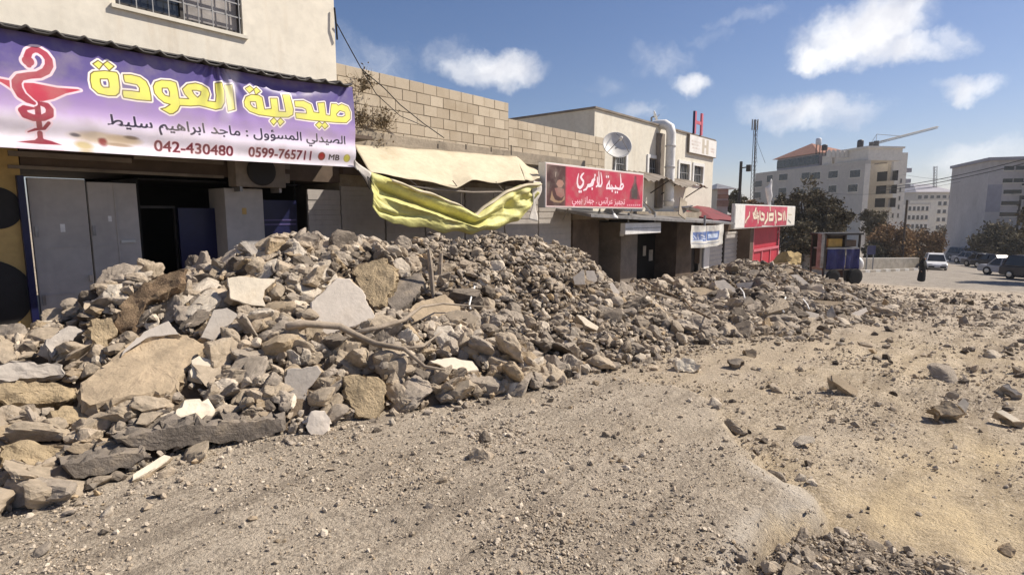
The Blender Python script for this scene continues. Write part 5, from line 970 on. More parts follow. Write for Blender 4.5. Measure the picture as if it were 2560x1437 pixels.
# roof letter H, built of two posts with red faces
pH = onY(1745, 325, YH-.1); fq = Fr((pH[0], YH-.1, hz+.07), (1, 0, 0), (0, -1, 0)); hw = (onY(1755, 325, YH-.1)[0]-onY(1735, 325, YH-.1)[0])/2; pw_ = hw*.34; hh = 52/1400*np.dot(pH-CAM, FH)
lh = empty('roof_letter', (pH[0], YH-.1, hz+.07), label='upright red letter H standing on the roof of the cream building', cat='sign')
MB().fbox(fq, -hw, -hw+pw_, 0, hh, -.04, .04).fbox(fq, hw-pw_, hw, 0, hh, -.04, .04).fbox(fq, -hw+pw_, hw-pw_, hh*.46, hh*.60, -.03, .03).build('letter_body', plain('pinkish_red', (.58, .13, .17), .5), lh)
MB().fbox(fq, -hw-.045, -hw-.004, 0, hh, -.05, .04).build('letter_side', MT['navy'], lh)
# white H panel
a, b_ = onY(1719, 333, YH), onY(1787, 388, YH); pc = Canvas(a[0], hx1+.02, onY(1719, 381, YH)[2], onY(1719, 336, YH)[2], 60); pc.C[:] = (.80, .78, .74)
def hp_(px_, py_): p_ = onY(px_, py_, YH-.1); return (p_[0], p_[2])
tan_ = (.56, .50, .40); W_ = pc.x1-pc.x0; H_ = pc.z1-pc.z0
def pr(u0, v0, u1, v1): return np.minimum.reduce([pc.X-(pc.x0+u0*W_), (pc.x0+u1*W_)-pc.X, pc.Z-(pc.z0+v0*H_), (pc.z0+v1*H_)-pc.Z])
for r_ in [(.44, .06, .53, .94), (.60, .06, .69, .94), (.52, .44, .61, .60)]: pc.paint_sd(pr(*r_), tan_, .6)
for r_ in [(.06, .60, .38, .72), (.06, .42, .34, .54), (.10, .24, .36, .34), (.76, .40, .96, .52), (.78, .26, .94, .34)]: pc.paint(np.clip(pr(*r_)*60*.4+.5, 0, 1)*(.45+.5*(fbm(pc.X, pc.Z, .25, 2, 9) > 0)), (.60, .52, .46))
hpn = empty('wall_sign', (pc.x0/2+pc.x1/2, YH-.1, pc.z0), label='white panel with a pale tan letter H on the cream building', cat='sign'); sheet('sign_face', pc, lambda X, Z: np.stack([X, 0*X+YH-.124, Z], -1), BOARD, hpn); MB().fbox(fh, pc.x0-.03, pc.x1+.03, pc.z0-.03, pc.z1+.03, .03, .12).build('sign_board', MT['fascia'], hpn)
# window canopies
for (x0, x1, y_, lab) in [(1608, 1686, 447, 'left small sagging sheet canopy under a barred window of the cream building'), (1690, 1768, 462, 'right small sagging sheet canopy under two barred windows of the cream building')]:
    a, b_ = onY(x0, y_, YH-.9), onY(x1, y_, YH-.9); z_ = a[2]*.5+b_[2]*.5; n_ = 14; us = np.linspace(a[0], b_[0], n_*4); V = []
    for (y2, dz2) in ((YH-.003, .28), (YH-.5, .12), (YH-.95, -.06)): V += [(u, y2, z_+dz2+.03*math.sin(u*14)-.10*math.sin((u-a[0])/(b_[0]-a[0])*math.pi*2.2)*(YH-y2)) for u in us]
    nn_ = len(us); ii = np.arange(3*nn_).reshape(3, nn_); cp_ = empty('window_canopy', ((a[0]+b_[0])/2, YH, z_), label=lab, cat='canopy')
    o = mesh_np('sheet', V, np.stack([ii[:-1, :-1], ii[:-1, 1:], ii[1:, 1:], ii[1:, :-1]], -1).reshape(-1, 4), MT['steel'], cp_, smooth=True); s_ = o.modifiers.new('thickness', 'SOLIDIFY'); s_.thickness = .02; o.data.materials[0] = MT['fascia']
    for q in (a[0]+.3, b_[0]-.3): MB().tube([(q, YH-.02, z_-.5), (q, YH-.8, z_-.02)], .025, 6).build('bracket', MT['dark_metal'], cp_)
# shops under the cream building
Y1 = 9.5; f1 = FY(Y1)
def sx(px): return onY(px, 600, Y1)[0]
def sz(px, py): return onY(px, py, Y1)[2]
s2 = empty('shop_row', (sx(1600), Y1, gbase(sx(1600))), label='row of dark open-fronted shops with brown and grey pillars below the red lingerie sign', cat='building')
zt2 = sz(1600, 548)
bw_ = MB()
MB().fbox(f1, sx(1432)+.004, sx(1497), -1.2, zt2, -3, .0).build('brown_wall', MT['brown'], s2)
MB().fbox(f1, sx(1549), sx(1590), -2, zt2-.1, -3, .06).build('pillar', MT['fascia'], s2)
MB().fbox(f1, sx(1690), sx(1728), -2.4, zt2-.1, -3, .03).build('pillar', MT['brown'], s2)
MB().fbox(f1, sx(1728)+.01, sx(1752), -2.4, zt2-.15, -3, -.25).build('pillar', MT['dark_metal'], s2)
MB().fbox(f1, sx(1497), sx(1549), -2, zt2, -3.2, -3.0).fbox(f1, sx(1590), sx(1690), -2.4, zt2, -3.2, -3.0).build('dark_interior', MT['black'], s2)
MB().fbox(f1, sx(1432)+.004, sx(1752), zt2+.004, zt2+.28, -3, -.02).build('lintel', MT['cement'], s2)
MB().fbox(f1, sx(1545), sx(1553), sz(1549, 590), sz(1549, 578), .06, .10).build('meter_box', MT['white_paint'], s2)
sp = MB(); 
for x_, y_, w_, h_ in [(1608, 615, 6, 24), (1623, 625, 8, 26), (1645, 620, 9, 30), (1664, 622, 6, 22), (1645, 655, 9, 22)]:
    a, b_ = onY(x_, y_, Y1+.9), onY(x_+w_, y_+h_, Y1+.9); sp.fbox(FY(Y1+.9), a[0], b_[0], b_[2], a[2], -.01, .01)
sp.build('pinned_notices', MT['cloth'], s2)
MB().fbox(FY(Y1+.9), sx(1590)-.3, sx(1690)+.8, -2.4, zt2, -.06, -.012).build('dark_backing', MT['black'], s2)  # black sheet standing in for the shaded shop interior
cz = onY(1500, 540, Y1-1.1)[2]; cp2 = empty('street_canopy', (sx(1650), Y1-.6, cz), label='long thin grey sheet canopy running over the dark shops', cat='canopy')
a, b_ = onY(1478, 540, Y1-1.2), onY(1838, 560, Y1-1.2)
MB().add([(a[0], Y1-1.2, a[2]-.03), (b_[0], Y1-1.2, b_[2]-.03), (b_[0], Y1+.0, b_[2]+.15), (a[0], Y1+.0, a[2]+.15), (a[0], Y1-1.2, a[2]+.05), (b_[0], Y1-1.2, b_[2]+.05), (b_[0], Y1+.0, b_[2]+.22), (a[0], Y1+.0, a[2]+.22)], [(0, 1, 2, 3), (4, 7, 6, 5), (0, 4, 5, 1), (1, 5, 6, 2), (2, 6, 7, 3), (3, 7, 4, 0)]).build('sheet', MT['steel'], cp2)
cm_ = MB(); g = np.random.default_rng(4)
for k in range(9):
    x_ = a[0]+(b_[0]-a[0])*(.10+.62*g.uniform()); MB().box((x_, Y1-.55+g.uniform(-.3, .3), a[2]+.22+g.uniform(0, .12)), (g.uniform(.3, 1.0), g.uniform(.1, .4), g.uniform(.02, .10)), M=rotm(g, 1, True)[0]).build('scrap_piece', MT['cement'] if k % 2 else MT['shut_metal'], cp2)
a, b_ = onY(1564, 557, Y1-1.0), onY(1652, 588, Y1-1.0); lb = empty('light_box', ((a[0]+b_[0])/2, Y1-1, b_[2]), label='blank white light box hanging under the long grey canopy', cat='sign')
MB().fbox(FY(Y1-1.0), a[0], b_[0], onY(1564, 587, Y1-1)[2], onY(1564, 558, Y1-1)[2], -.18, 0).build('box', MT['white_paint'], lb, bevel=.02)
MB().fbox(FY(Y1-1.0), a[0]+.02, b_[0]-.02, onY(1564, 573, Y1-1)[2], onY(1564, 571, Y1-1)[2], .0, .012).fbox(FY(Y1-1), a[0]+.3, a[0]+.34, onY(1564, 558, Y1-1)[2], cz+.1, -.1, -.06).fbox(FY(Y1-1), b_[0]-.34, b_[0]-.3, onY(1564, 558, Y1-1)[2], cz+.1, -.1, -.06).build('trim', MT['grey_paint'], lb)
# shutters and white post
for (x0, x1, yt, lab) in [(1770, 1806, 585, 0), (1810, 1864, 578, 0)]:
    sh = MB(); zt_ = sz((x0+x1)/2, yt); z_ = -2.6; k = 0
    while z_ < zt_-.02: sh.fbox(f1, sx(x0), sx(x1), z_, min(z_+.105, zt_), -.06, .0+.022*(k % 2)); z_ += .107; k += 1
    sh.build('roller_shutter', MT['shut_metal'], s2)
MB().fbox(f1, sx(1754), sx(1769), -2.4, sz(1760, 588), -.1, .12).build('white_post', MT['white_paint'], s2)
MB().fbox(f1, sx(1807), sx(1809.6), -2.6, sz(1808, 575), -.06, .06).build('pillar', MT['dark_metal'], s2)
MB().fbox(f1, sx(1752)+.004, sx(1866), sz(1810, 576), sz(1810, 556)+.2, -3, -.01).build('lintel', MT['brown'], s2)
MB().fbox(f1, sx(1866), sx(1882), -2.6, sz(1870, 560), -3, .35).build('brown_column', MT['brown'], s2)
a, b_ = onY(1765, 548, Y1-.3), onY(1842, 560, Y1-.3); dr = empty('sloped_roof', ((a[0]+b_[0])/2, Y1, a[2]), label='dark red sloping shop roof behind the long grey canopy', cat='roof')
MB().add([(a[0], Y1-.6, a[2]), (b_[0], Y1-.6, b_[2]+.1), (b_[0], Y1+2.2, b_[2]+1.3), (a[0], Y1+2.2, a[2]+.55), (a[0], Y1-.6, a[2]-.1), (b_[0], Y1-.6, b_[2]-.0), (b_[0], Y1+2.2, b_[2]+1.2), (a[0], Y1+2.2, a[2]+.45)], [(0, 1, 2, 3), (4, 7, 6, 5), (0, 4, 5, 1), (1, 5, 6, 2), (2, 6, 7, 3), (3, 7, 4, 0)]).build('roof_sheet', MT['darkred'], dr)
MB().fbox(f1, a[0]+.3, b_[0], -.5, a[2]-.1, -2, -.05).build('gable_wall', MT['brown'], dr)
# blue and white cloth banner
YBn = 8.2; a, b_ = onY(1728, 562, YBn), onY(1809, 624, YBn); bc = Canvas(a[0], b_[0], onY(1728, 620, YBn)[2], onY(1728, 563, YBn)[2], 110); bc.C[:] = (.70, .68, .62)
def bp_(u, v): return (bc.x0+u*(bc.x1-bc.x0), bc.z0+v*(bc.z1-bc.z0))
BL = lin(92, 118, 175)
for P_ in ([(.10, .32), (.42, .30), (.42, .74), (.10, .70)], [(.48, .30), (.80, .32), (.82, .72), (.48, .74)]): bc.paint_sd(bc.poly([bp_(*q) for q in P_]), BL, .3)
for P_ in ([(.54, .40), (.76, .42), (.76, .62), (.54, .60)],): bc.paint_sd(bc.poly([bp_(*q) for q in P_]), lin(190, 205, 228), .4)
for (u0, v0, u1, v1, w_) in [(.02, .30, .30, .34, .05), (.06, .55, .12, .40, .04), (.12, .56, .18, .42, .04), (.20, .60, .22, .40, .04), (.26, .58, .38, .50, .05), (.28, .44, .40, .40, .04), (.58, .58, .60, .44, .04), (.66, .56, .70, .46, .04), (.04, .20, .46, .18, .03), (.5, .2, .9, .18, .03)]: bc.paint_sd(bc.stroke([bp_(u0, v0), bp_(u1, v1)], w_), lin(214, 222, 236) if v0 > .25 else lin(120, 128, 150), .4)
for (u0, v0, u1, v1) in [(.42, .95, .46, .05), (.46, .95, .46, .05)]: bc.paint_sd(bc.stroke([bp_(u0, v0), bp_(u1, v1)], .06), lin(70, 70, 105), .4)
o = sheet('cloth_banner', bc, lambda X, Z: np.stack([X, YBn+.06*np.sin((X-bc.x0)*4.2)+.05*fbm(X, Z, .5, 3, 3)-.05*np.exp(-((X-bp_(.44, 0)[0])/.12)**2), Z+.05*np.sin((X-bc.x0)/(bc.x1-bc.x0)*math.pi)*-1+.0*X], -1), VINYL); tag(o, 'crumpled white and blue cloth banner hung below the long grey canopy', 'banner'); s_ = o.modifiers.new('thickness', 'SOLIDIFY'); s_.thickness = .006
MB_ = tag(MB().tube([(bp_(.44, 0)[0], YBn+.10, gbase(bp_(.44, 0)[0])-.1), (bp_(.44, 0)[0], YBn+.10, cz)], .05, 8).build('canopy_post', MT['grey_paint'], recenter=True), 'thin grey post behind the white and blue cloth banner', 'post')
# red shop and its sign
YS = 8.4; a, b_ = onY(1840, 503, YS), onY(1988, 525, YS); zt3 = (a[2]+b_[2])/2; zb3 = onY(1840, 570, YS)[2]
rsC = Canvas(a[0], b_[0], zb3, zt3, 60); Wd, Hd = rsC.x1-rsC.x0, rsC.z1-rsC.z0
def xs_(px): return onY(px, 540, YS)[0]
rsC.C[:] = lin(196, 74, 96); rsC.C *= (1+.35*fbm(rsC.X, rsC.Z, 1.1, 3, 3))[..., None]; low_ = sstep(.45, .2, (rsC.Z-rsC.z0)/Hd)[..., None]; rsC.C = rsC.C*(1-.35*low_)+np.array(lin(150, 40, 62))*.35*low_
rsC.C[rsC.X < xs_(1862)] = (.80, .78, .74); rsC.C[rsC.X > xs_(1967)] = (.76, .73, .66)
K5 = lambda L_: [(lambda p_: (p_[0], p_[2]))(onY(1720+u/5.987, 440+v/5.987, YS)) for u, v in L_]
CREAM = lin(238, 224, 200)
for L_, w_ in [([(1445, 540), (1455, 650)], .16), ([(1425, 560), (1432, 660)], .13), ([(1350, 560), (1400, 590), (1400, 640), (1350, 650)], .15), ([(1308, 530), (1318, 690)], .17), ([(1215, 580), (1275, 575), (1270, 650), (1215, 655), (1215, 585)], .17), ([(1190, 560), (1190, 640), (1150, 710)], .16), ([(1105, 560), (1140, 590), (1135, 650), (1095, 650)], .15), ([(1075, 540), (1080, 640)], .15), ([(1045, 560), (1055, 640)], .13), ([(1015, 490), (995, 560), (1010, 620), (1055, 610)], .16), ([(1030, 530), (1030, 590)], .12), ([(975, 560), (985, 620), (1005, 630)], .14), ([(920, 545), (915, 600), (885, 640)], .10), ([(1045, 640), (1048, 700)], .10), ([(1225, 440), (1232, 520)], .10), ([(870, 660), (860, 690)], .12), ([(1300, 690), (1305, 740)], .1)]: rsC.paint_sd(rsC.stroke(K5(L_), w_*1.5), lin(120, 40, 60), .35); rsC.paint_sd(rsC.stroke(K5(L_), w_), CREAM, .5)
rsC.paint_sd(rsC.poly(K5([(1105, 740), (1265, 745), (1265, 800), (1105, 795)])), (.75, .72, .68), .5)
rsC.paint_sd(rsC.stroke(K5([(1495, 660), (1535, 700)]), .10), lin(130, 130, 125), .5); rsC.paint_sd(rsC.stroke(K5([(1500, 580), (1550, 580)]), .06), lin(190, 180, 150), .5)
ks = empty('shop_sign', (rsC.x0/2+rsC.x1/2, YS, zb3), label='long red shop sign with cream lettering between two white end panels', cat='sign')
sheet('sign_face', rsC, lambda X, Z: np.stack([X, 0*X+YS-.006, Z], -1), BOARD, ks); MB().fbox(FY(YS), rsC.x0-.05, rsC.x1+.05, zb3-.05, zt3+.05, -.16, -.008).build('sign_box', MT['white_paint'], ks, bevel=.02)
kx0, kx1 = onY(1881, 620, 8.9)[0], onY(1944, 620, 8.9)[0]; kb = empty('shop_kiosk', ((kx0+kx1)/2, 9, gbase(kx0)), label='small bright red shopfront under the long red sign', cat='kiosk')
gzk = gbase(kx0)-.4; zk1 = zb3+.02; mid_ = onY(1900, 623, 8.9)[2]
kf = FY(8.9)
MB().fbox(kf, kx0, kx1, gzk, mid_, -.1, 0).fbox(kf, kx0, kx1, mid_, zk1, -.1, -.05).fbox(kf, kx0, kx0+.1, gzk, zk1, -3, -.1).fbox(kf, kx1-.1, kx1, gzk, zk1, -3, -.1).fbox(kf, kx0, kx1, zk1+.01, zk1+.1, -3, .0).build('body', MT['red'], kb)
kk = MB()
for k in range(4): u = kx0+(kx1-kx0)*k/3; kk.fbox(kf, u-.06, u+.06, gzk, zk1 if k in (0, 3) else mid_, .002, .05)
kk.fbox(kf, kx0, kx1, mid_-.08, mid_+.06, .051, .07).build('frame', plain('pink_trim', (.62, .16, .2), .5), kb)
MB().fbox(kf, kx0-.6, kx0-.04, gzk, zk1, -3, .05).build('side_post', MT['brown'], kb)
# white curled ornament on the sign
wo_ = [(1212, 470), (1200, 400), (1180, 330), (1165, 260), (1150, 175), (1175, 160), (1200, 150), (1215, 190), (1230, 60), (1245, 45), (1262, 70), (1255, 180), (1248, 240), (1268, 290), (1250, 350), (1232, 400), (1240, 440), (1235, 475)]
ZO = float(np.dot(onY(1922, 515, YS+.2)-CAM, FH)); PW_ = [at(1720+u/5.987, 440+v/5.987, ZO) for u, v in wo_]
ring_rows = [(474, 1205, 1237), (440, 1196, 1240), (400, 1188, 1236), (350, 1178, 1250), (300, 1170, 1268), (260, 1163, 1262), (215, 1156, 1254), (175, 1152, 1256), (155, 1190, 1258), (110, 1222, 1260), (70, 1230, 1260), (45, 1242, 1250)]
Vo, no_ = [], 14; to_s = nrm(-FH*.6+RT*.8); ac_ = np.cross(UPV, to_s)
for v_, l_, r_ in ring_rows:
    a, b_ = at(1720+l_/5.987, 440+v_/5.987, ZO), at(1720+r_/5.987, 440+v_/5.987, ZO); c_ = (a+b_)/2; hw_ = np.linalg.norm(b_-a)/2
    Vo += [c_+hw_*(RT*math.cos(q)+FH*.55*math.sin(q)) for q in np.linspace(0, 2*math.pi, no_, endpoint=False)]
nr_ = len(ring_rows); og_ = MB().add(Vo, [(i*no_+j, i*no_+(j+1) % no_, (i+1)*no_+(j+1) % no_, (i+1)*no_+j) for i in range(nr_-1) for j in range(no_)]+[tuple(range(no_)), tuple((nr_-1)*no_+j for j in range(no_))[::-1]])
og = tag(og_.build('roof_ornament', MT['white_paint'], None, smooth=True, recenter=True), 'white pointed hand-like ornament standing on the long red sign', 'ornament')
# little tower with a pyramid roof behind
th = at(1806, 500, 34); ft = Fr(th, RT, -FH); k_ = 34/1400
tw = empty('roof_hut', th-[0, 0, 2], label='small grey roof hut with a dark pyramid roof beside the cream building', cat='hut')
MB().fbox(ft, -13*k_, 14*k_, -60*k_, 26*k_, -2.0, 0).build('wall', MT['grey_paint'], tw); MB().fbox(ft, -13*k_-.02, 14*k_+.02, -16*k_, -1*k_, .002, .06).fbox(ft, -13*k_, 14*k_, -1*k_+.1, 14*k_, .002, .03).build('window_band', MT['fascia'], tw)
MB().add([ft.p(-26*k_, 26*k_, .7), ft.p(26*k_, 26*k_, .7), ft.p(26*k_, 26*k_, -2.6), ft.p(-26*k_, 26*k_, -2.6), ft.p(0, 42*k_, -1)], [(0, 1, 2, 3), (0, 4, 1), (1, 4, 2), (2, 4, 3), (3, 4, 0)]).build('roof', MT['steel'], tw)
MB().fbox(ft, -24*k_, 30*k_, -75*k_, -36*k_, -3, .8).build('parapet', MT['fascia'], tw)

# ------------------------------------------------------------------ far buildings
E1 = nrm(FH-.152*RT); E2 = nrm(RT+.152*FH)
def block(name, corner, Zc, len1, len2, ztop, zbot, label, m_front, m_side, win1=None, win2=None, cat='apartment building'):
    """tall block with its near right corner at pixel column corner and depth Zc; face 1 runs away to the left, face 2 to the right"""
    c0 = at(corner, HOR, Zc); c0[2] = 0
    b0 = empty(name, (c0[0], c0[1], zbot), label=label, cat=cat)
    f_1 = Fr(c0, E1, -E2); f_2 = Fr(c0, E2, -E1)
    P = [c0, c0+E1*len1, c0+E1*len1+E2*len2, c0+E2*len2]
    MB().add([p_+UPV*zbot for p_ in P]+[p_+UPV*ztop for p_ in P], [(0, 1, 2, 3), (7, 6, 5, 4), (0, 4, 5, 1), (1, 5, 6, 2), (2, 6, 7, 3), (3, 7, 4, 0)]).build('wall', m_front, b0)
    MB().fbox(f_1, -.0, len1, ztop+.004, ztop+.5, -.3, -.01).fbox(f_2, .002, len2, ztop+.004, ztop+.5, -.3, -.01).build('parapet', m_front, b0)
    for fr_, W in ((f_1, win1), (f_2, win2)):
        for (u, z_, w_, h_) in (W or []):
            wn = MB().fbox(fr_, u-w_/2-.12, u+w_/2+.12, z_-.14, z_, .005, .16).fbox(fr_, u-w_/2-.1, u-w_/2, z_, z_+h_, .005, .07).fbox(fr_, u+w_/2, u+w_/2+.1, z_, z_+h_, .005, .07).fbox(fr_, u-w_/2-.1, u+w_/2+.1, z_+h_, z_+h_+.1, .005, .07).build('window', m_side, b0)
            MB().fbox(fr_, u-w_/2, u+w_/2, z_, z_+h_, .004, .02).fbox(fr_, u-.03, u+.03, z_, z_+h_, .021, .04).build('pane', MT['glass'], wn)
    return b0, f_1, f_2
def inv1(c0px, Zc, px):
    """distance along face 1 from the corner seen at column px"""
    t_ = np.linspace(0, 90, 4000); c0 = at(c0px, HOR, Zc); Q = c0+np.outer(t_, E1); qx = IW/2+FPX*((Q-CAM) @ RT)/((Q-CAM) @ FH); return float(t_[np.argmin(np.abs(qx-px))])
def zat(c0px, Zc, t_, py): q = at(c0px, HOR, Zc)+E1*t_; return float(at(IW/2+FPX*np.dot(q-CAM, RT)/np.dot(q-CAM, FH), py, np.dot(q-CAM, FH))[2])
ZA = 118.0
wA = []
for (px_, py_, w_, h_) in [(2123, 434, 3.0, 1.5), (2120, 470, 2.8, 1.5), (2069, 436, 3.0, 1.5), (2070, 472, 2.6, 1.5), (2025, 440, 3.6, 1.6), (2003, 440, 3.4, 1.6), (1947, 443, 3.6, 1.6), (1947, 478, 3.2, 1.6), (1887, 460, 3.4, 1.6), (1886, 488, 3.2, 1.6), (1914, 448, 2.6, 1.8), (2030, 476, 3.0, 1.5), (1990, 480, 3, 1.5)]:
    t_ = inv1(2153, ZA, px_); wA.append((t_, zat(2153, ZA, t_, py_)-.8, w_, h_))
lenA = inv1(2153, ZA, 1878); ztA = zat(2153, ZA, 0, 406)
A_, fa1, fa2 = block('apartment_building', 2153, ZA, lenA, 1.3, ztA, -7, 'large grey stone apartment block with a red roof and black water tanks', MT['far_wall'], MT['far_wall2'], wA, [(.65, ztA-4-3.2*k, .25, 1.3) for k in range(4)])
MB().fbox(fa2, .02, 1.28, -6, ztA-.3, .003, .05).build('sunlit_strip', MT['far_wall2'], A_)  # paler sheet on the narrow right face, its sunlight put into the colour
z2_ = zat(2153, ZA, 2, 378); tU = inv1(2153, ZA, 2060); MB().fbox(fa1, .6, tU, ztA+.52, z2_+.5, -9, -1.0).build('penthouse', MT['far_wall2'], A_)
MB().fbox(fa1, .3, tU+.3, z2_+.502, z2_+.9, -9.3, -.7).build('cornice', MT['far_wall2'], A_)
tL0, tL1 = inv1(2153, ZA, 2026), inv1(2153, ZA, 1925); zL = zat(2153, ZA, tL0, 386)+.3
MB().fbox(fa1, tL0, tL1, ztA+.502, zL, -8, -.6).build('penthouse', MT['blue_grey'], A_)
pw = MB(); 
for k in range(5): u = tL0+(tL1-tL0)*(k+.5)/5; pw.fbox(fa1, u-1.6, u+1.6, ztA+1.0, zL-.4, -.6+.003, -.5)
pw.build('glazing', MT['glass'], A_)
MB().add([fa1.p(tL0-1, zL, .3), fa1.p(tL1+1, zL, .3), fa1.p(tL1+1, zL, -9), fa1.p(tL0-1, zL, -9), fa1.p((tL0+tL1)/2, zL+3.2, -4.3)], [(0, 3, 2, 1), (0, 1, 4), (1, 2, 4), (2, 3, 4), (3, 0, 4)]).build('roof', MT['roof_tile'], A_)
MB().fbox(fa1, tU+.6, tL0-.8, ztA+.502, ztA+2.6, -6, -.8).build('stair_head', MT['far_wall2'], A_)
# taller block behind it
ZB_ = 126.0; wB = [(inv1(2223, ZB_, 2184), zat(2223, ZB_, inv1(2223, ZB_, 2184), 409), 3.6, 1.8)]
B_, fb1, fb2 = block('apartment_building', 2223, ZB_, 30, 3.4, zat(2223, ZB_, 0, 387), -7, 'tall narrow stone apartment block with stacked balconies behind the large grey one', MT['far_wall2'], MT['far_wall'], wB, [(.9+1.3*(k % 2), 8.5-1.9*(k//2), .35, .9) for k in range(10)])
for py_ in (440, 472, 505):
    t_ = inv1(2223, ZB_, 2200); z_ = zat(2223, ZB_, t_, py_); bl = MB().fbox(fb1, t_-3.2, t_+2.6, z_-1.2, z_+1.0, .004, .05).build('balcony_opening', MT['black'], B_); MB().fbox(fb1, t_-3.4, t_+2.8, z_-2.1, z_-1.2, .004, 1.1).build('balcony_wall', MT['far_wall2'], bl)
for k, py_ in enumerate((425, 452, 464)):
    z_ = at(2245, py_, 127)[2]; c0 = at(2250, py_, 128); MB().fbox(fb2, 3.402, 5.0, z_-.5, z_+.4, -2, -.3).build('balcony', MT['blue_grey'], B_)
MB().fbox(fb1, -.02, .9, -6, zat(2223, ZB_, 0, 387)+.5, .004, .5).build('corner_pier', MT['far_wall'], B_)
def tank(px, py, Z, r_, h_, m_, label, legs=1.0):
    p = at(px, py, Z); t_ = empty('water_tank', p-[0, 0, legs], label=label, cat='water tank'); MB().lathe(p, [(r_*.9, 0), (r_, .08), (r_, h_*.8), (r_*.85, h_*.93), (r_*.3, h_)], 18).build('vessel', m_, t_, smooth=True)
    lg = MB(); [lg.tube([p+[a*r_*.6, b_*r_*.6, -legs], p+[a*r_*.6, b_*r_*.6, .02]], .06, 5) for a in (-1, 1) for b_ in (-1, 1)]; lg.build('stand', MT['dark_metal'], t_)
tank(2150, 372, 123, .62, 1.9, MT['tank_black'], 'tall black water tank at the right end of the roof of the large grey block', 1.4)
tank(2061, 376, 130, .62, 1.3, MT['tank_black'], 'squat black water tank in the middle of the roof of the large grey block', 1.2)
tank(2046, 362, 131, .6, 1.5, MT['tank_white'], 'white water tank on tall legs left of the squat black one', 2.2)
g = np.random.default_rng(3); cr_ = empty('roof_crenellation', at(2105, 384, 122), label='row of pointed white roof stones between the two black water tanks', cat='roof trim'); c0 = at(2080, 384, 122); kk = MB()
for k in range(7):
    q = at(2074+k*10.5, 382, 124); kk.prism([q+RT*(-.40)+[0, 0, -1.0], q+RT*.40+[0, 0, -1.0], q+RT*.40+[0, 0, .15], q+[0, 0, .65], q+RT*(-.40)+[0, 0, .15]], FH*.5)
kk.build('stones', MT['far_wall2'], cr_)
# antenna mast
ma = at(1888, 402, 122); mt_ = at(1888, 300, 122); am = empty('antenna_mast', (ma[0], ma[1], ma[2]-14), label='thin dark phone mast with antennas left of the red-roofed apartment block', cat='mast'); la = MB()
for k in range(3): a_ = k*2.1; d_ = np.array([math.cos(a_)*.35, math.sin(a_)*.35, 0]); la.tube([ma-[0, 0, 14]+d_*1.6, mt_+d_*.5], .07, 5)
H0 = ma[2]-14
for k in range(26):
    z0_ = H0+(mt_[2]-H0)*k/26; s_ = 1.6-1.1*k/26; z1_ = H0+(mt_[2]-H0)*(k+1)/26
    for j in range(3): a_ = j*2.1; b2 = a_+2.1; la.tube([(ma[0]+math.cos(a_)*.35*s_, ma[1]+math.sin(a_)*.35*s_, z0_), (ma[0]+math.cos(b2)*.35*s_, ma[1]+math.sin(b2)*.35*s_, z1_)], .035, 4)
la.build('lattice', MT['dark_metal'], am); an = MB()
for u in (-.55, .0, .6): an.box(mt_+RT*u+[0, 0, -1.0], (.22, .22, 2.2))
an.build('antenna', MT['grey_paint'], am); MB().tube([mt_-[0, 0, 3], at(1913, 408, 122)], .03, 4).tube([mt_-[0, 0, 3], at(1893, 408, 118)], .03, 4).build('stay_wire', MT['cable'], am)
# tower crane
cb, ct_ = at(2190, 420, 210), at(2192, 336, 210); cr2 = empty('tower_crane', cb-[0, 0, 20], label='tower crane with a long rising jib behind the apartment blocks', cat='crane')
def truss(p0, p1, w_, n_, r_):
    p0, p1 = np.array(p0, float), np.array(p1, float); d = nrm(p1-p0); a_ = nrm(np.cross(d, [.1, .2, 1])); b2 = np.cross(d, a_); mb = MB(); cs = [a_*w_, -a_*w_*.5+b2*w_*.87, -a_*w_*.5-b2*w_*.87]
    for c_ in cs: mb.tube([p0+c_, p1+c_], r_, 4)
    for k in range(n_):
        for j in range(3): mb.tube([p0+(p1-p0)*k/n_+cs[j], p0+(p1-p0)*(k+1)/n_+cs[(j+1) % 3]], r_*.7, 4)
    return mb
truss(cb-[0, 0, 20], at(2190, 358, 210), .55, 18, .13).build('mast', MT['steel'], cr2); truss(at(2190, 358, 210), at(2345, 318, 210), .42, 26, .11).build('jib', MT['steel'], cr2); truss(at(2190, 358, 210), at(2176, 359, 210), .42, 4, .11).build('counter_jib', MT['steel'], cr2)
MB().box(at(2178, 361, 210), (1.8, 1.2, 1.5)).build('counterweight', MT['dark_metal'], cr2); MB().box(at(2191, 359, 210), (1.6, 1.6, 1.8)).build('cab', MT['dark_metal'], cr2); MB().tube([at(2190, 358, 210), ct_, at(2260, 341, 210)], .10, 5).tube([ct_, at(2177, 359, 210)], .08, 5).build('top_stay', MT['steel'], cr2)
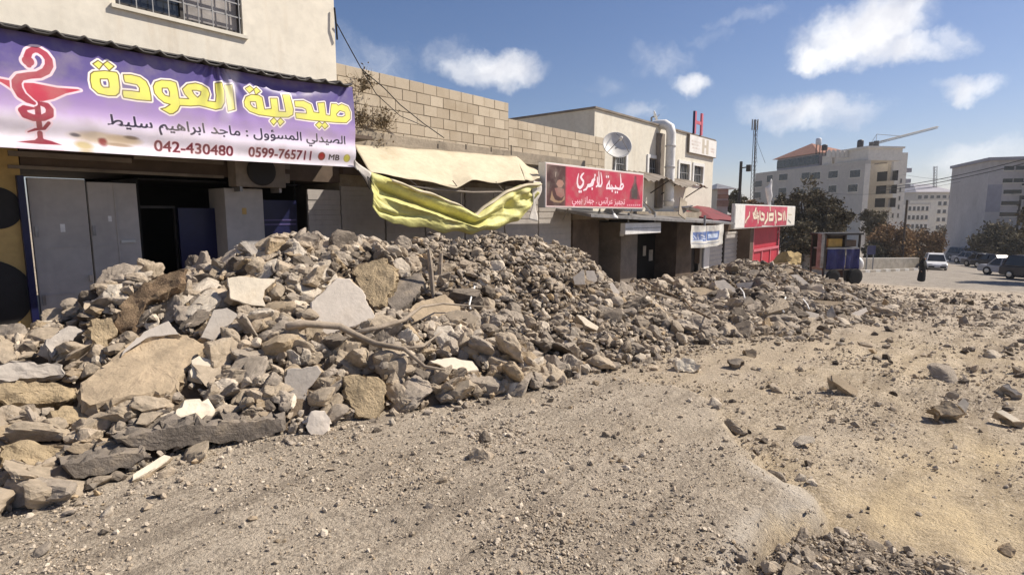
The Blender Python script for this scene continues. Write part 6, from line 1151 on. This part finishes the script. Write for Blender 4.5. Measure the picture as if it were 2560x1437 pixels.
# distant blocks
def plainblock(name, x0, x1, ytop, Z, dep, label, rows_, cols_, m_, ybot=600, roof=None, off=(0, 0)):
    a, b_ = at(x0, HOR, Z), at(x1, HOR, Z); zt_, zb_ = at((x0+x1)/2, ytop, Z)[2], at((x0+x1)/2, ybot, Z)[2]; fr_ = Fr(a, nrm(b_-a), -np.cross(nrm(b_-a), UPV)*-1); Lw = np.linalg.norm(b_-a); a[2] = 0; fr_ = Fr(a, RT, -FH)
    e = empty(name, (a[0], a[1], zb_), label=label, cat='apartment building'); MB().fbox(fr_, 0, Lw, zb_, zt_, -dep, 0).build('wall', m_, e); MB().fbox(fr_, -.15, Lw+.15, zt_+.004, zt_+.6, -dep, .15).build('cornice', MT['far_wall'], e)
    hh_ = (zt_-zb_)/max(rows_, 1)
    for r_ in range(rows_):
        for c_ in range(cols_):
            u = Lw*(c_+.5)/cols_; z_ = zb_+hh_*(r_+.35); wn = MB().fbox(fr_, u-Lw/cols_*.34, u+Lw/cols_*.34, z_-.2, z_-.02, .004, .5).build('window', MT['far_wall'], e); MB().fbox(fr_, u-Lw/cols_*.30, u+Lw/cols_*.30, z_, z_+hh_*.45, .004, .03).build('pane', MT['glass'], wn)
    if roof: MB().add([fr_.p(-1, zt_+.6, 1), fr_.p(Lw+1, zt_+.6, 1), fr_.p(Lw+1, zt_+.6, -dep-1), fr_.p(-1, zt_+.6, -dep-1), fr_.p(Lw*.3, zt_+roof, -dep/2), fr_.p(Lw*.7, zt_+roof, -dep/2)], [(0, 3, 2, 1), (0, 1, 5, 4), (1, 2, 5), (2, 3, 4, 5), (3, 0, 4)]).build('roof', MT['blue_grey'], e)
    return e
plainblock('apartment_building', 2268, 2322, 512, 190, 14, 'low pale distant block left of the hipped-roof building', 4, 5, MT['far_wall2'])
plainblock('apartment_building', 2288, 2380, 484, 230, 18, 'distant building with a dark hipped roof and a roof mast', 5, 6, MT['far_wall'], roof=4.2)
plainblock('apartment_building', 2340, 2434, 500, 205, 14, 'distant pale block with long rows of dark balconies', 5, 7, MT['far_wall2'])
tm = MB(); truss(at(2336, 470, 235), at(2338, 416, 235), .6, 10, .10); tag(truss(at(2336, 484, 235), at(2338, 416, 235), .7, 10, .10).build('antenna_mast', MT['grey_paint'], recenter=True), 'pale lattice mast above the distant hipped roof', 'mast')
# right-hand building
ZR = 74.0; MT['right_wall'] = mat('grey_stone_facing', (.50, .47, .45), .9, .08, .3, (.28, .26, .24), .4, 0)
c0 = at(2462, HOR, ZR); c0[2] = 0; E3 = nrm(FH*.86+RT*.52); fR = Fr(c0, RT*.93-FH*.37, nrm(-FH*.93-RT*.37)); fR.ex = nrm(fR.ex)
rb = empty('apartment_building', (c0[0], c0[1], -5), label='grey stone apartment block at the right frame edge with oval-looking dark windows', cat='apartment building')
zR = at(2462, 402, ZR)[2]
MB().fbox(fR, 0, 16, -6, zR, -14, 0).build('wall', MT['right_wall'], rb); MB().fbox(fR, -.3, 16, zR+.004, zR+.4, -14, .35).build('cornice', MT['blue_grey'], rb); MB().fbox(fR, -.01, 1.5, at(2470, 530, ZR)[2], at(2470, 462, ZR)[2], .004, .06).build('grey_panel', MT['blue_grey'], rb)
for k, (py_, u) in enumerate([(421, 3.2), (452, 3.1), (480, 3.05), (508, 3.0), (536, 2.95), (421, 2.0), (452, 2.0), (480, 2.2), (508, 2.1), (536, 2.05), (425, 4.1), (460, 4.0), (495, 3.9), (530, 3.8)]):
    z_ = at(2495, py_, ZR-.6)[2]; wn = MB().fbox(fR, u-.55, u+.55, z_-.36, z_-.26, .004, .14).build('window', MT['far_wall2'], rb); MB().fbox(fR, u-.5, u+.5, z_-.26, z_+.26, .004, .03).build('pane', MT['glass'], wn)
MB().fbox(fR, 4.9, 15.8, -6, zR-.6, .004, 3.0).build('projecting_bay', MT['far_wall2'], rb)
for k in range(6): z_ = zR-3.2-2.6*k; MB().fbox(fR, 6.0, 8.4, z_, z_+1.2, 3.002, 3.03).build('pane', MT['glass'], MB().fbox(fR, 5.8, 8.6, z_-.2, z_-.02, 3.002, 3.3).build('window', MT['right_wall'], rb))

# ------------------------------------------------------------------ trees and shrubs
def tree(name, px, ytop, ybot, wpx, Z, m_, label, cat, n_cl=46, n_lf=55, seed=1, leaf=.17, group=None, trunk=True, low=.25):
    g = np.random.default_rng(seed); k_ = Z/FPX; base = at(px, ybot, Z); top = at(px, ytop, Z); Ht = top[2]-base[2]; Rw = wpx/2*k_
    t_ = empty(name, base, label=label, cat=cat, group=group); tb = MB(); c_ = base+UPV*Ht*(low+(1-low)/2); Rz = Ht*(1-low)/2
    cl = []
    for i in range(int(n_cl*1.35)):
        d = g.normal(size=3); d /= np.linalg.norm(d); r_ = g.uniform(.35, 1)**.6; q = c_+d*[Rw, Rw, Rz]*r_*g.uniform(.75, 1.12); cl.append(q)
    if trunk:
        tb.tube([base-UPV*.3, base+UPV*Ht*.2, base+UPV*Ht*.45+g.normal(size=3)*.1, base+UPV*Ht*.75+g.normal(size=3)*.2], [Ht*.03, Ht*.024, Ht*.016, Ht*.006], 8)
        for q in cl[::3]: s_ = base+UPV*Ht*g.uniform(.2, .5); tb.tube([s_, (s_+q)/2+UPV*.1, q], [Ht*.010, Ht*.007, .01], 5)
        tb.build('trunk', MT['bark'], t_)
    V, F, Cc = [], [], []
    for q in cl:
        s_ = Rw*g.uniform(.08, .20); tone = g.uniform(.45, 1.25)
        n_ = int(n_lf*1.9*g.uniform(.5, 1.3)); P_ = q+g.normal(size=(n_, 3))*[s_, s_, s_*.75]
        for p_ in P_:
            a_ = nrm(g.normal(size=3)); b2 = nrm(np.cross(a_, g.normal(size=3))); l_ = leaf*.72*g.uniform(.6, 1.3); i0 = len(V); V += [p_-a_*l_, p_+b2*l_*.45, p_+a_*l_, p_-b2*l_*.45]; F.append((i0, i0+1, i0+2, i0+3)); tt_ = tone*g.uniform(.75, 1.25); Cc += [(tt_*1.6,)*3]*4
    mesh_np('crown', V, F, m_, t_, col=np.array(Cc)); return t_
tree('street_tree', 2000, 462, 640, 110, 46, MT['leaf_dark'], 'tall dusty tree behind the long red sign, left half of the dark clump', 'tree', 60, 60, 1, .20)
tree('street_tree', 2068, 500, 640, 100, 44, MT['leaf_dark'], 'dusty tree right of the tall one, over the blue cart', 'tree', 55, 55, 2, .19)
tree('street_tree', 1955, 478, 640, 70, 48, MT['leaf_dark'], 'thin brownish tree just behind the white ornament', 'tree', 40, 45, 3, .2)
tree('street_tree', 2010, 560, 665, 130, 43, MT['leaf_dark'], 'low very dark bush under the tall dusty tree', 'bush', 60, 70, 4, .17, low=.02)
tree('street_tree', 2178, 510, 640, 58, 62, MT['leaf_dark'], 'small round tree in front of the tall narrow apartment block', 'tree', 36, 45, 5, .22)
tree('shrub', 2225, 560, 668, 110, 58, MT['leaf_brown'], 'brown autumn bush behind the low wall, left one', 'bush', 55, 60, 6, .2, low=.05)
tree('shrub', 2300, 570, 664, 90, 64, MT['leaf_brown'], 'reddish brown bush behind the white car, right one', 'bush', 45, 55, 7, .22, low=.05)
tree('shrub', 2180, 600, 672, 60, 57, MT['leaf_dark'], 'dark green bush between the blue cart and the brown bush', 'bush', 36, 50, 8, .18, low=.02)
tree('street_tree', 2405, 556, 640, 90, 110, MT['leaf_dark'], 'small far tree with a flat crown beside the lamp post', 'tree', 40, 45, 9, .35, low=.3)
tree('street_tree', 2370, 580, 640, 60, 120, MT['leaf_dark'], 'far dark bush at the end of the road', 'bush', 36, 45, 10, .4, low=.05)
tree('shrub', 2490, 560, 655, 110, 66, MT['leaf_dark'], 'large dark hedge-like bush above the parked cars', 'bush', 60, 60, 11, .26, low=.02)
tree('shrub', 2555, 590, 660, 90, 58, MT['leaf_dark'], 'dark bush at the right frame edge above the parked cars', 'bush', 50, 55, 12, .24, low=.02)
tree('shrub', 2440, 585, 645, 60, 85, MT['leaf_dark'], 'smaller dark bush left of the large hedge-like bush', 'bush', 36, 45, 13, .28, low=.02)
tree('shrub', 1838, 482, 540, 50, 60, MT['leaf_dark'], 'dark tree tops between the roof hut and the utility pole', 'bush', 36, 45, 14, .24, low=.02)
tree('shrub', 1875, 500, 560, 60, 62, MT['leaf_brown'], 'brownish bush left of the white ornament', 'bush', 36, 45, 15, .24, low=.02)
tree('shrub', 2545, 640, 668, 60, 52, MT['leaf_dark'], 'low dark bush on the right bank behind the silver car', 'bush', 26, 40, 16, .2, low=.02)
for k, (px_, py_, off, hgt_) in enumerate([(2450, 708, 5.6, 260), (2530, 712, 5.6, 240)]):
    d_ = ray(px_, py_); t_ = np.linspace(8, 120, 4000); Pq = CAM+d_*t_[:, None]; gp = Pq[np.argmax(Pq[:, 2] < gbase(Pq[:, 0]))]; bp2 = gp+SUND*[1, 1, 0]/math.hypot(SUND[0], SUND[1])*off; u_ = np.dot(bp2-CAM, RT)/np.dot(bp2-CAM, FH); Zq = np.dot(bp2-CAM, FH)
    tree('street_tree', IW/2+FPX*u_, HOR-90, HOR+(1.7-gbase(bp2[0]))*FPX/Zq, 120, Zq, MT['leaf_dark'], ['roadside tree just outside the right frame edge shading the road', 'second roadside tree outside the right frame edge shading the road'][k], 'tree', 60, 60, 30+k, .2)
# poles and wires
def pole(px, y0, y1, Z, r_, label, arm=None, m_='dark_metal'):
    a, b_ = at(px, y1, Z), at(px, y0, Z); e = empty('utility_pole', (a[0], a[1], a[2]), label=label, cat='pole'); b_[0], b_[1] = a[0], a[1]; MB().tube([a-[0, 0, .5], b_], [r_*1.2, r_], 8).build('post', MT[m_], e)
    if arm: MB().tube([b_-UPV*arm, b_-UPV*arm+RT*arm*1.2+UPV*.1], .05, 5).box(b_-UPV*arm+RT*arm*1.2, (.3, .3, .5)).build('crossarm', MT[m_], e)
    return b_
pole(1845, 404, 560, 44, .11, 'dark utility pole with a short arm between the roof hut and the apartment block', .5)
pt = pole(2253, 500, 668, 56, .10, 'slender wooden pole in front of the tall narrow apartment block', None, 'bark')
pole(2234, 590, 668, 57, .09, 'short thin trunk-like pole right beside the slender wooden pole', None, 'bark')
pole(2534, 500, 645, 60, .10, 'dark pole in front of the right-hand apartment block')
lp = at(2394, 640, 100); lt = at(2394, 575, 100); lt[0], lt[1] = lp[0], lp[1]; e = empty('street_lamp', lp, label='pale street lamp at the far end of the road', cat='street lamp'); MB().tube([lp-[0, 0, .4], lt, lt+RT*-.9+[0, 0, .2]], .08, 6).build('post', MT['grey_paint'], e); MB().lathe(lt+RT*-.9+[0, 0, .05], [(.15, 0), (.32, .1), (.2, .3)], 10).build('lamp_head', MT['white_paint'], e)
for k, (a, b_, sg) in enumerate([((2200, 470, 100), (2700, 360, 50), .6), ((2200, 476, 100), (2700, 372, 50), .6), ((2256, 436, 120), (2480, 448, 80), .5), ((2060, 482, 110), (2460, 440, 80), 1.2)]):
    A1, B1 = at(*a), at(*b_); P_ = [A1+(B1-A1)*t_-UPV*sg*4*t_*(1-t_) for t_ in np.linspace(0, 1, 30)]
    tag(MB().tube(P_, .045 if k < 2 else .02, 4).build('overhead_wire', MT['cable'], recenter=True), ['upper of two thick overhead wires crossing the sky on the right', 'lower of two thick overhead wires crossing the sky on the right', 'thin overhead wire just above the two thick ones', 'thin overhead wire crossing the front of the apartment blocks'][k], 'wire')

# ------------------------------------------------------------------ road edge, low wall, cars, cart, person
def gpt(px, py):
    """ground point under a pixel out on the street"""
    d = ray(px, py); t_ = np.linspace(8, 200, 8000); P = CAM+d*t_[:, None]; b_ = P[:, 2] < gbase(P[:, 0]); return P[np.argmax(b_)] if b_.any() else P[-1]
k0, k1_ = gpt(2150, 682), gpt(2296, 676); kw = empty('road_kerb', k0, label='broken white painted kerb along the far left side of the road', cat='kerb'); kd = k1_-k0; n_ = 12; mb = MB(); mb2 = MB()
for k in range(n_):
    a, b_ = k0+kd*k/n_, k0+kd*(k+.94)/n_; a[2] = gbase(a[0]); b_[2] = gbase(b_[0]); nrm_ = nrm(np.cross(kd*[1, 1, 0], UPV)); MB().prism([a-UPV*.1, b_-UPV*.1, b_+UPV*.2, a+UPV*.2], -nrm_*.25).build('kerb_stone', MT['kerbw'] if k % 2 else MT['stonewall'], kw)
w0, w1 = gpt(2140, 674), gpt(2296, 670); lw = empty('low_wall', w0, label='low grey stone wall under the brown bushes', cat='wall'); wd = w1-w0; nr = nrm(np.cross(wd*[1, 1, 0], UPV)); hw_ = 26/1400*np.dot(w0-CAM, FH)
MB().prism([w0-UPV*.3, w1-UPV*.3, w1+UPV*hw_, w0+UPV*hw_], -nr*.3).build('stonework', MT['stonewall'], lw); MB().prism([w0+UPV*(hw_+.004), w1+UPV*(hw_+.004), w1+UPV*(hw_+.09), w0+UPV*(hw_+.09)], -nr*.36).build('coping', MT['far_wall'], lw)
b0_, b1_ = at(2010, 672, 42), at(2140, 680, 42); tag(MB().prism([b0_-UPV*1, b1_-UPV*1, b1_+UPV*1.25, b0_+UPV*1.1], FH*.3).build('boundary_wall', MT['stonewall'], recenter=True), 'grey boundary wall behind the blue cart and the dark bush', 'wall')
bk0, bk1 = gpt(2440, 655), gpt(2640, 640); tag(MB().prism([bk0-UPV*1, bk1-UPV*1, bk1+UPV*2.2, bk0+UPV*.6], nrm(np.cross((bk1-bk0)*[1, 1, 0], UPV))*-.4).build('retaining_wall', MT['stonewall'], recenter=True), 'sloping grey retaining wall behind the parked cars', 'wall')
# white traffic barrier far down the road
q = gpt(2370, 640); e = empty('road_barrier', q, label='long white barrier or low trailer across the road behind the white car', cat='barrier'); MB().fbox(Fr(q, RT, -FH), -2.5, 2.2, .35, .75, -.2, 0).fbox(Fr(q, RT, -FH), -2.5, 2.2, .95, 1.25, -.2, 0).build('rail', MT['white_paint'], e); MB().fbox(Fr(q, RT, -FH), -2.3, -2.1, 0, 1.2, -.25, -.21).fbox(Fr(q, RT, -FH), 1.8, 2.0, 0, 1.2, -.25, -.21).build('leg', MT['grey_paint'], e)
def car(px, py, head, paint, label, suv=False, group=None):
    """car on the ground at a pixel; heading in radians about z; body, glass, wheels, lamps"""
    p = gpt(px, py); head += math.atan2(CAM[1]-p[1], CAM[0]-p[0])-toward; L_, Wd_, Hc = (4.5, 1.85, 1.75) if suv else (4.4, 1.75, 1.45)
    c_ = empty('parked_car' if group else 'car', p, head, label, 'car', group)
    bz = .95 if suv else .82
    prof = [(-L_/2, .38), (-L_/2+.03, bz-.06), (-L_/2+.15, bz), (L_/2-1.15, bz+.02), (L_/2-.25, bz-.12), (L_/2, bz-.28), (L_/2, .36), (L_/2-.1, .26), (-L_/2+.1, .26)]
    MB().prism([(x_, -Wd_/2, z_) for x_, z_ in prof], (0, Wd_, 0)).build('body', paint, c_, world=False, bevel=.07, smooth=False)
    rf = [(-L_/2+(.18 if suv else .75), bz+.03), (-L_/2+(.42 if suv else 1.25), Hc-.06), (-L_/2+(.6 if suv else 1.5), Hc-.04), (.35, Hc-.04), (1.05, bz+.05)]
    mbk = MB(); n_ = len(rf); top_ = lambda z_: (Wd_/2-.06)*(1-.22*max(0, (z_-bz))/(Hc-bz)); V = [(x_, -top_(z_), z_) for x_, z_ in rf]+[(x_, top_(z_), z_) for x_, z_ in rf]; mbk.add(V, [tuple(range(n_)), tuple(range(2*n_-1, n_-1, -1))]+[(i, i+n_, (i+1) % n_+n_, (i+1) % n_) for i in range(n_)]); mbk.build('cabin_glass', MT['glass'], c_, world=False, bevel=.04)
    ro = MB(); ro.prism([(rf[1][0]+.05, -top_(Hc)+.0, Hc-.05), (rf[3][0]+.02, -top_(Hc), Hc-.05), (rf[3][0]-.12, -top_(Hc)+.04, Hc+.02), (rf[1][0]+.25, -top_(Hc)+.04, Hc+.02)], (0, 2*top_(Hc), 0))
    for s in (-1, 1):
        for x0_, x1_ in ((rf[4][0], rf[3][0]), (-.35, -.35), (rf[0][0]+.05, rf[1][0]+.05)): ro.tube([(x0_, s*(top_(bz)+.015), bz), (x1_, s*(top_(Hc)+.015), Hc-.04)], .045, 6)
    ro.build('roof', paint, c_, world=False, bevel=.0)
    for x_ in (-L_/2+.85, L_/2-.85):
        for s in (-1, 1):
            r_ = .34; w_ = MB().lathe((x_, s*(Wd_/2-.19), r_), [(r_*.62, -.02), (r_, .0), (r_, .2), (r_*.62, .22)], 20, axis=(0, s, 0)).build('wheel', MT['tyre'], c_, world=False); MB().lathe((x_, s*(Wd_/2+.025), r_), [(r_*.6, 0), (r_*.5, .012), (.06, .02)], 14, axis=(0, s, 0)).build('rim', MT['chrome'], w_, world=False)
    for s in (-1, 1):
        MB().box((L_/2-.06, s*(Wd_/2-.3), bz-.24), (.16, .38, .15)).build('headlight', MT['lamp'], c_, world=False, bevel=.03); MB().box((-L_/2+.03, s*(Wd_/2-.22), bz-.18), (.12, .26, .22)).build('taillight', MT['lampred'], c_, world=False, bevel=.03); MB().box((.75, s*(Wd_/2+.08), bz+.1), (.12, .2, .14)).build('side_mirror', paint, c_, world=False, bevel=.03)
    for s in (-1, 1): MB().box((s*L_/2, 0, .43), (.1, Wd_*.85, .2)).build('bumper', MT['tyre'], c_, world=False, bevel=.03)
    MB().box((L_/2+.03, 0, .46), (.06, .5, .12)).build('number_plate', MT['white_paint'], c_, world=False)
    return c_
toward = math.atan2(-FH[1], -FH[0])
wc_ = car(2336, 673, toward+.10, MT['bodywhite'], 'white off-road car standing on the road behind the woman in black', True); wc_.scale = (.84, .84, .84)
car(2530, 690, toward+.95, MT['bodysilver'], 'silver car parked nearest on the right side of the road', group='cars parked on the right side')
car(2598, 702, toward+.9, MT['bodydark'], 'dark car cut by the right frame edge beside the silver car', True, group='cars parked on the right side')
car(2462, 668, toward+.75, MT['bodygrey'], 'grey car parked behind the silver car, second from it', group='cars parked on the right side')
car(2492, 672, toward+.8, MT['bodydark'], 'dark car parked directly behind the silver car', group='cars parked on the right side')
car(2432, 660, toward+.75, MT['bodysilver'], 'pale car farther along the parked row, third behind the silver car', group='cars parked on the right side')
car(2412, 652, toward+.7, MT['bodygrey'], 'farthest grey car at the end of the parked row', True, group='cars parked on the right side')
# cargo cart with blue tarpaulins
cp = gpt(2100, 712); kz = np.dot(cp-CAM, FH)/1400; fc = Fr(cp, nrm(RT*.97+FH*.25), nrm(-FH*.97+RT*.25))
cart = empty('cargo_cart', cp, label='covered vendor cart with navy tarpaulin sides and ochre boxes under its roof', cat='cart')
U = lambda px: (px-2100)*kz
Zp = lambda py: (712-py)*kz
for px_, d_ in ((2046, 0), (2106, 0), (2150, 0), (2050, -.9), (2148, -.9)): MB().fbox(fc, U(px_)-.04, U(px_)+.04, Zp(700), Zp(584), d_-.04, d_+.04).build('frame_post', MT['dark_metal'], cart)
MB().fbox(fc, U(2044), U(2154), Zp(587), Zp(582), -1.0, .15).build('canopy', MT['dark_metal'], cart)
def tarp(u0, u1, z0, z1, seed):
    nx_, nz_ = 26, 26; us, zs = np.meshgrid(np.linspace(u0, u1, nx_), np.linspace(z0, z1, nz_)); d_ = .06+.05*fbm(us*2, zs*.8, .5, 3, seed)+.04*np.sin(us*9+seed)*(z1-zs)/(z1-z0); V = np.array([fc.p(u, z_, d) for u, z_, d in zip(us.ravel(), zs.ravel(), d_.ravel())]); ii = np.arange(nx_*nz_).reshape(nz_, nx_); o = mesh_np('tarpaulin', V, np.stack([ii[:-1, :-1], ii[:-1, 1:], ii[1:, 1:], ii[1:, :-1]], -1).reshape(-1, 4), MT['tarp'], cart, smooth=True); s_ = o.modifiers.new('thickness', 'SOLIDIFY'); s_.thickness = .02
tarp(U(2052), U(2104), Zp(672), Zp(622), 1); tarp(U(2109), U(2149), Zp(672), Zp(622), 5)
MB().fbox(fc, U(2050), U(2150), Zp(668), Zp(588), -.99, -.95).build('back_panel', MT['brown'], cart)
MB().fbox(fc, U(2050), U(2150), Zp(675), Zp(668), -.9, .0).build('deck', MT['wood'], cart)
MB().fbox(fc, U(2060), U(2103), Zp(617), Zp(596), -.8, -.1).build('box', MT['ochre'], cart, bevel=.03); MB().fbox(fc, U(2112), U(2146), Zp(617), Zp(600), -.8, -.1).build('box', MT['brown'], cart, bevel=.03)
MB().fbox(fc, U(2052), U(2148), Zp(622), Zp(618), -.9, .05).build('shelf', MT['grey_paint'], cart)
for px_ in (2070, 2138):
    w_ = MB().lathe(fc.p(U(px_), Zp(692), .05), [(.26, 0), (.40, .02), (.40, .14), (.26, .16)], 20, axis=fc.n).build('wheel', MT['tyre'], cart); MB().lathe(fc.p(U(px_), Zp(692), .16), [(.25, 0), (.2, .02), (.05, .03)], 14, axis=fc.n).build('rim', MT['chrome'], w_)
MB().fbox(fc, U(2112), U(2142), Zp(706), Zp(676), -.6, -.02).build('motor_cover', MT['dark_metal'], cart, bevel=.03)
MB().lathe(fc.p(U(2152), Zp(662), -.3), [(.08, 0), (.34, .05), (.40, .2), (.34, .3), (.05, .34)], 18, axis=fc.ex).build('fender', MT['white_paint'], cart, smooth=True)
MB().fbox(fc, U(2034), U(2045), Zp(668), Zp(583), -.25, .02).build('side_sheet', MT['steel'], cart)
sg = gpt(2172, 676); e = empty('road_sign', sg, label='blue square road sign on two pale posts right of the blue cart', cat='sign'); fs = Fr(sg, RT, -FH); kq = np.dot(sg-CAM, FH)/1400
MB().fbox(fs, -8*kq, -6*kq, -.3, 58*kq, -.05, 0).fbox(fs, 8*kq, 10*kq, -.3, 58*kq, -.05, 0).build('post', MT['grey_paint'], e); MB().fbox(fs, -8*kq, 12*kq, 40*kq, 62*kq, .003, .05).build('sign_face', plain('blue_sign', (.08, .08, .16), .6), e)
# yellow block behind the far heap
yb = at(1972, 656, 22.5); rv, rf_ = rock(3, 4242, 10, .08); yo = mesh_np('stone_block', rv*[.75, .6, .55]+yb, rf_, mat('ochre_rock', (.50, .37, .18), .95, .3, 3.0, (.3, .22, .12), .5, .8, .02), recenter=True); tag(yo, 'yellowish block on the far heap in front of the red shopfront', 'stone')

# ------------------------------------------------------------------ woman in black
wp = gpt(2303, 707); kq = np.dot(wp-CAM, FH)/1400; Hp = 1.66
me = bpy.data.meshes.new('person'); bm = bmesh.new()
J = {}
def jv(n_, co, r_): v = bm.verts.new(co); J[n_] = (v, r_); return v
sk = [('hip', (0, 0, .92), .19), ('waist', (0, .0, 1.08), .165), ('chest', (.0, 0, 1.26), .175), ('neck', (.01, 0, 1.42), .085), ('head', (.03, 0, 1.53), .105), ('top', (.03, 0, 1.60), .085), ('sk1', (.0, 0, .60), .215), ('sk2', (-.02, 0, .28), .235), ('hem', (-.03, 0, .06), .245),
      ('shl', (0, .19, 1.36), .075), ('ell', (.03, .27, 1.10), .062), ('wrl', (.14, .22, .90), .048), ('hal', (.19, .20, .85), .035), ('shr', (0, -.19, 1.36), .075), ('elr', (-.06, -.27, 1.10), .062), ('wrr', (.02, -.27, .88), .048), ('har', (.06, -.26, .81), .035)]
for n_, co, r_ in sk: jv(n_, co, r_)
lay = bm.verts.layers.skin.verify(); bm.verts.ensure_lookup_table(); J = {q[0]: (bm.verts[i], q[2]) for i, q in enumerate(sk)}
for a, b_ in [('hip', 'waist'), ('waist', 'chest'), ('chest', 'neck'), ('neck', 'head'), ('head', 'top'), ('hip', 'sk1'), ('sk1', 'sk2'), ('sk2', 'hem'), ('chest', 'shl'), ('shl', 'ell'), ('ell', 'wrl'), ('wrl', 'hal'), ('chest', 'shr'), ('shr', 'elr'), ('elr', 'wrr'), ('wrr', 'har')]: bm.edges.new((J[a][0], J[b_][0]))
for n_, (v, r_) in J.items(): v[lay].radius = (r_, r_*(.85 if n_ in ('hip', 'waist', 'chest') else 1)); v[lay].use_root = n_ == 'hip'
bm.to_mesh(me); bm.free()
per = link('person', me, MT['abaya']); per.location = Vector(wp); per.rotation_euler = (0, 0, toward+.5); per.modifiers.new('skin', 'SKIN'); s_ = per.modifiers.new('smooth', 'SUBSURF'); s_.levels = 2; s_.render_levels = 2
tag(per, 'woman in a long black robe and head scarf walking on the road', 'person')
fo_ = MB().lathe((.105, 0, 1.535), [(.015, -.02), (.055, -.012), (.066, .0), (.05, .022), (.02, .032)], 14, axis=(1, 0, 0)).box((.138, 0, 1.535), (.02, .018, .03)).build('face', MT['skin'], per, world=False, smooth=True)
hd = MB()
for s, (hx_, hy_, hz_) in ((1, (.19, .20, .85)), (-1, (.06, -.26, .81))):
    for k in range(4): hd.tube([(hx_+.012*k-.02, hy_, hz_), (hx_+.012*k-.005, hy_-.004*s, hz_-.05), (hx_+.012*k+.012, hy_-.012*s, hz_-.085-.006*(1-abs(k-1.5)))], [.010, .009, .006], 6)
    hd.tube([(hx_-.02, hy_-.02*s, hz_+.01), (hx_+.012, hy_-.045*s, hz_-.03)], [.010, .007], 6)
hd.build('hands', MT['skin'], per, world=False, smooth=True)

# ------------------------------------------------------------------ thin dusty air
m = bpy.data.materials.new('haze'); m.use_nodes = True; t = m.node_tree; t.nodes.clear(); pv = nd(t, 'ShaderNodeVolumePrincipled'); pv.inputs['Color'].default_value = (.93, .95, 1, 1); pv.inputs['Density'].default_value = .00035; pv.inputs['Anisotropy'].default_value = .3; t.links.new(pv.outputs[0], nd(t, 'ShaderNodeOutputMaterial').inputs['Volume'])
hz_ = MB().box((450, 0, 10), (2700, 2900, 110)).build('haze', m); tag(hz_, 'thin pale dusty air fading the distant apartment blocks', kind='stuff')
